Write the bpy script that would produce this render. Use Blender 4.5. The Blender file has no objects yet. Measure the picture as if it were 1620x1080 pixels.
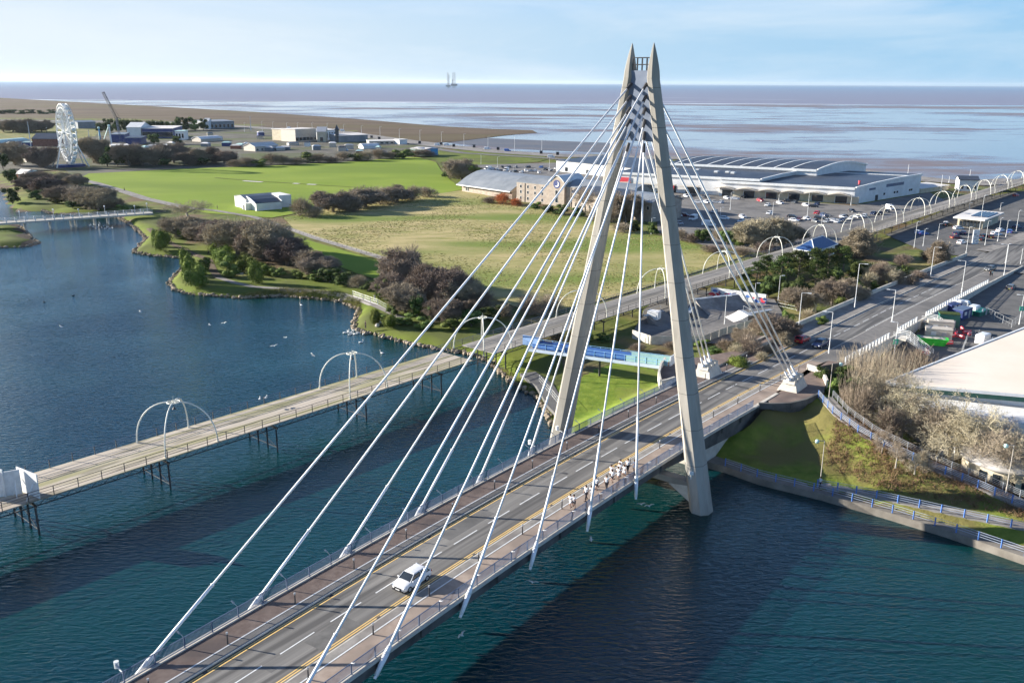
import bpy, bmesh, math, random
import numpy as np
from mathutils import Vector, Matrix
# ------------------------------------------------------------------ camera
C = bpy.context.scene.collection
SC = bpy.context.scene
CAM_H, FPX = 54.0, 1420.0                       # metres above the lake, focal length for a 1620 px wide frame
PITCH, ROLL = math.atan((540 - 131) / FPX), math.radians(0.3)
_r, _u = np.array([1, 0, 0.]), np.array([0, math.sin(PITCH), math.cos(PITCH)])
_f = np.array([0, math.cos(PITCH), -math.sin(PITCH)])
AX = (_r * math.cos(ROLL) + _u * math.sin(ROLL), -_r * math.sin(ROLL) + _u * math.cos(ROLL), _f)
cam = bpy.data.objects.new('camera', bpy.data.cameras.new('camera'))
C.objects.link(cam)
cam.data.sensor_width = 36.0
cam.data.lens = 36.0 * FPX / 1620
cam.data.clip_start, cam.data.clip_end = 0.5, 90000
M = Matrix([[AX[0][i], AX[1][i], -AX[2][i], 0] for i in range(3)] + [[0, 0, 0, 1]])
cam.matrix_world = Matrix.Translation((0, 0, CAM_H)) @ M
SC.camera = cam
# ------------------------------------------------------------------ sky and sun
SUN_AZ, SUN_EL = math.radians(285.5), math.radians(16.0)      # clockwise from +Y
w = bpy.data.worlds.new('World'); SC.world = w; w.use_nodes = True
nt = w.node_tree; nt.nodes.clear()
out = nt.nodes.new('ShaderNodeOutputWorld'); bg = nt.nodes.new('ShaderNodeBackground')
sky = nt.nodes.new('ShaderNodeTexSky'); sky.sky_type = 'NISHITA'; sky.sun_disc = False
sky.sun_elevation = SUN_EL; sky.sun_rotation = SUN_AZ; sky.altitude = 0
sky.air_density = 1.0; sky.dust_density = 0.35; sky.ozone_density = 2.6
bg.inputs['Strength'].default_value = 0.0475
tc = nt.nodes.new('ShaderNodeTexCoord'); mp = nt.nodes.new('ShaderNodeMapping')
mp.inputs['Scale'].default_value = (2.0, 2.0, 13.0); mp.inputs['Rotation'].default_value = (0.06, 0.1, 0.3)
nz = nt.nodes.new('ShaderNodeTexNoise'); nz.inputs['Scale'].default_value = 1.6; nz.inputs['Detail'].default_value = 7; nz.inputs['Roughness'].default_value = .62
nz.inputs['Distortion'].default_value = .4
cr = nt.nodes.new('ShaderNodeValToRGB'); cr.color_ramp.elements[0].position = .44; cr.color_ramp.elements[1].position = .8
cr.color_ramp.elements[0].color = (0, 0, 0, 1); cr.color_ramp.elements[1].color = (.55, .55, .55, 1)
mx = nt.nodes.new('ShaderNodeMixRGB'); mx.inputs[2].default_value = (6.8, 7.3, 7.7, 1)     # thin high cloud
nt.links.new(tc.outputs['Generated'], mp.inputs['Vector']); nt.links.new(mp.outputs[0], nz.inputs['Vector'])
nt.links.new(nz.outputs[0], cr.inputs[0]); nt.links.new(cr.outputs[0], mx.inputs[0])
sp = nt.nodes.new('ShaderNodeSeparateXYZ'); nt.links.new(tc.outputs['Generated'], sp.inputs[0])
dt = nt.nodes.new('ShaderNodeVectorMath'); dt.operation = 'DOT_PRODUCT'; nt.links.new(tc.outputs['Generated'], dt.inputs[0]); dt.inputs[1].default_value = (math.sin(SUN_AZ), math.cos(SUN_AZ), 0)
gl = nt.nodes.new('ShaderNodeMapRange'); gl.interpolation_type = 'SMOOTHSTEP'; gl.inputs[1].default_value = -.25; gl.inputs[2].default_value = 1.0; nt.links.new(dt.outputs['Value'], gl.inputs[0])
hz = nt.nodes.new('ShaderNodeMixRGB'); hz.inputs[1].default_value = (2.75, 4.75, 6.6, 1); hz.inputs[2].default_value = (6.5, 7.0, 7.4, 1); nt.links.new(gl.outputs[0], hz.inputs[0])   # clear air low over the sea, brighter towards the sun
tn = nt.nodes.new('ShaderNodeMixRGB'); tn.blend_type = 'MULTIPLY'; tn.inputs[0].default_value = 1; tn.inputs[2].default_value = (.2, .46, .92, 1); nt.links.new(sky.outputs[0], tn.inputs[1])
ev = nt.nodes.new('ShaderNodeMapRange'); ev.interpolation_type = 'SMOOTHSTEP'; ev.inputs[1].default_value = .3; ev.inputs[2].default_value = .65; nt.links.new(sp.outputs[2], ev.inputs[0])
md = nt.nodes.new('ShaderNodeMixRGB'); md.inputs[2].default_value = (1.6, 4.2, 8.4, 1); nt.links.new(hz.outputs[0], md.inputs[1]); e1 = nt.nodes.new('ShaderNodeMapRange'); e1.interpolation_type = 'SMOOTHSTEP'; e1.inputs[1].default_value = .04; e1.inputs[2].default_value = .2; nt.links.new(sp.outputs[2], e1.inputs[0]); nt.links.new(e1.outputs[0], md.inputs[0])
sk = nt.nodes.new('ShaderNodeMixRGB'); nt.links.new(ev.outputs[0], sk.inputs[0]); nt.links.new(md.outputs[0], sk.inputs[1]); nt.links.new(tn.outputs[0], sk.inputs[2])
nt.links.new(sk.outputs[0], mx.inputs[1]); nt.links.new(mx.outputs[0], bg.inputs['Color']); nt.links.new(bg.outputs[0], out.inputs[0])
sd = bpy.data.lights.new('sun', 'SUN'); sd.energy = 5.0; sd.angle = math.radians(0.53); sd.color = (1.0, .94, .84)
sun = bpy.data.objects.new('sun', sd); C.objects.link(sun)
sv = Vector((math.sin(SUN_AZ) * math.cos(SUN_EL), math.cos(SUN_AZ) * math.cos(SUN_EL), math.sin(SUN_EL)))
sun.rotation_euler = sv.to_track_quat('Z', 'Y').to_euler(); sun.location = sv * 200
vs = SC.view_settings; vs.view_transform = 'Standard'; vs.look = 'None'; vs.gamma = 1; vs.exposure = 1.5
R = random.Random(7)
# ------------------------------------------------------------------ positions
def G(x, y, z=0.0):
    """point of the world at height z that the surveyed photo point (x, y) stands for"""
    dv = AX[0] * (x - 810) - AX[1] * (y - 540) + AX[2] * FPX
    t = (z - CAM_H) / dv[2]
    p = np.array([0, 0, CAM_H]) + dv * t
    return Vector((float(p[0]), float(p[1]), float(z)))
def GL(pts, z=0.0): return [G(a, b, z) for a, b in pts]
DD = Vector((math.sin(math.radians(37.4)), math.cos(math.radians(37.4)), 0)); DN = Vector((DD.y, -DD.x, 0))
_cs = [-80, 0, 20, 39, 50, 60, 75, 90, 100, 112, 127, 139, 150, 160, 188, 207, 221, 241, 260, 296, 340]
_cn = [6.5, 2.2, 1.1, .2, -.3, -.65, -.88, -.85, -.75, -.4, .45, .95, 1.4, 1.8, 2.5, 3.0, 3.5, 4.7, 5.7, 8.3, 12]
_S = np.arange(-80, 341, 1.0); _N = np.interp(_S, _cs, _cn)
_k = np.exp(-0.5 * (np.arange(-14, 15) / 6.0) ** 2); _k /= _k.sum()
_N = np.convolve(np.pad(_N, 14, mode='edge'), _k, 'valid')
def nc(s): return float(np.interp(s, _S, _N))
def zr(s): return float(np.interp(s, [-100, 133, 165, 190, 221, 260, 296, 330], [6, 6, 5.2, 4.35, 3.5, 2.7, 2.05, 1.62]))
def RP(s, n, z=None):
    """point on the road: s along, n to the right of its centre line, z absolute or relative to the road if None"""
    g = nc(s + .5) - nc(s - .5); t = (DD + DN * g).normalized(); nn = Vector((t.y, -t.x, 0))
    p = DD * s + DN * (-57.2 + nc(s)) + nn * n
    p.z = zr(s) if z is None else z
    return p
# ------------------------------------------------------------------ mesh helpers
class MB:
    def __init__(s): s.v = []; s.f = []; s.m = []
    def add(s, vs, fs, m=0):
        o = len(s.v); s.v += [tuple(a) for a in vs]; s.f += [tuple(o + i for i in f) for f in fs]; s.m += [m] * len(fs)
    def box(s, c, d, rz=0.0, m=0, top=None):
        hx, hy, hz = d[0] / 2, d[1] / 2, d[2] / 2; tx, ty = (hx, hy) if top is None else (top[0] / 2, top[1] / 2)
        P = [(-hx, -hy, -hz), (hx, -hy, -hz), (hx, hy, -hz), (-hx, hy, -hz), (-tx, -ty, hz), (tx, -ty, hz), (tx, ty, hz), (-tx, ty, hz)]
        ca, sa = math.cos(rz), math.sin(rz)
        s.add([(c[0] + x * ca - y * sa, c[1] + x * sa + y * ca, c[2] + z) for x, y, z in P],
              [(0, 3, 2, 1), (4, 5, 6, 7), (0, 1, 5, 4), (1, 2, 6, 5), (2, 3, 7, 6), (3, 0, 4, 7)], m)
    def prism(s, poly, z0, z1, m=0, mt=None):
        poly = [(p[0], p[1]) for p in poly]
        a = sum(poly[i][0] * poly[(i + 1) % len(poly)][1] - poly[(i + 1) % len(poly)][0] * poly[i][1] for i in range(len(poly)))
        if a < 0: poly = poly[::-1]
        n = len(poly)
        s.add([(x, y, z0) for x, y in poly] + [(x, y, z1) for x, y in poly], [(i, (i + 1) % n, n + (i + 1) % n, n + i) for i in range(n)] + [tuple(range(n - 1, -1, -1))], m)
        s.add([(x, y, z1) for x, y in poly], [tuple(range(n))], m if mt is None else mt)
    def flat(s, poly, z, m=0):
        poly = [(p[0], p[1]) for p in poly]
        a = sum(poly[i][0] * poly[(i + 1) % len(poly)][1] - poly[(i + 1) % len(poly)][0] * poly[i][1] for i in range(len(poly)))
        if a < 0: poly = poly[::-1]
        s.add([(x, y, z) for x, y in poly], [tuple(range(len(poly)))], m)
    def tube(s, a, b, r, r2=None, n=6, m=0, cap=True):
        a, b = Vector(a), Vector(b); r2 = r if r2 is None else r2
        z = (b - a)
        if z.length < 1e-6: return
        z.normalize(); x = z.orthogonal().normalized(); y = z.cross(x)
        vs = []
        for p, q in ((a, r), (b, r2)):
            for i in range(n):
                t = 2 * math.pi * i / n; vs.append(p + x * (q * math.cos(t)) + y * (q * math.sin(t)))
        fs = [(i, (i + 1) % n, n + (i + 1) % n, n + i) for i in range(n)]
        if cap: fs += [tuple(range(n - 1, -1, -1)), tuple(range(n, 2 * n))]
        s.add(vs, fs, m)
    def path(s, pts, r, n=6, m=0):
        for i in range(len(pts) - 1): s.tube(pts[i], pts[i + 1], r, n=n, m=m)
    def beam(s, a, b, w, h, m=0):
        """box beam from a to b, width w across, height h, hung below/at the centre"""
        a, b = Vector(a), Vector(b); t = b - a
        if t.length < 1e-6: return
        sd_ = Vector((t.y, -t.x, 0))
        sd_ = sd_.normalized() if sd_.length > 1e-6 else Vector((1, 0, 0))
        up = sd_.cross(t).normalized()
        if up.z < 0: up = -up
        vs = [p + sd_ * (sx * w / 2) + up * (sz * h / 2) for p in (a, b) for sx, sz in ((-1, -1), (1, -1), (1, 1), (-1, 1))]
        s.add(vs, [(0, 1, 2, 3), (7, 6, 5, 4), (0, 4, 5, 1), (1, 5, 6, 2), (2, 6, 7, 3), (3, 7, 4, 0)], m)
    def loft(s, rings, m=0, close=True, caps=True):
        n = len(rings[0]); vs = [p for r in rings for p in r]; fs = []
        for k in range(len(rings) - 1):
            for i in range(n if close else n - 1):
                j = (i + 1) % n; fs.append((k * n + i, k * n + j, (k + 1) * n + j, (k + 1) * n + i))
        if caps and close: fs += [tuple(range(n - 1, -1, -1)), tuple(range((len(rings) - 1) * n, len(rings) * n))]
        s.add(vs, fs, m)
    def ball(s, c, r, m=0, seg=8, rings=5, sz=1.0):
        vs = [(c[0], c[1], c[2] - r * sz)]
        for i in range(1, rings):
            a = -math.pi / 2 + math.pi * i / rings
            vs += [(c[0] + r * math.cos(a) * math.cos(2 * math.pi * j / seg), c[1] + r * math.cos(a) * math.sin(2 * math.pi * j / seg), c[2] + r * sz * math.sin(a)) for j in range(seg)]
        vs.append((c[0], c[1], c[2] + r * sz)); L = len(vs) - 1
        fs = [(0, 1 + (j + 1) % seg, 1 + j) for j in range(seg)]
        for i in range(rings - 2):
            for j in range(seg):
                a, b = 1 + i * seg + j, 1 + i * seg + (j + 1) % seg; fs.append((a, b, b + seg, a + seg))
        o = 1 + (rings - 2) * seg; fs += [(o + j, o + (j + 1) % seg, L) for j in range(seg)]
        s.add(vs, fs, m)
    def build(s, name, mats, parent=None, smooth=False, world=True):
        me = bpy.data.meshes.new(name)
        v = s.v
        if parent is not None and world:
            l = Vector((0, 0, 0)); q = parent
            while q is not None: l = l + q.location; q = q.parent
            v = [(a - l[0], b - l[1], c - l[2]) for a, b, c in v]
        me.from_pydata(v, [], s.f)
        if not isinstance(mats, (list, tuple)): mats = [mats]
        for q in mats: me.materials.append(q)
        if len(mats) > 1: me.polygons.foreach_set('material_index', s.m)
        if smooth: me.polygons.foreach_set('use_smooth', [True] * len(s.f))
        me.update()
        bm = bmesh.new(); bm.from_mesh(me); bmesh.ops.recalc_face_normals(bm, faces=bm.faces) if s.fixn else None; bm.to_mesh(me); bm.free()
        o = bpy.data.objects.new(name, me); C.objects.link(o)
        if parent is not None: o.parent = parent
        return o
    fixn = False
def many(name, mb, parent, places, mt, rz=0.0, limit=100, smooth=False):
    """the same small part at many places: one object each up to the limit, the rest as one stuff part"""
    base = mb.build(name, mt, parent, smooth, world=False); l = Vector((0, 0, 0)); q = parent
    while q is not None: l = l + q.location; q = q.parent
    for i, p in enumerate(places[:limit]):
        o = base if i == 0 else base.copy()
        if i: C.objects.link(o)
        o.location = Vector(p) - l; o.rotation_euler.z = rz
    if len(places) > limit:
        r = MB(); ca, sa = math.cos(rz), math.sin(rz)
        for p in places[limit:]: r.add([(p[0] + x * ca - y * sa, p[1] + x * sa + y * ca, p[2] + z) for x, y, z in mb.v], mb.f)
        o = r.build(name, mt, parent); o['kind'] = 'stuff'
def tag(o, label, cat, group=None, kind=None):
    if label: o['label'] = label
    if cat: o['category'] = cat
    if group: o['group'] = group
    if kind: o['kind'] = kind
    return o
def thing(name, label, cat, loc=(0, 0, 0), rz=0, group=None):
    o = bpy.data.objects.new(name, None); C.objects.link(o); o.empty_display_size = .2
    o.location = Vector(loc); o.rotation_euler = (0, 0, rz)
    return tag(o, label, cat, group)
def struct(name, mb, mat, label=None, smooth=False):
    o = mb.build(name, mat, smooth=smooth); o['kind'] = 'structure'
    if label: o['label'] = label
    return o
def dup(root, loc, rz=0, scale=None, label=None, group=None, color=None):
    r = root.copy(); C.objects.link(r); r.location = Vector(loc); r.rotation_euler = (0, 0, rz)
    if scale is not None: r.scale = scale
    if label: r['label'] = label
    if group: r['group'] = group
    if color: r.color = color
    for ch in root.children:
        c = ch.copy(); C.objects.link(c); c.parent = r
        if color: c.color = color
        for g in ch.children:
            e = g.copy(); C.objects.link(e); e.parent = c
    return r
# ------------------------------------------------------------------ materials
def mat(name, c1, c2=None, scale=1.0, rough=.8, metal=0.0, bump=0.0, detail=5, lo=.35, hi=.65, stretch=(1, 1, 1), rot=0, c3=None, scale3=.05, coord='pos', spec=.5, objcol=False, noise_rough=.6, vary=0.0):
    m = bpy.data.materials.new(name); m.use_nodes = True; t = m.node_tree; L = t.links.new
    b = t.nodes['Principled BSDF']; b.inputs['Roughness'].default_value = rough; b.inputs['Metallic'].default_value = metal
    b.inputs['Specular IOR Level'].default_value = spec if rough < .8 else .15
    b.inputs['Base Color'].default_value = (*c1, 1)
    if c2 is None and not objcol and not bump: return m
    if coord == 'pos': src = t.nodes.new('ShaderNodeNewGeometry').outputs['Position']
    else: src = t.nodes.new('ShaderNodeTexCoord').outputs['Object']
    rt = t.nodes.new('ShaderNodeMapping'); rt.inputs['Rotation'].default_value = (0, 0, rot); L(src, rt.inputs[0]); mp = t.nodes.new('ShaderNodeMapping'); mp.inputs['Scale'].default_value = stretch; L(rt.outputs[0], mp.inputs[0])
    n = t.nodes.new('ShaderNodeTexNoise'); n.inputs['Scale'].default_value = scale; n.inputs['Detail'].default_value = detail; n.inputs['Roughness'].default_value = noise_rough; L(mp.outputs[0], n.inputs['Vector'])
    colout = None
    if objcol:
        oi = t.nodes.new('ShaderNodeObjectInfo'); colout = oi.outputs['Color']; L(colout, b.inputs['Base Color'])
    elif c2 is not None:
        r = t.nodes.new('ShaderNodeValToRGB'); e = r.color_ramp.elements; e[0].position = lo; e[1].position = hi; e[0].color = (*c1, 1); e[1].color = (*c2, 1)
        L(n.outputs[0], r.inputs[0]); colout = r.outputs[0]
        if c3 is not None:
            n3 = t.nodes.new('ShaderNodeTexNoise'); n3.inputs['Scale'].default_value = scale3; n3.inputs['Detail'].default_value = 4; L(mp.outputs[0], n3.inputs['Vector'])
            r3 = t.nodes.new('ShaderNodeValToRGB'); r3.color_ramp.elements[0].position = .48; r3.color_ramp.elements[1].position = .62; L(n3.outputs[0], r3.inputs[0])
            mx = t.nodes.new('ShaderNodeMixRGB'); L(r3.outputs[0], mx.inputs[0]); L(colout, mx.inputs[1]); mx.inputs[2].default_value = (*c3, 1); colout = mx.outputs[0]
        if vary:
            oi = t.nodes.new('ShaderNodeObjectInfo'); vr = t.nodes.new('ShaderNodeMapRange'); vr.inputs[3].default_value = 1 - vary; vr.inputs[4].default_value = 1 + vary; L(oi.outputs['Random'], vr.inputs[0]); hs = t.nodes.new('ShaderNodeHueSaturation'); L(vr.outputs[0], hs.inputs['Value']); v2 = t.nodes.new('ShaderNodeMapRange'); v2.inputs[3].default_value = .485; v2.inputs[4].default_value = .525; L(oi.outputs['Random'], v2.inputs[0]); L(v2.outputs[0], hs.inputs['Hue']); L(colout, hs.inputs['Color']); colout = hs.outputs[0]
        L(colout, b.inputs['Base Color'])
    if bump:
        bp = t.nodes.new('ShaderNodeBump'); bp.inputs['Strength'].default_value = min(1, bump); bp.inputs['Distance'].default_value = max(.02, .15 / max(scale, .2)); L(n.outputs[0], bp.inputs['Height']); L(bp.outputs[0], b.inputs['Normal'])
    return m
MT = {}
MT['concrete'] = mat('concrete', (.31, .285, .245), (.46, .425, .37), .6, .85, bump=.25, detail=10, lo=.3, hi=.75, stretch=(1, 1, .22), c3=(.25, .235, .205), scale3=.16)
MT['concrete_dark'] = mat('concrete_dark', (.07, .07, .068), (.15, .145, .135), .4, .9, bump=.3, detail=8)  # on the bridge deck and edge girder this dark tone carries painted shade
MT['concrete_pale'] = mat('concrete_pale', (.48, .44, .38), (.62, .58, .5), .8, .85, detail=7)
MT['asphalt'] = mat('asphalt', (.17, .16, .148), (.23, .215, .20), .9, .85, detail=9, stretch=(1, 1, 1), c3=(.145, .138, .13), scale3=.12, bump=.1)
MT['asphalt_dark'] = mat('asphalt_dark', (.11, .107, .102), (.165, .158, .15), .3, .88, detail=8)
MT['asphalt_road'] = mat('asphalt_road', (.14, .133, .124), (.245, .232, .213), .5, .82, detail=9, stretch=(.05, 1.5, 1), rot=math.radians(-52.6), lo=.38, hi=.62, c3=(.105, .10, .095), scale3=.55, bump=.06)
MT['paving'] = mat('paving', (.17, .125, .105), (.24, .185, .155), 1.2, .88, detail=8, c3=(.14, .11, .098), scale3=.3)
MT['paving_tan'] = mat('paving_tan', (.29, .225, .18), (.38, .305, .25), 1.2, .88, detail=8, c3=(.25, .2, .165), scale3=.3)
MT['quay_stone'] = mat('quay_stone', (.17, .15, .125), (.26, .235, .2), .5, .9, detail=8)
MT['pale_rail'] = mat('pale_rail', (.38, .43, .52), (.48, .53, .62), 1, .5)
MT['paving_grey'] = mat('paving_grey', (.22, .205, .185), (.33, .305, .275), .9, .88, detail=8, c3=(.2, .18, .165), scale3=.22)
MT['white_paint'] = mat('white_paint', (.62, .62, .6), (.76, .76, .74), 1.5, .6)
MT['yellow_paint'] = mat('yellow_paint', (.72, .46, .14), (.8, .56, .22), 1.5, .6)
MT['cable_white'] = mat('cable_white', (.88, .88, .87), (.93, .93, .92), .6, .4)
MT['white_metal'] = mat('white_metal', (.70, .70, .67), (.82, .82, .8), .9, .45)
MT['cream_metal'] = mat('cream_metal', (.72, .70, .58), (.8, .78, .68), .9, .45)
MT['steel_blue'] = mat('steel_blue', (.07, .10, .17), (.12, .16, .24), 1.2, .5)
MT['blue_metal'] = mat('blue_metal', (.07, .17, .46), (.1, .22, .54), 1.2, .45)
MT['blue_panel'] = mat('blue_panel', (.03, .12, .55), (.05, .17, .65), .6, .3)
MT['dark_metal'] = mat('dark_metal', (.025, .027, .032), (.06, .055, .055), 1.0, .6)
MT['grey_metal'] = mat('grey_metal', (.35, .36, .37), (.45, .46, .47), 1.0, .45, metal=.3)
MT['rock'] = mat('rock', (.16, .125, .09), (.42, .35, .26), .7, .9, bump=.4, lo=.3, hi=.7)
MT['white_wall'] = mat('white_wall', (.66, .65, .63), (.78, .77, .75), .3, .8)
MT['roof_dark'] = mat('roof_dark', (.032, .04, .058), (.055, .066, .088), .15, .5, stretch=(1, 1, 1))
MT['roof_grey'] = mat('roof_grey', (.17, .185, .2), (.24, .255, .27), .2, .45)
MT['roof_cream'] = mat('roof_cream', (.68, .585, .48), (.74, .65, .55), .08, .8)
MT['roof_pale'] = mat('roof_pale', (.62, .58, .53), (.72, .68, .63), .12, .75)
MT['brick_buff'] = mat('brick_buff', (.33, .275, .225), (.44, .375, .31), .8, .9)
MT['brick_red'] = mat('brick_red', (.2, .085, .06), (.3, .14, .1), .8, .9)
MT['glass_dark'] = mat('glass_dark', (.015, .02, .028), (.03, .04, .05), .3, .08, spec=.8)
MT['tyre'] = mat('tyre', (.015, .015, .016), rough=.85)
MT['soil'] = mat('soil', (.1, .075, .05), (.17, .13, .09), .8, .95, bump=.4)
MT['marsh'] = mat('marsh', (.095, .066, .04), (.15, .108, .07), .02, .95, detail=9, stretch=(.4, 1, 1), c3=(.12, .095, .045), scale3=.004)
MT['grass_bright'] = mat('grass_bright', (.175, .25, .02), (.23, .295, .035), .03, .95, detail=9, stretch=(.6, 1, 1), c3=(.15, .215, .02), scale3=.012)
MT['grass_mound'] = mat('grass_mound', (.10, .165, .016), (.21, .265, .035), .5, .95, bump=.5, detail=10, lo=.3, hi=.7, c3=(.15, .17, .035), scale3=.1)
MT['grass_rough'] = mat('grass_rough', (.25, .245, .075), (.46, .37, .18), .16, .95, bump=.6, detail=10, lo=.36, hi=.6, stretch=(.45, 1.3, 1), c3=(.17, .215, .045), scale3=.02, noise_rough=.72)
MT['ground'] = mat('ground', (.085, .115, .022), (.19, .19, .055), .12, .95, bump=.7, detail=10, lo=.35, hi=.65, c3=(.15, .105, .06), scale3=.05)
MT['lawn'] = mat('lawn', (.10, .135, .018), (.17, .195, .035), .1, .95, bump=.4, detail=9, c3=(.10, .115, .03), scale3=.05)
MT['verge'] = mat('verge', (.17, .16, .05), (.3, .26, .11), .5, .95, bump=.6, detail=9, c3=(.12, .15, .035), scale3=.1)
MT['dirt_grey'] = mat('dirt_grey', (.085, .082, .06), (.17, .155, .13), .05, .95, detail=9, c3=(.10, .115, .045), scale3=.02)
MT['bank'] = mat('bank', (.105, .155, .02), (.22, .25, .045), .45, .95, bump=.9, detail=11, lo=.35, hi=.65, c3=(.17, .15, .05), scale3=.12)
def water_mat(name, body, body2, wl, strength, rough, far=False, ior=1.4):
    m = bpy.data.materials.new(name); m.use_nodes = True; t = m.node_tree; L = t.links.new
    b = t.nodes['Principled BSDF']; b.inputs['Roughness'].default_value = rough; b.inputs['IOR'].default_value = ior
    g = t.nodes.new('ShaderNodeNewGeometry').outputs['Position']
    mp = t.nodes.new('ShaderNodeMapping'); mp.inputs['Rotation'].default_value = (0, 0, math.radians(-6)); mp.inputs['Scale'].default_value = (.42 / wl, 1.15 / wl, 1); L(g, mp.inputs[0])
    n1 = t.nodes.new('ShaderNodeTexNoise'); n1.inputs['Scale'].default_value = 1; n1.inputs['Detail'].default_value = 5; n1.inputs['Roughness'].default_value = .5; n1.inputs['Distortion'].default_value = .5; L(mp.outputs[0], n1.inputs['Vector'])
    n2 = t.nodes.new('ShaderNodeTexNoise'); n2.inputs['Scale'].default_value = .018; n2.inputs['Detail'].default_value = 4; L(g, n2.inputs['Vector'])
    r = t.nodes.new('ShaderNodeValToRGB'); e = r.color_ramp.elements; e[0].position = .38; e[1].position = .62; e[0].color = (*body, 1); e[1].color = (*body2, 1); L(n2.outputs[0], r.inputs[0]); L(r.outputs[0], b.inputs['Base Color'])
    mr = t.nodes.new('ShaderNodeMapRange'); mr.inputs[1].default_value = .38; mr.inputs[2].default_value = .62; mr.inputs[3].default_value = .35; mr.inputs[4].default_value = 1.0; L(n2.outputs[0], mr.inputs[0])
    ml = t.nodes.new('ShaderNodeMath'); ml.operation = 'MULTIPLY'; L(n1.outputs[0], ml.inputs[0]); L(mr.outputs[0], ml.inputs[1])
    bp = t.nodes.new('ShaderNodeBump'); bp.inputs['Strength'].default_value = 1.0; bp.inputs['Distance'].default_value = strength; L(ml.outputs[0], bp.inputs['Height']); L(bp.outputs[0], b.inputs['Normal'])
    return m
MT['lake'] = water_mat('lake_water', (.001, .034, .033), (.001, .026, .047), .55, .26, .04)
def sea_mat():
    m = bpy.data.materials.new('sea_water'); m.use_nodes = True; t = m.node_tree; L = t.links.new
    b = t.nodes['Principled BSDF']; b.inputs['Roughness'].default_value = .38; b.inputs['IOR'].default_value = 1.33
    g = t.nodes.new('ShaderNodeNewGeometry').outputs['Position']
    sx = t.nodes.new('ShaderNodeSeparateXYZ'); L(g, sx.inputs[0])
    mp = t.nodes.new('ShaderNodeMapping'); mp.inputs['Scale'].default_value = (.0006, .006, 1); L(g, mp.inputs[0])
    n1 = t.nodes.new('ShaderNodeTexNoise'); n1.inputs['Scale'].default_value = 1; n1.inputs['Detail'].default_value = 6; L(mp.outputs[0], n1.inputs['Vector'])
    # white breakers close to the flats
    mr = t.nodes.new('ShaderNodeMapRange'); mr.inputs[1].default_value = 2700; mr.inputs[2].default_value = 5200; mr.inputs[3].default_value = .60; mr.inputs[4].default_value = .80; L(sx.outputs[1], mr.inputs[0])
    gt = t.nodes.new('ShaderNodeMath'); gt.operation = 'SUBTRACT'; L(n1.outputs[0], gt.inputs[0]); L(mr.outputs[0], gt.inputs[1])
    gm = t.nodes.new('ShaderNodeMath'); gm.operation = 'MULTIPLY'; gm.inputs[1].default_value = 25; gm.use_clamp = True; L(gt.outputs[0], gm.inputs[0])
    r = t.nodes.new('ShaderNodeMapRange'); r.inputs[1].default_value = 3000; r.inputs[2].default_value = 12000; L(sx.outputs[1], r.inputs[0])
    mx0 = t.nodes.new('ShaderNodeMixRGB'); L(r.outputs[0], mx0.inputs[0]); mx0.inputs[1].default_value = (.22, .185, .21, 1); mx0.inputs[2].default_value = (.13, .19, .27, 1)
    mx = t.nodes.new('ShaderNodeMixRGB'); L(gm.outputs[0], mx.inputs[0]); L(mx0.outputs[0], mx.inputs[1]); mx.inputs[2].default_value = (.7, .68, .66, 1); L(mx.outputs[0], b.inputs['Base Color'])
    return m
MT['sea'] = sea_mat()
def flats_mat():
    m = bpy.data.materials.new('wet_sand'); m.use_nodes = True; t = m.node_tree; L = t.links.new
    b = t.nodes['Principled BSDF']; b.inputs['IOR'].default_value = 1.36
    g = t.nodes.new('ShaderNodeNewGeometry').outputs['Position']
    mp = t.nodes.new('ShaderNodeMapping'); mp.inputs['Scale'].default_value = (.0042, .0085, 1); mp.inputs['Rotation'].default_value = (0, 0, math.radians(6)); L(g, mp.inputs[0])
    n1 = t.nodes.new('ShaderNodeTexNoise'); n1.inputs['Scale'].default_value = 1; n1.inputs['Detail'].default_value = 11; n1.inputs['Roughness'].default_value = .7; L(mp.outputs[0], n1.inputs['Vector'])
    mp2 = t.nodes.new('ShaderNodeMapping'); mp2.inputs['Scale'].default_value = (.0009, .0024, 1); L(g, mp2.inputs[0])
    n2 = t.nodes.new('ShaderNodeTexNoise'); n2.inputs['Scale'].default_value = 1; n2.inputs['Detail'].default_value = 4; L(mp2.outputs[0], n2.inputs['Vector'])
    ad = t.nodes.new('ShaderNodeMath'); ad.operation = 'ADD'; L(n1.outputs[0], ad.inputs[0]); L(n2.outputs[0], ad.inputs[1])
    r = t.nodes.new('ShaderNodeValToRGB'); e = r.color_ramp.elements; e[0].position = .0; e[1].position = 1
    mr = t.nodes.new('ShaderNodeMapRange'); mr.inputs[1].default_value = .97; mr.inputs[2].default_value = 1.13; L(ad.outputs[0], mr.inputs[0])
    c = t.nodes.new('ShaderNodeMixRGB'); L(mr.outputs[0], c.inputs[0]); c.inputs[1].default_value = (.20, .20, .21, 1); c.inputs[2].default_value = (.20, .145, .125, 1); L(c.outputs[0], b.inputs['Base Color'])
    q = t.nodes.new('ShaderNodeMapRange'); q.inputs[3].default_value = .1; q.inputs[4].default_value = .5; L(mr.outputs[0], q.inputs[0]); L(q.outputs[0], b.inputs['Roughness'])
    return m
MT['flats'] = flats_mat()
t_ = bpy.data.materials.new  # noqa
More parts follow.
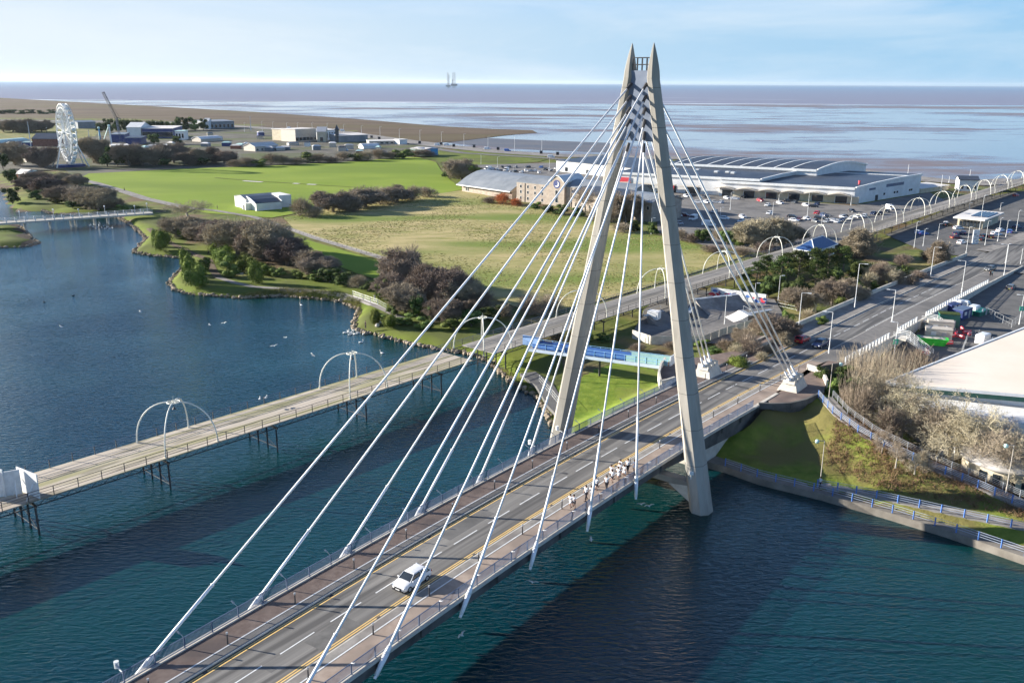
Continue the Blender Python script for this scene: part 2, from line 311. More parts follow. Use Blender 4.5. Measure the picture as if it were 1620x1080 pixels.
# ================================================================== SETTING
# lake outline on the water surface, from the quay round the park shore
LAKE_PX = [(2600, 1150), (1700, 912), (1620, 886), (1500, 845), (1400, 815), (1300, 787), (1205, 765), (1160, 748), (1115, 733), (1040, 722), (950, 712), (890, 700), (868, 660), (850, 628), (820, 612), (790, 588), (775, 572),
           (740, 560), (690, 553), (640, 543), (600, 532), (562, 522), (562, 508), (570, 492), (540, 477), (450, 469), (380, 472), (300, 466), (278, 459), (268, 448), (285, 430), (300, 411), (290, 409),
           (240, 405), (212, 400), (222, 389), (232, 378), (215, 362), (200, 352), (180, 342), (165, 338), (130, 341), (80, 339), (65, 332), (30, 336), (12, 325), (2, 302), (-60, 268), (-300, 262)]
LAKE = [(p.x, p.y) for p in GL(LAKE_PX)] + [(-700, 700), (-700, 10), (300, 10)]
ISLE = [(p.x, p.y) for p in GL([(-160, 352), (-60, 349), (20, 352), (38, 362), (50, 376), (62, 384), (40, 391), (-30, 393), (-160, 392)])]
COAST_PX = [(-900, 186), (-300, 187), (0, 188), (250, 190), (350, 195), (450, 202), (540, 206), (600, 215), (700, 228), (800, 238), (880, 243), (1000, 246), (1100, 248), (1300, 262), (1460, 281), (1540, 287), (1620, 283), (1900, 279)]
COAST = [(p.x, p.y) for p in GL(COAST_PX, 1.5)]
def inside(poly, X, Y):
    r = np.zeros(X.shape, bool); n = len(poly); j = n - 1
    for i in range(n):
        xi, yi = poly[i]; xj, yj = poly[j]
        c = ((yi > Y) != (yj > Y)) & (X < (xj - xi) * (Y - yi) / (yj - yi + 1e-12) + xi); r ^= c; j = i
    return r
def dist(line, X, Y, Z=None, close=False):
    D = np.full(X.shape, 1e9); H = np.zeros(X.shape); L = list(line) + ([line[0]] if close else [])
    for a, b in zip(L, L[1:]):
        ax, ay, bx, by = a[0], a[1], b[0], b[1]; dx, dy = bx - ax, by - ay; q = dx * dx + dy * dy + 1e-9
        t = np.clip(((X - ax) * dx + (Y - ay) * dy) / q, 0, 1); e = np.hypot(X - ax - t * dx, Y - ay - t * dy)
        m = e < D; D = np.where(m, e, D)
        if Z: H = np.where(m, a[2] + (b[2] - a[2]) * t, H)
    return (D, H) if Z else D
RAMP = [(*G(a, b, z)[:2], z) for a, b, z in [(1306, 628, 6.0), (1330, 655, 5.7), (1375, 688, 5.2), (1430, 715, 4.6), (1480, 738, 4.0), (1540, 762, 3.4), (1620, 797, 2.7), (1720, 840, 1.9)]]
LOWP = [(*G(a, b, z)[:2], z) for a, b, z in [(1295, 765, 1.25), (1340, 772, 1.4), (1400, 785, 1.6), (1500, 807, 1.7), (1620, 832, 1.8), (1750, 868, 1.8)]]
QUAY = [(*G(a, b, 1.0)[:2], 1.0) for a, b in [(1100, 722), (1150, 735), (1205, 754), (1300, 777), (1400, 805), (1500, 835), (1620, 876), (1700, 902), (1900, 965)]]
LPATH = [(*G(a, b, z)[:2], z) for a, b, z in [(925, 700, 1.0), (905, 665, 1.2), (880, 640, 1.4), (862, 610, 1.5), (835, 590, 1.5)]]
def height(X, Y):
    d = dist(LAKE, X, Y, close=True); ins = inside(LAKE, X, Y) & ~inside(ISLE, X, Y)
    d = np.minimum(d, dist(ISLE, X, Y, close=True))
    h = np.where(ins, -0.25 - np.minimum(d * .5, 2.6), np.minimum(.25 + d * .5, 1.5))
    wob = .22 * np.sin(X * .37 + 1.3 * np.sin(Y * .21)) * np.cos(Y * .31 + np.sin(X * .17)) + .12 * np.sin(X * 1.1) * np.sin(Y * .9)
    # road embankment
    P2 = np.stack([X, Y], -1); S = P2 @ np.array([DD.x, DD.y]); N = P2 @ np.array([DN.x, DN.y]) + 57.2 - np.interp(S, _S, _N)
    Zr = np.interp(S, [-100, 133, 165, 190, 221, 260, 296, 330], [6, 6, 5.2, 4.35, 3.5, 2.7, 2.05, 1.5])
    s0 = np.where(N > 0, 127.0, 113.0); wd = np.where(N > 0, 7.8, 8.6)
    sl = np.where((N > 0) & (S < 150), .36, .5)
    e = Zr - .25 - np.maximum(0, np.abs(N) - wd) * sl - np.maximum(0, s0 - S) * .45
    e = np.where(S > 318, -9, e)
    e = np.where((np.abs(N) < 7.9) & (S < 134), np.minimum(e, 3.2), e)
    # service yard below the road on its right: vertical wall
    e = np.where((N > 9.0) & (S > 158), -9, e)
    e = np.where((N < -10.5) & (S > 150), np.minimum(e, Zr - .25 - (np.abs(N) - 10.5) * .9), e)
    h2 = np.maximum(h, np.where(ins, -9, e))
    for ln, wdt, slp in ((RAMP, 1.6, .42), (LOWP, 1.5, .5)):
        D, H = dist(ln, X, Y, Z=True); h2 = np.maximum(h2, np.where(ins, -9, H - .12 - np.maximum(0, D - wdt) * slp))
    far = np.clip((Y - 235) / 60, 0, 1)
    sea = np.zeros(X.shape)
    cx = np.array([c[0] for c in COAST]); cy = np.array([c[1] for c in COAST]); o = np.argsort(cx)
    lim = np.interp(X, cx[o], cy[o]); h2 = np.where(Y > lim, np.maximum(-1.5, 1.5 - (Y - lim) * .15), h2)
    return h2 + np.where(h2 > .6, wob * np.where((h2 > 1.7) & (h2 < 5.5), .8, .12) * (1 - far * .7), 0)
xs = np.concatenate([-np.geomspace(40000, 420, 26), np.arange(-400, -150, 9.), np.arange(-150, 135, 1.15), np.arange(135, 260, 3.), np.arange(260, 640, 12.), np.geomspace(660, 40000, 24)])
ys = np.concatenate([[-3000, -400, -60], np.arange(10, 75, 8.), np.arange(75, 262, 1.15), np.arange(262, 440, 3.), np.arange(440, 1000, 10.), np.geomspace(1010, 60000, 34)])
X, Y = np.meshgrid(xs, ys); Z = height(X, Y)
nx, ny = len(xs), len(ys)
me = bpy.data.meshes.new('ground'); idx = np.arange(nx * ny).reshape(ny, nx)
q = np.stack([idx[:-1, :-1], idx[:-1, 1:], idx[1:, 1:], idx[1:, :-1]], -1).reshape(-1, 4)
me.from_pydata(np.stack([X, Y, Z], -1).reshape(-1, 3).tolist(), [], q.tolist()); me.materials.append(MT['ground'])
for k in ('lawn', 'grass_mound', 'verge', 'soil', 'marsh', 'bank'): me.materials.append(MT[k])
fx, fy = (X[:-1, :-1] + X[1:, 1:]) / 2, (Y[:-1, :-1] + Y[1:, 1:]) / 2; fz = (Z[:-1, :-1] + Z[1:, 1:]) / 2
S_ = fx * DD.x + fy * DD.y; N_ = fx * DN.x + fy * DN.y + 57.2 - np.interp(S_, _S, _N)
mi = np.zeros(fx.shape, int)
near_shore = (dist(LAKE, fx, fy, close=True) < 15) & (fy < 420); mi[near_shore & (fx < 10)] = 1
mi[dist(ISLE, fx, fy, close=True) < 12] = 1
mound = (N_ < -6) & (N_ > -30) & (S_ > 102) & (S_ < 146) & (fz > 1.15); mi[mound] = 2
slope = (N_ > 6) & (S_ < 152) & (fz > .9); mi[slope] = 6
mi[(N_ < -9) & (S_ > 150) & (S_ < 300) & (N_ > -24)] = 3
Dr, _h = dist(RAMP, fx, fy, Z=True); brown = slope & (fx > 52) & (fy < 128) & (dist(LOWP, fx, fy) > 4); mi[brown] = 0
mi[fz < -.1] = 4
me.polygons.foreach_set('material_index', mi.reshape(-1).tolist()); me.polygons.foreach_set('use_smooth', [True] * len(q)); me.update()
go = bpy.data.objects.new('ground', me); C.objects.link(go); go['kind'] = 'structure'; go['label'] = 'grassy land and banks around the lake reaching to the coast'
def gz(x, y): return float(height(np.array([[x]]), np.array([[y]]))[0, 0])
b = MB(); b.flat([(-720, -300), (500, -300), (500, 60), (150, 60), (150, 470), (-400, 760), (-720, 760)], 0); struct('lake_water', b, MT['lake'], 'rippled blue green marine lake')
b = MB(); fl = [(-16000, 20000)] + [(-16000, 900)] + [(c[0], c[1] - 8) for c in COAST] + [(9000, 300), (20000, 300)] + [(20000, 3700), (6000, 3550)]
fl = [(c[0], c[1]) for c in COAST]; 
edge = [(p.x, p.y) for p in GL([(-1500, 150), (-600, 153), (0, 157), (400, 160), (800, 164), (1200, 165), (1620, 167), (2300, 170), (3800, 178)])]
b.flat([(fl[0][0] - 9000, fl[0][1])] + fl + [(fl[-1][0] + 5000, fl[-1][1] - 400)] + edge[::-1], .04); struct('tidal_flats', b, MT['flats'], 'shining wet sand and mud at low tide')
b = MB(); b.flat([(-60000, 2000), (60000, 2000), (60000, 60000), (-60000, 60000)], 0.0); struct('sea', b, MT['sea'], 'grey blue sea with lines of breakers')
b = MB(); b.flat([(p.x, p.y) for p in GL([(-900, 186), (0, 189), (250, 191), (350, 196), (450, 203), (540, 207), (600, 216), (680, 226), (720, 224), (800, 214), (850, 210), (842, 206), (780, 204), (700, 200), (560, 188), (400, 177), (200, 166), (0, 155), (-500, 147), (-900, 144)], .3)], .3); struct('salt_marsh', b, MT['marsh'], 'brown salt marsh along the shore')
b = MB(); b.flat([(p.x, p.y) for p in GL([(706, 226), (760, 218), (850, 222), (960, 226), (1000, 236), (1000, 243), (860, 238), (760, 231)], .08)], .09)
struct('mud_bank', b, mat('mud', (.16, .125, .10), (.09, .085, .085), .03, .5, detail=8, stretch=(.4, 1, 1)), 'dark mud bank patched with pools')
ZB = 1.5
_lay = [0]
def sheet(name, pts, m, z=ZB, label=None, px=True):
    _lay[0] += 1; b = MB(); P_ = GL(pts, z) if px else pts
    b.flat([(p[0], p[1]) for p in P_], z + .14 + .012 * _lay[0]); return struct(name, b, m, label)
def ribbon(pts, wd, z, m, name, label=None, px=True, zoff=.0):
    """flat ribbon of width wd along a polyline"""
    P_ = [Vector((p[0], p[1], 0)) for p in (GL(pts, z) if px else pts)]
    _lay[0] += 1; zz = z + .14 + .012 * _lay[0] + zoff; Lf, Rt = [], []
    for i, p in enumerate(P_):
        t = (P_[min(i + 1, len(P_) - 1)] - P_[max(i - 1, 0)]).normalized(); n = Vector((t.y, -t.x, 0)); Lf.append(p - n * wd / 2); Rt.append(p + n * wd / 2)
    b = MB(); b.loft([[(Lf[i].x, Lf[i].y, zz), (Rt[i].x, Rt[i].y, zz)] for i in range(len(P_))], close=False)
    return struct(name, b, m, label)
def drape(pts, wd, m, name, label=None, z=1.3, step=1.2, lift=.07):
    """path laid on the uneven ground"""
    P_ = [Vector((p[0], p[1], 0)) for p in GL(pts, z)]; Q = []
    for a, c in zip(P_, P_[1:]):
        k = max(1, int((c - a).length / step)); Q += [a.lerp(c, i / k) for i in range(k)]
    Q.append(P_[-1]); rows = []
    for i, p in enumerate(Q):
        t = (Q[min(i + 2, len(Q) - 1)] - Q[max(i - 2, 0)]).normalized(); n = Vector((t.y, -t.x, 0)); rows.append([p + n * wd * k for k in (-.5, -.17, .17, .5)])
    A_ = np.array([[(q.x, q.y) for q in r] for r in rows]); H_ = height(A_[..., 0], A_[..., 1]) + lift
    b = MB(); b.loft([[(q.x, q.y, float(H_[i, j])) for j, q in enumerate(r)] for i, r in enumerate(rows)], close=False); return struct(name, b, m, label)
sheet('waste_ground', [(-300, 300), (-200, 190), (0, 189), (250, 192), (350, 197), (450, 204), (540, 208), (600, 217), (700, 230), (700, 244), (560, 258), (420, 264), (200, 272), (125, 285), (100, 268), (0, 275)], MT['dirt_grey'], label='grey and brown ground of the fairground and promenade')
sheet('golf_grass', [(-300, 212), (-200, 196), (0, 194), (130, 196), (160, 205), (150, 216), (90, 224), (0, 232), (-300, 240)], MT['verge'], label='pale grass beyond the fairground')
sheet('playing_field', [(120, 286), (140, 275), (200, 272), (300, 267), (420, 263), (560, 256), (640, 249), (662, 249), (690, 257), (698, 270), (712, 285), (735, 300), (700, 306), (600, 315), (470, 338), (430, 345), (330, 338), (270, 326), (200, 306)], MT['grass_bright'], label='smooth bright green playing field')
sheet('grass', [(664, 248), (690, 239), (760, 238), (860, 247), (868, 252), (850, 257), (760, 262), (742, 270), (724, 296), (700, 268), (690, 256)], MT['lawn'], label='grass slope below the promenade')
sheet('rough_field', [(448, 345), (480, 338), (560, 320), (700, 306), (735, 301), (820, 322), (900, 342), (960, 356), (1040, 372), (1110, 392), (1190, 402), (1105, 430), (960, 474), (850, 500), (800, 480), (720, 452), (640, 424), (560, 400), (470, 368)], MT['grass_rough'], label='rough tussocky straw coloured meadow')
sheet('lawn', [(458, 372), (560, 402), (640, 426), (720, 455), (700, 470), (620, 450), (560, 432), (490, 402)], MT['grass_bright'], label='green strip beside the meadow path')
sheet('car_park', [(1040, 298), (1064, 304), (1350, 326), (1470, 305), (1500, 320), (1470, 332), (1330, 376), (1270, 392), (1190, 400), (1110, 388), (1040, 368)], MT['asphalt'], label='grey tarmac car park before the long shops')
sheet('car_park', [(733, 262), (880, 258), (905, 262), (1000, 285), (1000, 300), (900, 300), (740, 276)], MT['asphalt'], label='tarmac car park behind the brick hotel')
sheet('forecourt', [(1400, 372), (1480, 340), (1520, 318), (1700, 290), (1900, 330), (1900, 420), (1640, 372), (1600, 384), (1560, 400), (1530, 406), (1470, 402)], MT['asphalt_dark'], label='tarmac forecourt around the low restaurant')
sheet('yard', [(1330, 600), (1360, 570), (1400, 545), (1440, 520), (1500, 490), (1580, 445), (1600, 430), (1700, 440), (2100, 470), (2300, 700), (1800, 800), (1620, 760), (1450, 700)], MT['asphalt_dark'], label='dark tarmac yard below the road')
sheet('skatepark_floor', [(1020, 490), (1060, 455), (1130, 462), (1225, 475), (1240, 500), (1210, 520), (1150, 545), (1060, 545), (1000, 530)], MT['asphalt'], label='grey floor of the skatepark')
ribbon([(118, 283), (150, 290), (190, 302), (230, 315), (275, 325), (300, 330)], 5, ZB, MT['paving_grey'], 'path', 'tarmac path along the green field')
ribbon([(300, 330), (340, 334), (400, 344), (455, 362), (500, 378), (560, 396), (620, 414), (700, 440)], 3, ZB, MT['paving_grey'], 'path', 'path between the thicket and the meadow')
ribbon([(340, 282), (400, 287), (560, 297), (690, 303)], 1.6, ZB, MT['lawn'], 'path', 'worn line across the playing field')
for a_, b_ in (((385, 287), (415, 289)), ((464, 291), (473, 291.5)), ((486, 292.5), (500, 293))): ribbon([a_, b_], 2.6, ZB, MT['roof_pale'], 'pitch_strip', 'pale artificial pitch strip on the playing field')
drape([(345, 440), (370, 448), (400, 455), (450, 458), (500, 461), (540, 466), (575, 476), (592, 484), (612, 493), (640, 507)], 2.0, MT['paving_grey'], 'path', 'lakeside footpath past the hedges')
drape([(236, 362), (252, 376), (275, 388), (300, 400), (330, 412), (338, 430), (345, 440)], 2.2, MT['soil'], 'path', 'footpath from the white bridge through the hedges')
ribbon([(660, 232), (735, 243), (870, 251), (980, 262)], 9, ZB, MT['asphalt'], 'road', 'road behind the car park')
ribbon([(a, b + 3.5) for a, b in COAST_PX[1:-1]], 26, ZB, MT['paving_grey'], 'promenade', 'pale seafront promenade and road')
ribbon([(700, 262), (742, 268), (760, 266)], 3, ZB, MT['asphalt'], 'path')
# junction beyond the bridge road
sheet('road', [(1518, 421), (1535, 398), (1560, 402), (1600, 388), (1640, 374), (1720, 350), (1760, 362), (1700, 400), (1660, 440), (1596, 432), (1560, 426)], MT['asphalt_road'], z=1.62, label='wide road junction')
ribbon([(1555, 399), (1600, 385), (1625, 371)], 5, ZB, MT['paving_grey'], 'pavement', 'pale pavement before the forecourt', zoff=.1)
# --- road with kerbs along the bridge and beyond
def strip(n0, n1, s0, s1, dz, m, name, label=None, step=3.0, side=0.0):
    k = max(1, int((s1 - s0) / step)); b = MB(); rows = []
    for i in range(k + 1):
        s = s0 + (s1 - s0) * i / k; z = zr(s) + dz
        r = [RP(s, n0, z), RP(s, n1, z)]
        if side: r = [RP(s, n0, z - side)] + r + [RP(s, n1, z - side)]
        rows.append(r)
    b.loft(rows, close=False); return struct(name, b, m, label)
strip(-3.45, 3.45, -70, 322, .0, MT['asphalt_road'], 'road', 'two lane carriageway over the bridge')
strip(-7.05, -3.45, -70, 165, .13, MT['paving'], 'pavement', 'brown paved footway on the far side of the bridge', side=.3)
strip(-7.05, -3.45, 165, 312, .13, MT['paving_grey'], 'pavement', 'pale pavement along the left of the road', side=.3)
strip(3.45, 7.05, -70, 158, .13, MT['paving_tan'], 'pavement', 'pinkish footway where the runners are', side=.3)
strip(3.45, 8.9, 158, 300, .13, MT['asphalt'], 'pavement', 'wide pavement beside the white railing', side=.3)
strip(-8.6, -7.05, 134, 312, .12, MT['paving_grey'], 'pavement', 'verge paving along the low wall', side=.3)
strip(-4.4, -3.45, -70, 150, .142, MT['asphalt'], 'pavement', 'dark kerbside strip')
strip(3.45, 4.4, -70, 150, .142, MT['paving_grey'], 'pavement', 'grey kerbside strip')
b = MB()
def mark(n0, n1, s0, s1, dz=.008, m=0, step=3.0):
    k = max(1, int((s1 - s0) / step)); rows = [[RP(s0 + (s1 - s0) * i / k, n, zr(s0 + (s1 - s0) * i / k) + dz) for n in (n0, n1)] for i in range(k + 1)]; b.loft(rows, close=False, m=m)
for n_ in (-3.16, -2.88, 2.78, 3.06): mark(n_ - .07, n_ + .07, -70, 168)
struct('road_marking', b, MT['yellow_paint'], 'double yellow lines')
b = MB(); s = -66.4
while s < 255: mark(-.07, .07, s, min(s + 4, 255)); s += 6.0
for n_ in (-4.55, 4.55): mark(n_ - .08, n_ + .08, -70, 150, .15)
mark(3.0, 3.12, 190, 260); mark(-3.1, -3.0, 172, 280)
struct('road_marking', b, MT['white_paint'], 'broken white centre line and footway edge lines')
b = MB()
for sg in (-1, 1):
    rows = []
    for i in range(100):
        s = -70 + i * 3.9; z = zr(s) + .145; rows.append([RP(s, sg * 3.45 - .0, z - .16), RP(s, sg * 3.44, z), RP(s, sg * 3.58, z), RP(s, sg * 3.58, z - .02)])
    b.loft(rows, close=False)
struct('kerb', b, MT['concrete_pale'])
# shoreline boulders
b = MB(); rr = random.Random(3)
LV = [Vector((x, y, 0)) for x, y in LAKE[11:44]]
for i in range(len(LV) - 1):
    a, c = LV[i], LV[i + 1]; L_ = (c - a).length; k = int(L_ / .75)
    for j in range(k):
        for q_ in range(2):
            p = a.lerp(c, (j + rr.random()) / k); r = rr.uniform(.25, .62); off = Vector((rr.uniform(-.7, .7), rr.uniform(-.6, .9), 0))
            o0 = len(b.v); b.ball((p.x + off.x, p.y + off.y, .18 + q_ * .25 * rr.random()), r, seg=6, rings=4, sz=.75)
            for t in range(o0, len(b.v)): x, y, z = b.v[t]; b.v[t] = (x + rr.uniform(-.13, .13), y + rr.uniform(-.13, .13), z + rr.uniform(-.1, .1))
IV = [Vector((x, y, 0)) for x, y in ISLE]
for i in range(len(IV)):
    a, c = IV[i], IV[(i + 1) % len(IV)]
    for j in range(int((c - a).length / 1.2)):
        p = a.lerp(c, rr.random()); b.ball((p.x, p.y, .2), rr.uniform(.4, .8), seg=6, rings=4, sz=.7)
o = b.build('shore_boulders', MT['rock']); tag(o, 'brown boulders edging the lake shore', 'boulders', kind='stuff')
# quay and paths on the right bank
def slab(name, line, w_left, w_right, depth, m, label=None, lift=0.0):
    """a thick path along a 3D polyline, widths to both sides"""
    b = MB(); rows = []
    for i, p in enumerate(line):
        a, c = Vector(line[max(0, i - 1)]), Vector(line[min(len(line) - 1, i + 1)]); t = (c - a); t.z = 0; t.normalize(); n = Vector((t.y, -t.x, 0)); p = Vector(p) + Vector((0, 0, lift))
        dz = Vector((0, 0, depth)); rows.append([p - n * w_left, p + n * w_right, p + n * w_right - dz, p - n * w_left - dz])
    b.loft(rows); b.fixn = True; return struct(name, b, m, label)
slab('quay', QUAY, 2.6, .7, 2.4, MT['quay_stone'], 'concrete quayside walk above the water')
slab('path', LOWP, 1.1, 1.1, .3, MT['paving_grey'], 'lower footpath behind the quay')
slab('path', RAMP, 1.2, 1.2, .3, MT['paving_grey'], 'curving ramp path down from the bridge')
slab('path', LPATH, 1.6, 1.6, .6, MT['asphalt_dark'], 'path passing under the bridge', lift=.12)
def rail(name, line, hgt_, spacing, mpost, mrail, label, cat, nr=3, pr=.05, rr_=.035, lean=0.0, side=0.0, group=None):
    """post and rail fence as one thing: posts and rails are its parts"""
    P0 = Vector(line[0]); o = thing(name, label, cat, P0, 0, group); bp, br = MB(), MB(); prev = None; carry = 0.0
    pts = []
    for a, c in zip(line, line[1:]):
        a, c = Vector(a), Vector(c); t = c - a; n = Vector((t.y, -t.x, 0)).normalized() * side; L_ = t.length; u = carry
        while u < L_: pts.append(a + t * (u / L_) + n); u += spacing
        carry = u - L_
    pts.append(Vector(line[-1]) + n)
    bp.box((0, 0, hgt_ / 2), (pr * 2, pr * 2, hgt_))
    for a, c in zip(pts, pts[1:]):
        for k in range(nr):
            z = Vector((0, 0, hgt_ * (1 - k * .8 / max(1, nr)) - .02)); br.tube(a + z, c + z, rr_, n=4, cap=False)
    many('post', bp, o, pts, mpost); br.build('rail', mrail, o); return o
rail('railing', QUAY[1:], 1.15, 2.6, MT['blue_metal'], MT['pale_rail'], 'railing with bright blue posts along the edge of the quay', 'railing', 3, .06, .024, side=.45)
rail('railing', LOWP, 1.1, 2.6, MT['blue_metal'], MT['pale_rail'], 'railing with blue posts beside the lower footpath on the slope', 'railing', 3, .07, .026, side=1.1)
rail('railing', RAMP, 1.15, 2.2, MT['blue_metal'], MT['pale_rail'], 'railing with blue posts on the lake side of the curving ramp', 'railing', 4, .07, .025, side=1.15)
rail('railing', RAMP, 1.15, 2.2, MT['grey_metal'], MT['grey_metal'], 'grey railing on the tree side of the curving ramp', 'railing', 4, .05, .025, side=-1.15)

# worn details of the carriageway
rr = random.Random(12)
for i, (s0, s1, n0, n1) in enumerate(((44, 49, .4, 2.6), (66, 74, -2.7, -.9), (97, 99.5, .3, 2.7), (118, 127, -2.6, -.3), (148, 153, .5, 2.6), (176, 184, -2.9, -.4), (205, 216, .4, 2.8), (236, 240, -2.8, 2.8))):
    b = MB(); mark(n0, n1, s0, s1, .005); struct('road_patch', b, MT['asphalt_dark'] if i % 2 else mat('patch_%d' % i, (.12, .115, .108), (.17, .163, .153), .9, .85), 'repaired patch of tarmac')
b = MB()
for s in (31, 130.5, 134): mark(-3.4, 3.4, s, s + .22, .0065)
struct('road_joint', b, MT['dark_metal'], 'dark expansion joints across the road')
for s in np.arange(36, 300, 14.5):
    for sg in (-1, 1): b = MB(); mark(sg * 3.2 - .18, sg * 3.2 + .18, s, s + .45, .011, step=.5); struct('drain_cover', b, MT['dark_metal'])
b = MB()
for s in np.arange(20, 290, 9.7): mark(-.9 + 1.7 * math.sin(s), -.3 + 1.7 * math.sin(s), s, s + .6, .0075, step=.7)
struct('road_marking', b, MT['asphalt_dark'], 'oil stains and manholes along the lanes')
# ================================================================== CABLE STAYED BRIDGE
PY = RP(100.7, 0, 0.0); PC = DD * 100.7 + DN * (-57.19); PC.z = 0
def BP(s, n, z): return PC + DD * s + DN * n + Vector((0, 0, z))
br = thing('cable_stayed_bridge', 'tall concrete A shaped pylon bridge with white cables carrying the road', 'bridge', PC)
prof = [(-7.35, -.04), (-7.3, -.9), (-5.6, -1.25), (5.6, -1.25), (7.3, -1.25), (7.35, -.04)]
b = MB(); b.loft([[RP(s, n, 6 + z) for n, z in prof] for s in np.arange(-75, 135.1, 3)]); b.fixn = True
deck = b.build('deck', MT['concrete_dark'], br)  # shade on the deck sides is put into the dark concrete colour
for sg in (-1, 1):
    b = MB(); b.loft([[RP(s, sg * n, 6 + z) for n, z in ((7.06, .19), (7.6, .19), (7.6, -.12), (7.06, -.12))] for s in np.arange(-75, 135.1, 3)]); b.fixn = True; b.build('coping', MT['concrete_pale'], br)
b = MB(); b.beam((-5.4, 0, .2), (5.4, 0, .2), .35, .4)
for sg in (-1, 1): b.box((sg * 7.42, 0, 1.05), (.3, .34, 1.05))
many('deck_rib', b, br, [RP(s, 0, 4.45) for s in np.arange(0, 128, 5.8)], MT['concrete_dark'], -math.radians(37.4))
def octa(c, wn, wd, ch=.28):
    r = []
    for a, e in ((1 - ch, 1), (1, 1 - ch), (1, -(1 - ch)), (1 - ch, -1), (-(1 - ch), -1), (-1, -(1 - ch)), (-1, 1 - ch), (-(1 - ch), 1)): r.append(c + DN * (a * wn / 2) + DD * (e * wd / 2))
    return r
def legc(sg, z): return BP(0, sg * (1.62 + (11.75 - 1.62) * max(0, 54.6 - z) / 54.6), z)
for sg in (-1, 1):
    b = MB(); b.loft([octa(legc(sg, z), 2.75 - 1.45 * z / 55, 3.05 - 1.15 * z / 55, .55) for z in np.linspace(-1.5, 54.6, 20)], caps=True)
    leg = b.build('pylon_leg', MT['concrete'], br)
    b = MB(); b.loft([[p + Vector((0, 0, 0)) for p in octa(legc(sg, z) + DN * (sg * (-.0 - .12 * ((z - 54.6) / 4.1) ** 1.2)), 1.3 * (1 - ((z - 54.6) / 4.15) ** 1.5) + .05, 1.9 * (1 - ((z - 54.6) / 4.15) ** 1.6) + .05, .55)] for z in (54.6, 55.4, 56.2, 57, 57.7, 58.2, 58.7)])
    b.build('spire', MT['concrete'], br)
    for z in np.arange(6.5, 54, 4.7):      # casting joints
        b = MB(); b.loft([octa(legc(sg, zz), 2.765 - 1.45 * z / 55, 3.065 - 1.15 * z / 55, .55) for zz in (z, z + .05)]); b.build('joint_band', MT['concrete_dark'], leg)
    b = MB(); q0, q1, q2 = (7.2, 2.9), (10.8, 3.4), (11.35, .5)
    b.loft([[BP(dd, sg * n, z) for n, z in (q0, q1, q2)] for dd in (-.8, .8)]); b.fixn = True; b.build('bracket', MT['concrete_pale'], br)
b = MB(); b.beam(BP(0, -10.8, 3.4), BP(0, 10.8, 3.4), 1.5, .8); b.box(BP(0, 0, 4.3), (8, 1.4, 1.1), -math.radians(37.4)); b.build('lower_crossbeam', MT['concrete'], br)
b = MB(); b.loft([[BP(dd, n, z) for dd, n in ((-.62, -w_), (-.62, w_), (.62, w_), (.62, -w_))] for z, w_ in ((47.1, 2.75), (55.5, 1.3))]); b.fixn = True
b.build('crossbeam', mat('crossbeam_shaded', (.10, .13, .19), (.17, .2, .26), .6, .7), br)  # concrete beam, its shadow painted in as a darker blue grey
b = MB()
for n in (-1.0, -.33, .33, 1.0): b.tube(BP(-.5, n, 55.5), BP(-.5, n, 57.0), .05); b.tube(BP(.5, n, 55.5), BP(.5, n, 57.0), .05)
for z in (56.2, 57.0):
    for dd in (-.5, .5): b.tube(BP(dd, -1.1, z), BP(dd, 1.1, z), .05)
b.build('top_railing', MT['dark_metal'], br)
LS = [34.3, 46.0, 57.6, 69.0, 79.9, 90.5]
for side in (-1, 1):
    for i, s in enumerate(LS):
        ss = s + (.9 if side > 0 else 0)
        top = BP(-.6, side * 1.05, 53.95 - 1.42 * i); A = RP(ss, side * 7.85, 6.6); dirv = (top - A).normalized()
        b = MB(); b.tube(A, top, .112, n=10); c = b.build('cable', MT['cable_white'], br, smooth=True)
        b = MB(); b.tube(A, A + dirv * 7.5, .15, n=10); b.tube(A + dirv * 7.5, A + dirv * 7.62, .19, n=10)
        b.tube(A - dirv * .3, A + dirv * .35, .27, .20, n=10); b.tube(A - dirv * 2.3, A - dirv * .3, .19, .27, n=10); b.tube(A - dirv * 2.6, A - dirv * 2.3, .15, n=10)
        b.build('anchor_sleeve', MT['cable_white'], c, smooth=True)
        b = MB(); b.tube(top - dirv * 1.1, top, .2, n=8); b.build('socket', MT['dark_metal'], c)
# back stays and their anchor blocks
BL = []
for side, px0 in ((-1, (1117, 592)), (1, (1252, 614))):
    base = G(px0[0], px0[1], 6.1); bs = base @ DD; bn = base @ DN + 57.2
    b = MB(); f = lambda s, n, z: DD * (bs + s) + DN * (-57.2 + bn + n) + Vector((0, 0, z))
    # stepped wedge block
    b.loft([[f(-2.1, n * 1.7, 6.0), f(2.9, n * 1.7, 6.0), f(2.2, n * 1.05, 7.7), f(-1.2, n * 1.05, 7.4)] for n in (-1, 1)])
    for k in range(3):
        s0 = -1.1 + k * 1.35; b.loft([[f(s0 - .55, n, 7.25 + .1 * k), f(s0 + .5, n, 7.25 + .1 * k), f(s0 + .75, n, 7.95 + .12 * k), f(s0 - .2, n, 8.3 + .12 * k)] for n in (-1.0, 1.0)])
    b.fixn = True; blk = b.build('anchor_block', MT['concrete_pale'], br)
    for k in range(3):
        s0 = -1.1 + k * 1.35; A = f(s0 - .3, 0, 8.0 + .12 * k); top = BP(.6, side * 1.05, (49.6, 51.9, 54.2)[k]); b = MB(); b.tube(A, top, .12, n=10); c = b.build('back_stay', MT['cable_white'], br, smooth=True)
        dv = (top - A).normalized(); b = MB(); b.tube(A, A + dv * 2.2, .18, n=10); b.tube(A - dv * .2, A + dv * .2, .33, n=10); b.build('anchor_sleeve', MT['cable_white'], c, smooth=True)
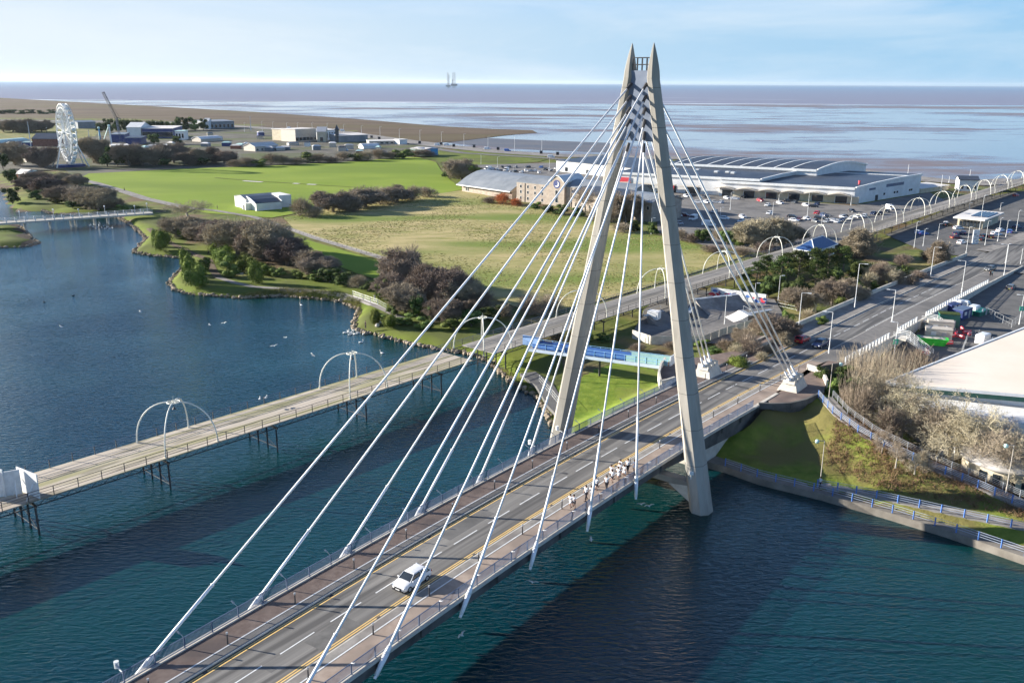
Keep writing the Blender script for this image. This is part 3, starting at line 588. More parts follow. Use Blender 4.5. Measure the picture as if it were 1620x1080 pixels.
b = MB(); b.loft([[RP(s, n, z) for n, z in ((6.55, 4.74), (7.2, 4.74), (7.2, zb), (6.55, zb))] for s, zb in ((101, 4.6), (112, 3.7), (122, 3.2), (131, 3.2))]); b.fixn = True; b.build('edge_girder', MT['concrete_dark'], br)  # same dark concrete, its tone standing in for the shaded side
# abutment and wing walls
b = MB(); b.loft([[RP(s, n, z) for n, z in ((-6.5, -1), (6.5, -1), (6.5, 4.6), (-6.5, 4.6))] for s in (113, 117, 121, 126, 131)]); b.fixn = True; b.build('abutment', MT['concrete_pale'], br)
def parapet(name, s0, s1, n, h, mt, parent, bars=.12, infill=True, post=2.9):
    bp, bb = MB(), MB(); s = s0
    pl_ = []; bp.box((0, 0, .15 + h / 2), (.09, .09, h))
    while s <= s1 + .01: pl_.append(RP(s, n)); s += post
    k = int((s1 - s0) / 3)
    for i in range(k):
        a, c = s0 + (s1 - s0) * i / k, s0 + (s1 - s0) * (i + 1) / k
        for z in (.15 + h, .27): bb.beam(RP(a, n) + Vector((0, 0, z)), RP(c, n) + Vector((0, 0, z)), .07, .055)
    s = s0
    while infill and s < s1: p = RP(s, n); bb.box((p.x, p.y, p.z + .2 + h / 2), (.03, .03, h - .1), -math.radians(37.4)); s += bars
    many('parapet_post', bp, parent, pl_, mt, -math.radians(37.4)); q_ = bb.build('parapet_railing', mt, parent); return q_
parapet('parapet', 14, 126.5, 7.28, 1.12, MT['steel_blue'], br)
parapet('parapet', 14, 133, -7.28, 1.12, MT['steel_blue'], br)
b = MB(); b.tube((0, 0, 0), (-.55, -.2, .45), .03); b.beam((-.33, -.12, .27), (-.6, -.22, .5), .16, .05)
many('parapet_light', b, br, [RP(s, -7.3) + Vector((0, 0, 1.3)) for s in np.arange(19.8, 126, 5.8)], MT['grey_metal'], -math.radians(37.4))
b = MB(); b.tube((0, 0, 0), (.3, 0, .12), .03); b.beam((.2, 0, .08), (.45, 0, .18), .14, .05)
many('parapet_light', b, br, [RP(s, 7.3) + Vector((0, 0, 1.3)) for s in np.arange(31.4, 126, 5.8)], MT['grey_metal'], -math.radians(37.4))
for s, n in ((31.5, -7.5), (91, -7.6), (97.5, -7.7)):
    p = RP(s, n) + Vector((0, 0, 1.0)); e = p - DN * .9 + Vector((0, 0, .2)); b = MB(); b.tube(p, e, .06); b.tube(e - Vector((0, 0, .1)), e + Vector((0, 0, .5)), .2, .22, n=10); b.build('floodlight', MT['white_metal'], br)
p = legc(1, 5.6) - DN * 0 - DD * 1.5; b = MB(); b.box((p.x, p.y, p.z), (.5, .4, .45)); b.tube(p, p + Vector((0, 0, -.9)), .06); b.build('floodlight', MT['white_metal'], br)
# plazas around the anchor blocks: retaining walls with paved tops
pr = [RP(127, 7.2), RP(131, 7.4)] + GL([(1222, 641), (1250, 640), (1275, 634), (1302, 620)], 6.0) + GL([(1307, 608), (1303, 600), (1293, 590), (1278, 584)], 6.0) + [RP(158, 8.9), RP(158, 6.9), RP(127, 6.9)]
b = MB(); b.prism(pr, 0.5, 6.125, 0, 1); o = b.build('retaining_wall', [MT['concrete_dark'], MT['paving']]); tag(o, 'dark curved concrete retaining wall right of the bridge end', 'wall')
pl = [RP(132, -7.2), G(1044, 612, 6), G(1042, 600, 6), G(1045, 585, 6), G(1052, 575, 6), G(1066, 568, 6), G(1105, 566, 6), G(1160, 556, 6), RP(166, -10, 6), RP(166, -6.9, 6), RP(132, -6.9, 6)]
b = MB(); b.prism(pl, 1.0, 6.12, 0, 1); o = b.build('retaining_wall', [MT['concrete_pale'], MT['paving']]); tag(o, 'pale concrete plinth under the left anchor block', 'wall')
def lowwall(pts, h, w_, m, label, cat='wall', name='low_wall', z=None):
    b = MB()
    for a, c in zip(pts, pts[1:]): b.beam(Vector(a) + Vector((0, 0, h / 2 - .3)), Vector(c) + Vector((0, 0, h / 2 - .3)), w_, h + .6)
    return tag(b.build(name, m), label, cat)
lowwall(GL([(1067, 604), (1055, 608), (1045, 610), (1042, 596), (1045, 583), (1052, 573)], 6.1), .95, .35, MT['concrete_pale'], 'pale curved parapet wall above the bright grass mound')
lowwall(GL([(1308, 610), (1304, 600), (1292, 589), (1277, 584)], 6.1), 1.0, .35, MT['concrete_pale'], 'pale curved wall behind the right anchor block')
lowwall(GL([(1200, 640), (1222, 641), (1250, 640), (1275, 634), (1302, 621)], 6.1), .35, .4, MT['concrete_dark'], 'dark curved kerb wall along the plaza edge over the slope')
# bollards along the footways
bo = thing('bollard', None, 'bollard'); b = MB(); b.tube((0, 0, 0), (0, 0, 1.0), .075, .06, n=8); b.build('post', MT['dark_metal'], bo); b = MB(); b.tube((0, 0, 1.0), (0, 0, 1.16), .085, .085, n=8); b.tube((0, 0, 1.16), (0, 0, 1.2), .11, .1, n=8); b.build('lamp_head', MT['grey_metal'], bo)
ORD = ['first', 'second', 'third', 'fourth', 'fifth', 'sixth', 'seventh', 'eighth', 'ninth', 'tenth', 'eleventh', 'twelfth', 'thirteenth', 'fourteenth', 'fifteenth', 'sixteenth', 'seventeenth', 'eighteenth', 'nineteenth', 'twentieth', 'twenty first', 'twenty second', 'twenty third', 'twenty fourth', 'twenty fifth', 'twenty sixth', 'twenty seventh', 'twenty eighth', 'twenty ninth', 'thirtieth']
LAB = []      # (object, template, group): labels with an ordinal counted from the left of the view
def later(o, tmpl, group, gap=None): LAB.append((o, tmpl, group)); return o
first = True
sL = [30.5 + 10.6 * i for i in range(13)]; 
for sg, nm in ((-1, 'far footway'), (1, 'runners\' footway')):
    s = 32.0 if sg < 0 else 40.5
    while s < 152:
        p = RP(s, sg * 4.75) + Vector((0, 0, .13)); o = bo if first else dup(bo, p, 0)
        if first: bo.location = p; first = False
        later(o, 'slim black bollard on the bridge\'s ' + nm + ', %s from the left', 'bollards on the ' + nm); s += 7.8
# ================================================================== PIER
PZ = 4.85; P0 = G(41, 751, 4.85); v41 = Vector((math.sin(math.radians(41.05)), math.cos(math.radians(41.05)), 0)); n41 = Vector((v41.y, -v41.x, 0))
def PP(v, n, z=0): return P0 + v41 * v + n41 * n + Vector((0, 0, z))
pier = thing('pier', 'long straight iron pier with plank deck crossing lake and shore', 'pier', PP(-40, 4.2) - Vector((0, 0, PZ)))
V0, V1 = -45, 620
b = MB(); b.loft([[PP(v, n, z) for n, z in ((0, 0), (8.55, 0), (8.55, -.16), (0, -.16))] for v in np.arange(V0, 84, 10)]); b.fixn = True
def deck_mat():
    m = bpy.data.materials.new('pier_planks'); m.use_nodes = True; t = m.node_tree; L = t.links.new; bs = t.nodes['Principled BSDF']; bs.inputs['Roughness'].default_value = .9
    g = t.nodes.new('ShaderNodeNewGeometry').outputs['Position']; mp = t.nodes.new('ShaderNodeMapping'); mp.inputs['Rotation'].default_value = (0, 0, math.radians(41.05 - 90)); L(g, mp.inputs[0])
    mp.vector_type = 'POINT'
    def noise(sc, st, det=6):
        q = t.nodes.new('ShaderNodeMapping'); q.inputs['Scale'].default_value = st; L(mp.outputs[0], q.inputs[0]); n = t.nodes.new('ShaderNodeTexNoise'); n.inputs['Scale'].default_value = sc; n.inputs['Detail'].default_value = det; L(q.outputs[0], n.inputs['Vector']); return n.outputs[0]
    def ramp(s, p0, p1, c0, c1):
        r = t.nodes.new('ShaderNodeValToRGB'); e = r.color_ramp.elements; e[0].position = p0; e[1].position = p1; e[0].color = (*c0, 1); e[1].color = (*c1, 1); L(s, r.inputs[0]); return r.outputs[0]
    base = ramp(noise(1, (.08, 3.5, 1)), .35, .65, (.36, .30, .235), (.56, .49, .40))
    moss = ramp(noise(1, (.05, .55, 1), 8), .47, .60, (0, 0, 0), (1, 1, 1)); m1 = t.nodes.new('ShaderNodeMixRGB'); L(moss, m1.inputs[0]); L(base, m1.inputs[1]); m1.inputs[2].default_value = (.30, .275, .14, 1)
    dk = ramp(noise(1, (.12, .8, 1), 7), .55, .66, (0, 0, 0), (.8, .8, .8)); m2 = t.nodes.new('ShaderNodeMixRGB'); L(dk, m2.inputs[0]); L(m1.outputs[0], m2.inputs[1]); m2.inputs[2].default_value = (.17, .15, .10, 1); L(m2.outputs[0], bs.inputs['Base Color'])
    return m
b.build('deck', deck_mat(), pier)
b = MB(); b.loft([[PP(v, n, z) for n, z in ((0, 0), (8.55, 0), (8.55, -.16), (0, -.16))] for v in [81] + list(np.arange(100, V1 + 1, 20))]); b.fixn = True; b.build('deck', mat('pier_concrete', (.24, .22, .195), (.38, .35, .31), .5, .9, detail=9, stretch=(.1, 1.6, 1), rot=math.radians(-49), c3=(.19, .175, .15), scale3=.12), pier)
b = MB()
for n in (2.1, 3.1): b.beam(PP(V0, n, .0), PP(V1, n, .0), .05, .03)
b.build('tram_rail', MT['dark_metal'], pier)
for n in (.25, 8.3):
    b = MB(); v = V0
    b.beam(PP(V0, n, -.2), PP(V1, n, -.2), .12, .1); b.beam(PP(V0, n, -.85), PP(V1, n, -.85), .12, .1)
    while v < 260:
        b.beam(PP(v, n, -.85), PP(v + .8, n, -.2), .05, .06); b.beam(PP(v + .8, n, -.2), PP(v + 1.6, n, -.85), .05, .06); v += 1.6
    b.build('truss', MT['dark_metal'], pier)
for n in (0.05, 8.5):
    b = MB(); b.box((0, 0, .6), (.09, .09, 1.2))
    many('railing_post', b, pier, [PP(v, n) for v in np.concatenate([np.arange(-9, 260, 3.0), np.arange(260, V1, 5.0)])], MT['dark_metal'], -math.radians(41))
    b = MB()
    for z in (1.17, .78, .42): b.tube(PP(V0, n, z), PP(V1, n, z), .03 if z < 1 else .04, n=4)
    b.build('railing', MT['steel_blue'] if n < 1 else MT['dark_metal'], pier)
v = -8.0 - 11.6
while v < 560:
    b = MB(); zb = -1.5 if v < 100 else 1.0
    if v > 440 : zb = 0
    for n in (.6, 3.0, 5.5, 8.0):
        p = PP(v, n, 0); b.tube((p.x, p.y, zb), (p.x, p.y, PZ - .8), .13, n=6); b.tube((p.x, p.y, 1.9), (p.x, p.y, 2.1), .19, n=6)
    a, c = PP(v, .6), PP(v, 8.0); b.tube((a.x, a.y, PZ - 1), (c.x, c.y, .6), .035, n=4); b.tube((a.x, a.y, .6), (c.x, c.y, PZ - 1), .035, n=4); b.tube((a.x, a.y, .7), (c.x, c.y, .7), .05, n=4)
    b.beam(PP(v, .2, -.95), PP(v, 8.4, -.95), .2, .25)
    b.build('pile_bent', MT['dark_metal'], pier); v += 17.4 if v < 100 else 15
# four legged lamp arches
ar = thing('lamp_arch', None, 'lamp arch', PP(0, 0)); QL = {}
def arcpts(x0, y0):
    pts = []
    for i in range(13):
        t = i / 12; a = math.pi / 2 * t; k = math.sin(a) ** .9; pts.append(Vector((x0 * (1 - .87 * (1 - math.cos(a)) ** 1.0), y0 * (1 - .87 * (1 - math.cos(a))), 6.0 * k if t < 1 else 6.0)))
    return pts
for x0, y0 in ((-3.95, -3.95), (3.95, -3.95), (3.95, 3.95), (-3.95, 3.95)):
    b = MB(); b.path(arcpts(x0, y0), .1, n=8); b.tube((x0, y0, 0), (x0, y0, .35), .15, n=8); b.build('leg', MT['cream_metal'], ar, world=False)
b = MB()
for k in range(16):
    a0, a1 = 2 * math.pi * k / 16, 2 * math.pi * (k + 1) / 16; b.tube((.85 * math.cos(a0), .85 * math.sin(a0), 6.0), (.85 * math.cos(a1), .85 * math.sin(a1), 6.0), .09, n=5)
for k in range(4): a0 = math.pi * k / 4; b.tube((.8 * math.cos(a0), .8 * math.sin(a0), 6), (-.8 * math.cos(a0), -.8 * math.sin(a0), 6), .05, n=4)
b.tube((0, 0, 5.9), (0, 0, 6.9), .06, .02, n=5); b.build('crown_ring', MT['cream_metal'], ar, world=False)
b = MB(); b.tube((0, 0, 5.2), (0, 0, 5.9), .04, n=5); b.tube((0, 0, 4.95), (0, 0, 5.25), .28, .1, n=10); b.build('lamp', MT['dark_metal'], ar, world=False)
i = 0
for vc in [18.8 + 31.75 * k for k in range(17)]:
    o = ar if i == 0 else dup(ar, PP(vc, 4.3, .0), -math.radians(41))
    if i == 0: ar.location = PP(vc, 4.3, 0); ar.rotation_euler.z = -math.radians(41)
    later(o, 'white four legged lamp arch standing on the pier, %s from the left', 'lamp arches along the pier'); i += 1
# white hoardings on the pier
for v, n, w_, h, rz, lb in ((-2.0, 6.3, 4.4, 3.2, .15, 'leaning white hoarding panel nearest the pier\'s right railing'), (-5.0, 2.3, 5.4, 3.6, .3, 'tall white hoarding panel at the far railing of the pier'), (-4.2, 4.6, 3.8, 3.2, 1.2, 'white hoarding panel turned sideways on the pier')):
    p = PP(v, n); o = thing('hoarding', lb, 'hoarding', p, -math.radians(41) + rz, 'white hoardings across the pier'); b = MB(); b.box((0, 0, h / 2), (w_, .12, h)); b.build('panel', MT['white_paint'], o, world=False)
    b = MB(); b.tube((-w_ / 3, -1.3, 0), (-w_ / 3, -.1, h * .6), .07); b.tube((w_ / 3, -1.3, 0), (w_ / 3, -.1, h * .6), .07); b.build('brace', MT['white_metal'], o, world=False)
# blue railed footbridge from pier to road
fb = thing('footbridge', 'short footbridge with blue rails linking the pier to the road', 'footbridge', PP(98, 8.6))
A, B_ = G(838, 548, 4.9), G(1060, 577, 6.0); t_ = (B_ - A).normalized(); fn = Vector((t_.y, -t_.x, 0)); A = A + t_ * .2
b = MB(); b.beam(A - Vector((0, 0, .2)), B_ - Vector((0, 0, .2)), 2.8, .35); b.build('deck', MT['concrete'], fb)
for sg in (-1, 1):
    b = MB(); k = 14
    for i in range(k + 1): p = A.lerp(B_, i / k) + fn * sg * 1.35; b.tube(p, p + Vector((0, 0, 1.25)), .035, n=5)
    for z in (1.25, .65): b.tube(A + fn * sg * 1.35 + Vector((0, 0, z)), B_ + fn * sg * 1.35 + Vector((0, 0, z)), .035, n=5)
    b.build('railing', mat('pale_blue%d' % sg, (.18, .42, .72), (.28, .5, .75), 1, .5), fb)
    b = MB(); b.beam(A.lerp(B_, .04) + fn * sg * 1.3 + Vector((0, 0, .62)), A.lerp(B_, .72) + fn * sg * 1.3 + Vector((0, 0, .62)), .03, .8); b.build('side_panel', mat('footbridge_blue', (.04, .11, .32), (.05, .14, .40), 1, .4), fb)
    b = MB(); b.beam(A.lerp(B_, .72) + fn * sg * 1.3 + Vector((0, 0, .62)), B_ + fn * sg * 1.3 + Vector((0, 0, .62)), .03, 1.1); b.build('side_panel', mat('turquoise%d' % sg, (.26, .44, .44), (.33, .5, .48), 1, .4), fb)
    b = MB(); b.beam(A + fn * sg * 1.42 - Vector((0, 0, .25)), B_ + fn * sg * 1.42 - Vector((0, 0, .25)), .08, .6); b.build('girder', mat('pale_girder%d' % sg, (.42, .5, .6), (.5, .57, .66), 1, .5), fb)
for t in (.22, .52): p = A.lerp(B_, t); b = MB(); b.tube((p.x, p.y, 1), (p.x, p.y, p.z - .3), .2); b.build('support', MT['dark_metal'], fb)
b = MB(); p = A - t_ * .3 - fn * .6; b.box((p.x, p.y, 4.9 + .95), (3.6, .15, 1.9), math.atan2(t_.y, t_.x)); b.build('gate_panel', MT['white_paint'] if 0 else mat('sky_panel', (.22, .36, .62), (.28, .42, .66), 1, .5), fb)
b = MB(); p = B_ + t_ * .4; b.box((p.x, p.y, 6 + .9), (.15, 2.3, 1.9), math.atan2(t_.y, t_.x)); b.build('gate_panel', MT['white_metal'], fb)
# ================================================================== VEGETATION
def haze_px(p): return FPX / max(1.0, float((np.array(p) - np.array([0, 0, CAM_H])) @ AX[2]))     # pixels per metre there
MT['bark'] = mat('bark', (.13, .105, .085), (.24, .2, .165), 4, .95, coord='obj')
MT['bark_pale'] = mat('bark_pale', (.33, .29, .23), (.48, .43, .35), 3, .9, coord='obj')
MT['twig_brown'] = mat('twig_brown', (.23, .185, .135), (.37, .305, .225), 3, .95, coord='obj', vary=.3)
MT['twig_purple'] = mat('twig_purple', (.215, .165, .13), (.335, .27, .215), 3, .95, coord='obj', vary=.3)
MT['twig_straw'] = mat('twig_straw', (.30, .245, .175), (.44, .37, .27), 3, .95, coord='obj', vary=.2)
MT['twig_red'] = mat('twig_red', (.42, .14, .05), (.52, .2, .09), 3, .95, coord='obj')
MT['leaf_dark'] = mat('leaf_dark', (.03, .048, .014), (.085, .11, .03), 5, .9, coord='obj', vary=.35)
MT['leaf_mid'] = mat('leaf_mid', (.06, .085, .02), (.15, .18, .045), 5, .9, coord='obj', vary=.3)
MT['leaf_hedge'] = mat('leaf_hedge', (.07, .10, .018), (.18, .21, .04), 5, .9, coord='obj', vary=.25)
MT['bramble'] = mat('bramble', (.15, .085, .05), (.26, .17, .10), 1.2, .95)
MT['tussock'] = mat('tussock', (.38, .33, .12), (.6, .5, .25), .8, .95, c3=(.26, .27, .07), scale3=.15)
def rdir(r, up=0.0):
    while True:
        v = Vector((r.uniform(-1, 1), r.uniform(-1, 1), r.uniform(-1, 1)))
        if .05 < v.length < 1: v.normalize(); v.z += up; return v.normalized()
def bare_tree(seed, lev=5, twigr=.0035, spread=.75, nb=4, trunk=.3, up=.12, lean=0):
    """unit high leafless tree: (trunk and limbs, fine twigs)"""
    r = random.Random(seed); T, W_ = MB(), MB()
    def grow(p, d, L, rad, k):
        n = 3 if k < 3 else 2; q = p
        for i in range(n):
            d = (d + rdir(r) * (.13 + .05 * k) + Vector((0, 0, up * .4))).normalized(); q2 = q + d * (L / n)
            r0, r1 = rad * (1 - .45 * i / n), rad * (1 - .45 * (i + 1) / n)
            if k <= 2: T.tube(q, q2, r0, r1, n=6 if k < 2 else 4, cap=False)
            elif k < lev - 1: W_.tube(q, q2, max(r0, twigr), max(r1, twigr), n=3, cap=False)
            else:
                s_ = d.cross(rdir(r)).normalized() * twigr; W_.add([q - s_, q + s_, q2 + s_ * .5, q2 - s_ * .5], [(0, 1, 2, 3)])
            if k < lev and (i > 0 or k > 0):
                for c in range(nb if i == n - 1 else max(1, nb - 2)):
                    s_ = rdir(r, .1); dd = (d * (1 - spread * .55) + s_ * spread).normalized(); dd.z = dd.z * .8 + up
                    grow(q2, dd.normalized(), L * r.uniform(.58, .78), rad * .5, k + 1)
            q = q2
    grow(Vector((0, 0, -.02)), Vector((lean, 0, 1)).normalized(), trunk, .032, 0)
    return T, W_
def norm_pair(T, W_):
    zs = [v[2] for v in W_.v]; xs_ = sorted(abs(v[0]) for v in W_.v); ys_ = sorted(abs(v[1]) for v in W_.v)
    h = max(zs); w_ = (xs_[int(len(xs_) * .93)] + ys_[int(len(ys_) * .93)]) / 2
    for M_ in (T, W_): M_.v = [(x / (2 * w_), y / (2 * w_), z / h) for x, y, z in M_.v]
def blob(r, c, rad, n, sz, B, sq=(1, 1, 1)):
    """n leaf sized faces spread through an uneven lump"""
    ph = [r.uniform(0, 6.28) for _ in range(4)]
    for _ in range(n):
        d = rdir(r); k = (r.random() ** .45); lum = 1 + .18 * math.sin(5 * d.x + ph[0]) * math.sin(5 * d.y + ph[1]) + .12 * math.sin(9 * d.z + ph[2])
        p = Vector((c[0] + d.x * rad * sq[0] * k * lum, c[1] + d.y * rad * sq[1] * k * lum, c[2] + d.z * rad * sq[2] * k * lum))
        if p.z < .01: continue
        a = (rdir(r) + d * .5).normalized(); u_ = a.orthogonal().normalized() * sz * r.uniform(.6, 1.3); v_ = a.cross(u_).normalized() * sz * r.uniform(.5, 1.1)
        B.add([p - u_, p + v_ * .7, p + u_, p - v_ * .7], [(0, 1, 2, 3)])
def twig_blob(r, c, rad, n, B, sq=(1, 1, 1), wd=.006, ln=.13):
    for _ in range(n):
        d = rdir(r, .25); k = r.random() ** .4; p = Vector((c[0] + d.x * rad * sq[0] * k, c[1] + d.y * rad * sq[1] * k, max(.0, c[2] + d.z * rad * sq[2] * k)))
        a = (d + rdir(r) * .7 + Vector((0, 0, .5))).normalized() * ln * r.uniform(.5, 1.4); s_ = a.cross(rdir(r)).normalized() * wd; B.add([p - s_, p + s_, p + a], [(0, 1, 2)])
PROTO = {}
def proto(kind):
    """a few prototypes of each kind, parts in unit size"""
    if kind in PROTO: return PROTO[kind]
    L_ = []
    for k in range(3):
        r = random.Random(hash(kind) % 1000 if 0 else sum(map(ord, kind)) * 7 + k)
        name, parts = 'tree', []
        if kind in ('bare', 'purple', 'pale'):
            T, W_ = bare_tree(r.random(), 6, .0034 if kind != 'pale' else .0014, .8, 4 if kind != 'pale' else 3, .3); norm_pair(T, W_)
            if kind != 'pale':
                for _ in range(7): twig_blob(r, (r.uniform(-.3, .3), r.uniform(-.3, .3), r.uniform(.42, .8)), .2, 150, W_, (1, 1, .9), .005, .15)
            parts = [('trunk', T, MT['bark_pale'] if kind == 'pale' else MT['bark']), ('crown', W_, {'bare': MT['twig_brown'], 'purple': MT['twig_purple'], 'pale': MT['twig_straw']}[kind])]; name = 'bare_tree'
        elif kind in ('bbush', 'rbush', 'pbush'):
            W_ = MB(); T = MB()
            for _ in range(9): a = r.uniform(0, 6.28); q = r.uniform(0, .3); twig_blob(r, (q * math.cos(a), q * math.sin(a), r.uniform(.2, .6)), .26, 260, W_, (1, 1, 1.15), .006, .22)
            for _ in range(9): a = r.uniform(0, 6.28); T.tube((0, 0, 0), (.33 * math.cos(a), .33 * math.sin(a), r.uniform(.5, .8)), .012, .004, n=4)
            parts = [('stems', T, MT['bark']), ('crown', W_, {'bbush': MT['twig_brown'], 'rbush': MT['twig_red'], 'pbush': MT['twig_purple']}[kind])]; name = 'bare_bush'
        elif kind == 'sbush':
            W_ = MB(); T = MB()
            for _ in range(170):
                a = r.uniform(0, 6.28); q = .42 * math.sqrt(r.random()); c = Vector((q * math.cos(a), q * math.sin(a), 0)); d = Vector((math.cos(a) * q * .7 + r.uniform(-.1, .1), math.sin(a) * q * .7 + r.uniform(-.1, .1), 1)); l_ = r.uniform(.45, 1.0); tip = c + d * l_; T.tube(c, tip, .004, .0015, n=3, cap=False)
                for k in range(9): u_ = c.lerp(tip, r.uniform(.4, 1)); e_ = (d.normalized() + rdir(r) * .5) * r.uniform(.08, .2); s_ = e_.cross(rdir(r)).normalized() * .0028; W_.add([u_ - s_, u_ + s_, u_ + e_], [(0, 1, 2)])
            parts = [('stems', T, MT['twig_straw']), ('crown', W_, MT['twig_straw'])]; name = 'bare_bush'
        elif kind in ('ever', 'ivy'):
            W_ = MB(); T = MB()
            for _ in range(13): a = r.uniform(0, 6.28); q = r.uniform(0, .34); rad_ = r.uniform(.14, .25); zz = r.uniform(.2, .76); W_.ball((q * math.cos(a), q * math.sin(a), zz), rad_ * .72, sz=.8, seg=8, rings=5); blob(r, (q * math.cos(a), q * math.sin(a), zz), rad_, 300, .024, W_, (1, 1, .85))
            T.tube((0, 0, 0), (0, 0, .6), .035, .015)
            parts = [('trunk', T, MT['bark']), ('crown', W_, MT['leaf_dark'] if kind == 'ever' else MT['leaf_mid'])]; name = 'evergreen_bush'
        elif kind == 'pine':
            W_ = MB(); T = MB(); T.tube((0, 0, 0), (.02, .03, .85), .03, .01)
            for _ in range(26):
                a = r.uniform(0, 6.28); z = r.uniform(.32, .95); q = (1.05 - z) * r.uniform(.25, .75); c = (q * math.cos(a), q * math.sin(a), z); T.tube((0, 0, z - .12), c, .008, .003, n=4)
                blob(r, c, r.uniform(.09, .16), 170, .018, W_, (1.15, 1.15, .5))
            parts = [('trunk', T, MT['bark']), ('crown', W_, MT['leaf_dark'])]; name = 'pine_tree'
        elif kind == 'hedge':
            W_ = MB()
            for _ in range(7): a = r.uniform(0, 6.28); q = r.uniform(.08, .24); zz = r.uniform(.26, .7); W_.ball((q * math.cos(a), q * math.sin(a), zz), .21, sz=1.1, seg=10, rings=6); blob(r, (q * math.cos(a), q * math.sin(a), zz), .31, 900, .026, W_, (1, 1, 1.1))
            parts = [('foliage', W_, MT['leaf_hedge'])]; name = 'clipped_hedge'
        L_.append((name, [(n, m_.build(n, mt, None), mt) for n, m_, mt in parts]))
    for name, pp in L_:
        for n, o, _ in pp: C.objects.unlink(o)
    PROTO[kind] = L_; return L_
def plant(x, y, z, w_, h, kind, tmpl, group, cat=None, r=R):
    name, pp = r.choice(proto(kind)); o = thing(name, None, cat or name.replace('_', ' ').replace('bare ', ''), (x, y, z), r.uniform(0, 6.28)); o.scale = (w_, w_, h)
    for n, src, _ in pp: c = src.copy(); C.objects.link(c); c.parent = o; c.name = n
    return later(o, tmpl, group)
def tr(lst, tmpl, group, dz=0.0, cat=None):
    """(photo x, y of the foot, width and height in photo pixels, kind)"""
    for px, py, wp, hp, kind in lst:
        z = 1.5
        for _ in range(3): p = G(px, py, z); z = gz(p.x, p.y)
        p = G(px, py, z); k = haze_px(p); f_ = 1.38 if kind == 'hedge' else 1; plant(p.x, p.y, z - .1, wp / k * f_, hp / k * 1.02 * f_, kind, tmpl, group, cat)
tr([(5, 268, 24, 30, 'ever'), (18, 290, 26, 26, 'ever'), (20, 322, 30, 30, 'ever'), (58, 315, 30, 17, 'ever'), (90, 322, 26, 18, 'ivy'), (38, 334, 26, 16, 'ever'), (115, 329, 28, 14, 'ever'), (196, 334, 22, 12, 'ivy'), (214, 336, 20, 12, 'ivy'), (230, 340, 16, 10, 'ivy')],
   'dark evergreen bush on the far left bank by the white bridge, %s from the left', 'evergreen bushes on the far left bank')
tr([(25, 262, 34, 38, 'bare'), (68, 266, 34, 36, 'purple'), (80, 310, 44, 34, 'purple'), (105, 322, 40, 30, 'bare'), (130, 326, 44, 32, 'purple'), (155, 332, 44, 36, 'bare'), (172, 336, 30, 25, 'bare'), (60, 292, 32, 22, 'bare'), (95, 292, 30, 20, 'bare'), (122, 296, 30, 22, 'purple'), (45, 300, 26, 20, 'bare')],
   'leafless tree on the far left bank below the ferris wheel, %s from the left', 'leafless trees on the far left bank')
tr([(148, 258, 38, 42, 'bare'), (205, 263, 44, 36, 'bare'), (245, 262, 36, 30, 'bare'), (275, 258, 36, 34, 'purple'), (310, 260, 34, 26, 'bare'), (338, 258, 30, 26, 'bare'), (225, 262, 30, 26, 'purple'), (292, 262, 30, 22, 'bare'), (356, 260, 30, 22, 'purple')],
   'tall leafless tree between the playing field and the fairground, %s from the left', 'leafless trees at the back of the field')
tr([(170, 264, 30, 38, 'ever'), (186, 263, 28, 26, 'ever'), (244, 229, 22, 20, 'ever'), (278, 229, 24, 16, 'ever'), (262, 263, 26, 14, 'ever'), (322, 262, 26, 14, 'ever')],
   'dark evergreen tree beside the fairground, %s from the left', 'evergreen trees by the fairground', cat='tree')
tr([(372 + 19 * i, 264 - i * 1.05 + (i % 3), 30 + (i * 7) % 9, 12 + (i * 5) % 8, ('bbush', 'pbush', 'ivy', 'bbush')[i % 4]) for i in range(17)],
   'bush in the hedgerow at the back of the playing field, %s from the left', 'bushes of the hedgerow behind the field', cat='bush')
tr([(160 + 13.5 * i, 210 - i * .3, 20, 18 + (i * 7) % 8, ('ever', 'ever', 'ivy')[i % 3]) for i in range(13)], 'dark pine of the copse behind the fairground, %s from the left', 'trees of the copse behind the fairground', cat='tree')
tr([(2 + 16 * i, 182 - (i % 2), 22, 9, 'ever') for i in range(6)], 'distant dark shrub on the edge of the salt marsh, %s from the left', 'far shrubs by the marsh', cat='shrub')
tr([(6 + 15 * i, 209 + (i % 2), 26, 18 + (i * 3) % 5, ('purple', 'bare')[i % 2]) for i in range(5)], 'leafless tree in the distant wood on the left edge, %s from the left', 'trees of the distant wood', cat='tree')
tr([(300, 350, 44, 34, 'pale')], 'spiky leafless tree standing alone by the path to the pavilion', 'x', cat='tree')
tr([(265, 368, 34, 26, 'bbush'), (290, 376, 44, 34, 'bare'), (325, 380, 50, 30, 'bare'), (350, 390, 54, 44, 'purple'), (376, 402, 60, 58, 'bare'), (402, 406, 60, 60, 'purple'), (428, 412, 60, 64, 'bare'), (455, 420, 52, 46, 'purple'), (485, 434, 52, 40, 'bare'), (512, 438, 46, 34, 'purple'), (310, 372, 40, 28, 'purple'), (440, 400, 50, 40, 'bare')],
   'large leafless tree in the lakeside thicket, %s from the left', 'leafless trees in the lakeside thicket', cat='tree')
tr([(475, 342, 44, 30, 'bbush'), (497, 344, 36, 18, 'bbush'), (528, 336, 48, 36, 'purple'), (548, 334, 44, 34, 'bbush'), (578, 328, 50, 32, 'purple'), (602, 324, 48, 32, 'bbush'), (628, 320, 44, 28, 'purple'), (652, 317, 38, 24, 'bbush'), (676, 312, 32, 18, 'pbush'), (560, 336, 36, 20, 'bbush')],
   'brown leafless thicket between the meadow and the field, %s from the left', 'thickets between the meadow and the field', cat='thicket')
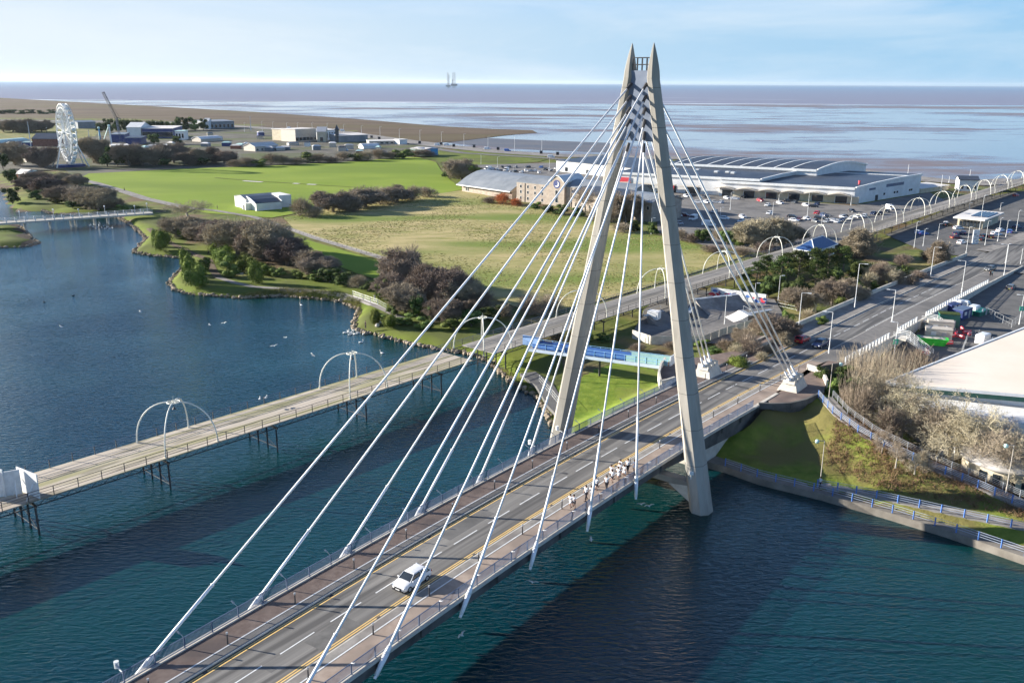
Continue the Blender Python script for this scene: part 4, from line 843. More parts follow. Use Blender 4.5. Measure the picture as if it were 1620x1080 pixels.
tr([(522, 446, 44, 28, 'ever'), (545, 452, 40, 26, 'ever'), (566, 455, 36, 22, 'bbush'), (582, 460, 32, 20, 'ever'), (602, 474, 28, 36, 'ivy'), (500, 444, 34, 18, 'ivy'), (470, 440, 30, 16, 'ivy'), (625, 497, 38, 30, 'ever'), (440, 438, 30, 18, 'ivy')],
   'evergreen bush along the lakeside path, %s from the left', 'evergreen bushes along the lakeside path', cat='bush')
tr([(640, 455, 56, 66, 'purple'), (668, 475, 66, 62, 'bare'), (642, 494, 52, 48, 'bare'), (700, 482, 60, 62, 'purple'), (735, 486, 56, 48, 'bare'), (765, 490, 50, 36, 'bare'), (700, 510, 44, 40, 'bare'), (620, 470, 40, 40, 'purple')],
   'leafless tree in the grove behind the pier, %s from the left', 'leafless trees in the grove behind the pier', cat='tree')
tr([(660, 502, 32, 42, 'ever'), (690, 508, 38, 34, 'ever'), (718, 522, 44, 24, 'ivy'), (746, 516, 44, 30, 'ever'), (775, 505, 44, 26, 'ever'), (672, 520, 36, 20, 'ivy'), (800, 500, 40, 24, 'bbush'), (840, 498, 50, 34, 'pbush'), (870, 490, 40, 26, 'pbush')],
   'bush under the trees beside the pier, %s from the left', 'bushes under the trees beside the pier', cat='bush')
tr([(592, 512, 18, 20, 'hedge'), (614, 518, 22, 18, 'hedge'), (603, 506, 24, 14, 'ivy'), (640, 512, 44, 16, 'ivy')], 'yellow green shrub on the little headland, %s from the left', 'shrubs on the little headland', cat='shrub')
tr([(248, 384, 11, 17, 'hedge'), (259, 396, 25, 26, 'hedge'), (250, 390, 14, 14, 'hedge'), (286, 378, 9, 16, 'hedge')], 'clipped round hedge on the small point near the white bridge, %s from the left', 'clipped hedges on the small point', cat='hedge')
tr([(297, 426, 20, 28, 'hedge'), (304, 434, 20, 26, 'hedge'), (310, 456, 30, 30, 'hedge'), (304, 444, 22, 26, 'hedge'), (325, 428, 24, 24, 'ivy'), (345, 402, 22, 16, 'hedge'), (352, 414, 26, 20, 'hedge'), (358, 424, 30, 22, 'hedge'), (368, 438, 38, 28, 'ivy'), (385, 424, 24, 18, 'hedge'), (398, 430, 22, 18, 'hedge'), (404, 449, 25, 32, 'hedge'), (412, 432, 20, 16, 'hedge'), (425, 436, 20, 14, 'hedge'), (378, 430, 26, 18, 'hedge')],
   'thick clipped green hedge on the lake promontory, %s from the left', 'clipped hedges on the promontory', cat='hedge')
tr([(712, 282, 30, 24, 'ever'), (730, 285, 40, 34, 'purple'), (748, 286, 34, 28, 'ivy'), (720, 278, 30, 26, 'purple'), (760, 284, 24, 18, 'purple')], 'tree in the copse between the field and the hotel, %s from the left', 'trees in the copse by the hotel', cat='tree')
tr([(775, 322, 26, 12, 'pbush'), (795, 323, 34, 18, 'rbush'), (815, 326, 24, 14, 'rbush')], 'rust red bush in front of the brick hotel, %s from the left', 'red bushes before the hotel', cat='bush')
tr([(845, 330, 24, 12, 'ivy'), (866, 338, 28, 16, 'ever'), (888, 340, 32, 20, 'ever'), (912, 342, 30, 18, 'ever'), (925, 340, 44, 44, 'pale'), (945, 350, 36, 24, 'pbush'), (968, 352, 30, 24, 'pbush'), (990, 352, 46, 48, 'bare'), (1004, 366, 34, 20, 'ever'), (1032, 372, 24, 26, 'ever'), (985, 368, 34, 18, 'pbush')],
   'tree or shrub along the meadow edge before the hotel, %s from the left', 'shrubs at the meadow edge', cat='shrub')
tr([(1078, 380, 26, 20, 'pbush'), (1096, 384, 28, 18, 'bbush'), (1112, 384, 34, 26, 'ever'), (1138, 378, 30, 20, 'bbush'), (1150, 388, 34, 28, 'ever'), (1172, 390, 38, 34, 'ivy'), (1195, 392, 50, 46, 'bare'), (1222, 388, 50, 46, 'bare'), (1246, 386, 40, 34, 'purple'), (1130, 400, 40, 14, 'pbush'), (1175, 404, 40, 16, 'pbush'), (1212, 400, 36, 20, 'pbush')],
   'bush in the thick hedge between the meadow and the car park, %s from the left', 'bushes between the meadow and the car park', cat='bush')
tr([(1196, 452, 44, 40, 'pine'), (1212, 440, 50, 38, 'pine'), (1236, 452, 56, 50, 'pine'), (1262, 446, 60, 52, 'pine'), (1286, 440, 56, 50, 'pine'), (1310, 434, 56, 44, 'pine'), (1334, 428, 50, 40, 'pine'), (1270, 470, 44, 40, 'ever'), (1300, 462, 44, 40, 'pine'), (1240, 425, 40, 26, 'pine'), (1215, 470, 36, 28, 'ever'), (1328, 488, 30, 24, 'ivy'), (1345, 462, 34, 28, 'ever'), (1408, 446, 24, 22, 'ivy'), (1430, 440, 22, 26, 'ever'), (1225, 462, 44, 34, 'ever'), (1252, 474, 44, 36, 'ever'), (1290, 452, 50, 44, 'pine'), (1318, 458, 48, 40, 'ever'), (1352, 440, 40, 34, 'ever'), (1180, 446, 34, 28, 'ivy'), (1308, 476, 40, 30, 'ever'), (1362, 470, 30, 24, 'ivy'), (1385, 462, 28, 22, 'ever'), (1246, 436, 46, 38, 'pine')],
   'dark green pine between the pier and the road, %s from the left', 'pines between the pier and the road', cat='pine')
tr([(1316, 484, 44, 44, 'bare'), (1290, 496, 36, 40, 'pale'), (1368, 406, 52, 46, 'bare'), (1262, 492, 36, 40, 'bare'), (1392, 454, 26, 40, 'bare'), (1404, 456, 24, 38, 'pale'), (1375, 440, 30, 26, 'sbush'), (1490, 418, 36, 38, 'bare'), (1465, 412, 30, 18, 'pbush'), (1350, 480, 34, 30, 'bare'), (1440, 452, 26, 20, 'bbush'), (1455, 442, 26, 16, 'pbush'), (1336, 474, 36, 36, 'bare'), (1372, 458, 34, 30, 'bbush'), (1420, 452, 30, 26, 'bbush'), (1480, 412, 26, 18, 'bbush'), (1400, 436, 34, 22, 'bbush'), (1425, 420, 34, 20, 'pbush'), (1280, 508, 30, 24, 'bbush'), (1300, 514, 24, 18, 'ivy')],
   'leafless tree in the gardens left of the road, %s from the left', 'leafless trees in the roadside gardens', cat='tree')
tr([(1160, 568, 40, 30, 'bbush'), (1185, 560, 44, 36, 'pbush'), (1195, 546, 50, 44, 'pale'), (1225, 540, 50, 46, 'bare'), (1245, 520, 26, 34, 'ivy'), (1140, 578, 34, 12, 'ivy'), (1165, 580, 34, 14, 'hedge'), (1215, 562, 30, 20, 'bbush'), (1235, 545, 30, 24, 'bare'), (1110, 548, 30, 14, 'ivy'), (1128, 562, 34, 16, 'ever'), (1148, 556, 34, 22, 'bbush'), (1175, 548, 34, 30, 'bare'), (1205, 572, 26, 18, 'bbush')],
   'shrub between the skatepark and the left anchor block, %s from the left', 'shrubs by the skatepark', cat='shrub')
tr([(905, 545, 30, 22, 'bbush'), (930, 540, 28, 20, 'ivy'), (955, 540, 30, 16, 'ever'), (1010, 556, 30, 14, 'bbush'), (880, 545, 30, 26, 'pbush'), (1060, 552, 26, 14, 'bbush')], 'small bush behind the blue railed footbridge, %s from the left', 'bushes behind the blue footbridge', cat='bush')
tr([(1300, 608, 40, 36, 'ever'), (1325, 612, 46, 44, 'ever'), (1318, 630, 40, 40, 'ivy'), (1342, 632, 44, 46, 'ever'), (1338, 600, 36, 26, 'ivy')], 'glossy evergreen bush behind the right anchor block, %s from the left', 'evergreen bushes behind the right anchor', cat='bush')
tr([(1352, 610, 56, 60, 'sbush'), (1372, 640, 60, 90, 'sbush'), (1392, 665, 60, 90, 'pale'), (1410, 640, 64, 80, 'sbush'), (1395, 605, 56, 62, 'sbush'), (1432, 620, 60, 70, 'sbush'), (1368, 668, 46, 60, 'bbush'), (1350, 650, 44, 60, 'sbush'), (1452, 600, 54, 50, 'bbush'), (1405, 690, 50, 50, 'bbush')],
   'tangled straw coloured thicket beside the ramp, %s from the left', 'thickets beside the ramp', cat='thicket')
tr([(1424, 692, 80, 104, 'pale'), (1455, 711, 78, 92, 'pale'), (1497, 728, 120, 112, 'pale'), (1536, 744, 84, 116, 'pale'), (1574, 758, 100, 96, 'pale'), (1610, 770, 90, 100, 'pale'), (1480, 700, 70, 80, 'pale')],
   'pale barked leafless tree between the ramp and the cream hall, %s from the left', 'pale barked trees by the cream hall', cat='tree')
tr([(1395, 715, 24, 50, 'pale'), (1417, 738, 26, 56, 'pale'), (1447, 748, 24, 40, 'pale'), (1460, 745, 30, 36, 'bbush')], 'thin sapling on the bank below the ramp, %s from the left', 'saplings below the ramp', cat='sapling')
MT['bank_grass'] = mat('bank_grass', (.16, .2, .03), (.3, .31, .07), .4, .95, c3=(.24, .2, .07), scale3=.2)
R2 = random.Random(77)
# low cover that nobody could count
def P_in_slope(x, y):
    p = Vector((x, y, 0)); n = p @ DN + 57.2 - nc(p @ DD); return n > 8
def scatter(name, poly, n, m, label, cat, hh, sp_, seed, z=None, kind='tuft', cond=None):
    r = random.Random(seed); b = MB(); P_ = [(p.x, p.y) for p in poly]; x0, x1 = min(p[0] for p in P_), max(p[0] for p in P_); y0, y1 = min(p[1] for p in P_), max(p[1] for p in P_)
    X_ = np.array([r.uniform(x0, x1) for _ in range(n * 3)]); Y_ = np.array([r.uniform(y0, y1) for _ in range(n * 3)]); I = inside(P_, X_, Y_); X_, Y_ = X_[I][:n], Y_[I][:n]; Z_ = height(X_, Y_) if z is None else np.full(X_.shape, z)
    for x, y, zz in zip(X_, Y_, Z_):
        if cond and not cond(x, y, zz): continue
        h = hh * r.uniform(.5, 1.5); s_ = sp_ * r.uniform(.5, 1.4)
        if kind == 'tuft':
            a = r.uniform(0, 3.14)
            for k in range(4): a += .8; dx, dy = math.cos(a) * s_, math.sin(a) * s_; b.add([(x - dx, y - dy, zz), (x + dx, y + dy, zz), (x + dx * .3 + r.uniform(-.2, .2), y + dy * .3, zz + h)], [(0, 1, 2)])
        else:
            for k in range(10):
                d = rdir(r, .5); a = d * h * r.uniform(.5, 1.2); c = Vector((x + r.uniform(-s_, s_), y + r.uniform(-s_, s_), zz)); q = a.cross(rdir(r)).normalized() * .03; b.add([c - q, c + q, c + a], [(0, 1, 2)])
    return tag(b.build(name, m), label, cat, kind='stuff')
scatter('tussock_grass', GL([(448, 345), (480, 338), (560, 320), (700, 306), (735, 301), (820, 322), (900, 342), (960, 356), (1040, 372), (1110, 392), (1190, 402), (1105, 430), (960, 474), (850, 500), (800, 480), (720, 452), (640, 424), (560, 400), (470, 368)], 1.5), 32000, MT['tussock'], 'rough straw coloured tussocks over the meadow', 'grass', .17, .5, 5, 1.6, cond=lambda x, y, z: math.sin(x * .11 + 2 * math.sin(y * .045)) + math.sin(y * .083 + 1.7 * math.sin(x * .06)) + R2.uniform(-.9, .9) > -.1)
scatter('bramble', [Vector((x, y, 0)) for x, y in ((50, 129), (44, 118), (50, 110), (62, 101), (90, 88), (100, 98), (70, 118))], 5200, MT['bramble'], 'reddish brown brambles on the lower bank below the ramp', 'brambles', .8, .4, 6, kind='twig', cond=lambda x, y, z: z > 1.9)
scatter('bank_scrub', GL([(380, 468), (450, 462), (540, 468), (572, 482), (570, 500), (556, 492), (530, 478), (450, 470), (380, 473)], .5), 2600, MT['verge'], 'scrubby growth hanging over the lake bank', 'scrub', .9, .4, 10, kind='twig')
scatter('bank_scrub', GL([(775, 575), (800, 585), (850, 620), (880, 665), (885, 690), (868, 665), (835, 632), (790, 600)], .5), 1500, MT['verge'], 'scrubby growth on the bank under the pier', 'scrub', .5, .4, 11, kind='twig')
# ================================================================== BUILDINGS
class Frame:
    """local frame: A front left corner, x along the front A->B, y to the back"""
    def __init__(s, A, B_, z=None):
        s.A = Vector(A); s.x = (Vector(B_) - s.A); s.x.z = 0; s.w = s.x.length; s.x.normalize(); s.y = Vector((-s.x.y, s.x.x, 0)); s.z = s.A.z if z is None else z
        s.rz = math.atan2(s.x.y, s.x.x)
        s.sk = 0.0
    def p(s, x, y, z=0): return Vector((s.A.x, s.A.y, s.z)) + s.x * (x + y * s.sk) + s.y * y + Vector((0, 0, z))
def hexa(b, F, x0, x1, y0, y1, z0, z1, m=0, z1b=None):
    """box in a frame; z1b: height of the top at the back"""
    z1b = z1 if z1b is None else z1b
    v = [F.p(x0, y0, z0), F.p(x1, y0, z0), F.p(x1, y1, z0), F.p(x0, y1, z0), F.p(x0, y0, z1), F.p(x1, y0, z1), F.p(x1, y1, z1b), F.p(x0, y1, z1b)]
    b.add(v, [(0, 3, 2, 1), (4, 5, 6, 7), (0, 1, 5, 4), (1, 2, 6, 5), (2, 3, 7, 6), (3, 0, 4, 7)], m)
def curve_roof(b, F, x0, x1, prof_, th=.35, over=.4, m=0):
    """extruded roof: prof_ = [(y, z)...] swept along x"""
    for a, c in zip(prof_, prof_[1:]):
        b.add([F.p(x0 - over, a[0], a[1]), F.p(x1 + over, a[0], a[1]), F.p(x1 + over, c[0], c[1]), F.p(x0 - over, c[0], c[1]),
               F.p(x0 - over, a[0], a[1] + th), F.p(x1 + over, a[0], a[1] + th), F.p(x1 + over, c[0], c[1] + th), F.p(x0 - over, c[0], c[1] + th)],
              [(0, 3, 2, 1), (4, 5, 6, 7), (0, 1, 5, 4), (2, 3, 7, 6), (0, 4, 7, 3), (1, 2, 6, 5)], m)
def gable_ends(b, F, x, prof_, z0, m=0):
    n = len(prof_); ys = [q[0] for q in prof_]
    pts = [F.p(x, y, z) for y, z in prof_] + [F.p(x, ys[-1], z0), F.p(x, ys[0], z0)]; b.add(pts, [tuple(range(len(pts)))], m)
def arc(y0, y1, z0, rise, n=8, z1=None):
    z1 = z0 if z1 is None else z1
    return [(y0 + (y1 - y0) * i / n, z0 + (z1 - z0) * i / n + rise * math.sin(math.pi * i / n)) for i in range(n + 1)]
def windows(F, parent, xs, z0, z1, w_, y=-.03, m='glass_dark', depth=.1, end=None):
    for x in xs:
        b = MB(); hexa(b, F, x - w_ / 2, x + w_ / 2, y - .02, y + depth, z0, z1)
        f = b.build('window', MT['white_metal'], parent); b = MB(); hexa(b, F, x - w_ / 2 + .12, x + w_ / 2 - .12, y - .05, y, z0 + .1, z1 - .1); b.build('pane', MT[m], f)
def house(name, label, A, B_, depth, h, rise, wall, roof, cat='building', over=.5, win=None, z=1.5, kind='gable', group=None, door=None):
    F = Frame(A, B_, z); o = thing(name, label, cat, F.p(F.w / 2, depth / 2, 0), 0, group); b = MB(); hexa(b, F, 0, F.w, 0, depth, -.5, h)
    pr = {'gable': [(-over, h), (depth / 2, h + rise), (depth + over, h)], 'flat': [(-over, h + .02), (depth + over, h + .02)], 'mono': [(-over, h), (depth + over, h + rise)], 'curve': arc(-over, depth + over, h, rise)}[kind]
    if kind != 'flat':
        for x in (0, F.w): gable_ends(b, F, x, pr, h)
    b.build('wall', MT[wall], o); b = MB(); curve_roof(b, F, 0, F.w, pr, .25 if kind != 'flat' else .4, over); b.build('roof', MT[roof], o)
    if win: windows(F, o, [F.w * (i + .5) / win[0] for i in range(win[0])], win[1], win[2], win[3])
    if door: b = MB(); hexa(b, F, door - .6, door + .6, -.08, .1, 0, 2.2); b.build('door', MT['dark_metal'], o)
    return o, F
MT['yellow_sign'] = mat('yellow_sign', (.7, .55, .1), (.75, .6, .15), 1, .6)
MT['red_sign'] = mat('red_sign', (.62, .04, .06), (.7, .06, .08), 1, .6)
MT['green_sign'] = mat('green_sign', (.02, .42, .24), (.03, .48, .28), 1, .5)
MT['turquoise'] = mat('turquoise', (.02, .25, .5), (.03, .3, .56), 1, .6)
MT['mint'] = mat('mint', (.42, .62, .58), (.5, .68, .62), 1, .6)
MT['navy'] = mat('navy', (.02, .035, .14), (.03, .05, .18), 1, .5)
MT['beige'] = mat('beige', (.45, .40, .33), (.55, .49, .41), 1, .7)
MT['stone_pale'] = mat('stone_pale', (.50, .43, .31), (.6, .53, .4), .5, .9)
MT['solar'] = mat('solar', (.01, .02, .06), (.015, .03, .09), .5, .15)
# --- the long retail park
O = G(1350.5, 323, 1.5); U = Vector((.892, -.452, 0)); Wv = Vector((.744, .668, 0))
F = Frame(O - U * 118, O, 1.5); F.sk = (Wv @ F.x) / (Wv @ F.y)         # leaning plan, as the side wall runs
ky = Wv @ F.y; D_ = 66 * ky; X1 = F.w
o = thing('shopping_hall', 'long white retail hall with dark curved roofs facing the car park', 'retail building', F.p(X1 / 2, D_ / 2, 0))
b = MB(); pfR = [(0, 7.0), (D_ * .3, 8.1), (D_ * .62, 8.9), (D_, 9.2)]
hexa(b, F, X1 - 62, X1, 0, D_, -.5, 4.4); gable_ends(b, F, X1, pfR, 4.3); gable_ends(b, F, X1 - 62, pfR, 4.3); hexa(b, F, X1 - 62, X1, 0, .3, 4.3, 7.0)
pfM = [(2, 8.4), (D_ * .3, 9.8), (D_ * .55, 10.4)]; hexa(b, F, 0, X1 - 44, 2, D_ * .55, -.5, 8.4); gable_ends(b, F, X1 - 44, pfM, 8.3)
pfB = arc(D_ * .5, D_ * 1.25, 11.6, 2.6, 8, 11.6); hexa(b, F, X1 - 110, X1 - 34, D_ * .5, D_ * 1.25, -.5, 11.6); gable_ends(b, F, X1 - 34, pfB, 11.5)
b.fixn = True; b.build('wall', MT['white_wall'], o)
for nm, x0, x1, pf, mt_ in (('roof', X1 - 62, X1 - 1, [(1.5, 7.25), (D_ * .3, 8.3), (D_ * .62, 9.1), (D_ - 1, 9.4)], 'roof_dark'), ('roof', 0, X1 - 45, pfM, 'roof_dark'), ('roof', X1 - 110, X1 - 35, pfB, 'roof_dark')):
    b = MB(); curve_roof(b, F, x0, x1, pf, .3, .2); b.build(nm, MT[mt_], o)
b = MB()
for x0, x1, pf in ((X1 - 62, X1, pfR), (0, X1 - 44, pfM), (X1 - 110, X1 - 34, pfB)):
    for a, c in zip(pf, pf[1:]): b.beam(F.p(x1 + .3, a[0], a[1] + .35), F.p(x1 + .3, c[0], c[1] + .35), .7, .8)
    b.beam(F.p(x0, pf[0][0] - .4, pf[0][1]), F.p(x1, pf[0][0] - .4, pf[0][1]), .6, 1.1)
b.beam(F.p(X1 - 110, D_ * 1.27, 12), F.p(X1 - 34, D_ * 1.27, 12), .6, .9)
for x in np.arange(X1 - 106, X1 - 38, 8.5):
    for a, c in zip(pfB, pfB[1:]): b.beam(F.p(x, a[0], a[1] + .4), F.p(x, c[0], c[1] + .4), .7, .15)
for x in (X1 - 20,): b.beam(F.p(x - 42, D_ * .78, 9.6), F.p(x + 20, D_ * .78, 9.65), 1.2, .25)
b.build('fascia', MT['white_metal'], o)
for i, x in enumerate(np.arange(6, X1 - 64, 12.0)):      # canopies and shopfronts
    b = MB(); b.beam(F.p(x - 5, -1.6, 3.9), F.p(x + 5, -1.6, 4.3), 4, .25); b.build('canopy', MT['beige'], o)
    b = MB(); hexa(b, F, x - 4, x + 3, 1.85, 2.1, .2, 3.4); b.build('shop_window', MT['glass_dark'], o)
for i, x in enumerate(np.arange(X1 - 58, X1 - 4, 10.5)):
    b = MB(); c_ = [F.p(x - 5 + 10 * k / 6, -2.2, 3.9 + .9 * math.sin(math.pi * k / 6)) for k in range(7)]
    for a, c in zip(c_, c_[1:]): b.beam(a, c, 4.2, .25)
    b.build('canopy', MT['beige'], o); b = MB(); hexa(b, F, x - 2.6, x + 2.4, -.15, .1, .2, 3.2); b.build('shop_window', MT['glass_dark'], o)
    b = MB(); hexa(b, F, x + 2.6, x + 7.5, -.1, .1, -.2, 3.3); b.build('pier_wall', MT['stone_pale'], o)
b = MB(); hexa(b, F, 2, 9, 1.7, 1.9, 3.6, 6.4); b.build('sign', MT['red_sign'], o)
b = MB(); hexa(b, F, 27, 32, 1.7, 1.9, 1.2, 4.0); b.build('sign', MT['red_sign'], o)
b = MB(); hexa(b, F, X1 + .02, X1 + .12, D_ * .45, D_ * .72, 5.6, 7.0); b.build('sign', MT['steel_blue'], o); b = MB(); hexa(b, F, X1 + .02, X1 + .12, D_ * .2, D_ * .29, 5.2, 6.2); b.build('sign', MT['steel_blue'], o)
for y in (.42, .58, .62, .82, .85): b = MB(); hexa(b, F, X1, X1 + .1, D_ * y, D_ * y + 1.4, 2.0, 3.0); b.build('window', MT['glass_dark'], o)
b = MB(); hexa(b, F, X1, X1 + .1, D_ * .3, D_ * .34, 0, 2.6); b.build('door', MT['dark_metal'], o)
for x, y in ((X1 - 66, 14), (X1 - 70, 16), (X1 - 75, 15), (X1 - 88, 20), (X1 - 98, 18), (X1 - 101, 16)):
    b = MB(); hexa(b, F, x, x + 1.8, y, y + 1.5, 8.8, 10.6); b.build('roof_vent', MT['white_metal'], o)
b = MB(); p = F.p(X1 - 4, 11, 7.5); b.tube(p, p + Vector((0, 0, 2.2)), .5, n=8); b.build('roof_duct', MT['red_sign'], o)
# left end block of the retail hall
house('shopping_hall', 'white low retail block with a dark roof at the left end of the shops', G(880, 271, 1.5), G(1062, 292, 1.5), 42, 6.5, 1.2, 'white_wall', 'roof_dark', 'retail building', kind='mono', win=(5, .5, 3.2, 3))
house('shopping_hall', 'far right white retail unit by the pier with a pale yard', G(1456, 306, 1.5), G(1500, 300, 1.5), 12, 2.2, .4, 'stone_pale', 'roof_pale', 'retail building', kind='mono')
# --- brick hotel with barrel roofs
F = Frame(G(833, 320, 1.5), G(895, 327, 1.5), 1.5)
hot = thing('brick_hotel', 'buff brick hotel with grey barrel roofs and an arched gable at the meadow edge', 'hotel', F.p(F.w / 2, 8, 0))
b = MB(); pf = arc(0, 17, 8.6, 2.6); hexa(b, F, -6, F.w + 34, 0, 17, -.5, 8.6)
for x in (-6, F.w + 34): gable_ends(b, F, x, pf, 8.5)
hexa(b, F, F.w * .62, F.w * .62 + 8.5, -1.2, 8, -.5, 10.6); a_ = [(F.w * .62 + 8.5 * k / 8, 10.6 + 2.6 * math.sin(math.pi * k / 8)) for k in range(9)]
for y in (-1.2, 8): b.add([F.p(x, y, z) for x, z in a_], [tuple(range(9))])
b.fixn = True; b.build('wall', MT['brick_buff'], hot)
b = MB(); curve_roof(b, F, -6, F.w + 34, pf, .3, .5); b.build('roof', MT['roof_grey'], hot)
b = MB()
for (x0_, z0_), (x1_, z1_) in zip(a_, a_[1:]): b.add([F.p(x0_, -1.7, z0_), F.p(x1_, -1.7, z1_), F.p(x1_, 14, z1_), F.p(x0_, 14, z0_), F.p(x0_, -1.7, z0_ + .4), F.p(x1_, -1.7, z1_ + .4), F.p(x1_, 14, z1_ + .4), F.p(x0_, 14, z0_ + .4)], [(0, 1, 5, 4), (4, 5, 6, 7), (0, 3, 2, 1), (2, 3, 7, 6)])
b.build('arched_roof', MT['white_wall'], hot)
xc, zc = F.w * .62 + 4.25, 9.6; b = MB(); n_ = 14      # crescent emblem on a dark disc
b.add([F.p(xc + 1.9 * math.cos(t), -1.26, zc + 1.9 * math.sin(t)) for t in np.linspace(0, 2 * math.pi, 24, endpoint=False)], [tuple(range(24))]); sg = b.build('sign', MT['navy'], hot)
b = MB(); ot = [(1.25 * math.cos(t), 1.25 * math.sin(t)) for t in np.linspace(-2.2, 1.1, n_)]; it = [(-.35 + 1.0 * math.cos(t), .25 + 1.0 * math.sin(t)) for t in np.linspace(-2.2, 1.1, n_)]
for k in range(n_ - 1): b.add([F.p(xc + q[0], -1.3, zc + q[1]) for q in (ot[k], ot[k + 1], it[k + 1], it[k])], [(0, 1, 2, 3)])
b.build('crescent_emblem', MT['white_paint'], sg)
for lv in (1.0, 3.8, 6.3): windows(F, hot, [x for x in np.arange(-3.5, F.w + 32, 4.2) if not (F.w * .62 - 1 < x < F.w * .62 + 9.5)], lv, lv + 1.5, 1.1)
windows(F, hot, [xc], 1.5, 7.0, 1.6, y=-1.25)
b = MB()
for x in (-1, F.w + 3): b.tube(F.p(x, -.1, 0), F.p(x, -.1, 8.6), .1, n=5)
b.build('drainpipe', MT['dark_metal'], hot)
F = Frame(G(729, 303, 1.5), G(810, 315, 1.5), 1.5)
o = thing('brick_hotel', 'low buff brick wing with one wide grey curved roof left of the hotel', 'hotel', F.p(F.w / 2, 14, 0)); pf = arc(-2, 30, 3.4, 5.2, 10, 5.5)
b = MB(); hexa(b, F, 1, F.w, 0, 29, -.5, 3.4)
for x in (1, F.w): gable_ends(b, F, x, pf, 3.3)
b.build('wall', MT['brick_buff'], o); b = MB(); curve_roof(b, F, 0, F.w, pf, .3, .8); b.build('roof', MT['roof_grey'], o)
b = MB(); b.beam(F.p(-.8, -2.1, 3.5), F.p(F.w + .8, -2.1, 3.5), .3, .45); hexa(b, F, F.w * .55, F.w + .5, 8, 10, 6.9, 7.7); b.build('fascia', MT['white_metal'], o); windows(F, o, [4.5, 6, F.w - 8], .7, 2.6, 1.2)
house('brick_hotel', 'brick hotel wing with a dark pitched roof and pale end behind the pylon', G(905, 330, 1.5), G(985, 343, 1.5), 16, 6.8, 3, 'brick_buff', 'roof_dark', 'hotel', win=(7, 1, 2.6, 1.2), kind='curve')
house('brick_hotel', 'rightmost brick hotel block seen between the pylon legs', G(985, 345, 1.5), G(1030, 352, 1.5), 18, 7.5, 2.4, 'brick_buff', 'roof_grey', 'hotel', win=(4, 4.6, 6.2, 1.2), kind='curve')
# --- white pavilion on the field
A = G(406, 334.5, 1.5); B2 = G(446, 331, 1.5); F = Frame(A, B2, 1.5)
o = thing('sports_pavilion', 'white pavilion with two dark sloping roofs beside the playing field', 'pavilion', F.p(F.w / 2, 8, 0)); b = MB(); L2 = 20
pf1 = [(0, 3.2), (4, 4.4), (8.5, 5.2)]; pf2 = [(8.5, 4.4), (13, 5.6), (L2, 4.6)]
hexa(b, F, 0, F.w, 0, 8.5, -.5, 3.2); gable_ends(b, F, 0, pf1, 3.1); gable_ends(b, F, F.w, pf1, 3.1); hexa(b, F, -1, F.w + 1, 8.5, L2, -.5, 4.4); gable_ends(b, F, -1, pf2, 4.3); gable_ends(b, F, F.w + 1, pf2, 4.3); b.fixn = True; b.build('wall', MT['white_wall'], o)
b = MB(); curve_roof(b, F, 0, F.w, pf1, .2, .3); b.build('roof', MT['roof_dark'], o); b = MB(); curve_roof(b, F, -1, F.w + 1, pf2, .2, .3); b.build('roof', MT['roof_grey'], o)
b = MB()
for x in (-.35, F.w + .35):
    for a, c in zip(pf1, pf1[1:]): b.beam(F.p(x, a[0], a[1] + .3), F.p(x, c[0], c[1] + .3), .4, .35)
b.build('fascia', MT['white_metal'], o); b = MB(); hexa(b, F, F.w + .8, F.w + 6.5, 4, 15, -.5, 5.4); b.build('side_block', MT['white_wall'], o); b = MB(); hexa(b, F, -2.6, -.01, 5, 8.5, -.4, 3); w0 = b.build('porch', MT['white_wall'], o)
b = MB(); hexa(b, F, -2.7, -2.58, 6, 7.6, 0, 2.2); b.build('door', MT['dark_metal'], w0)
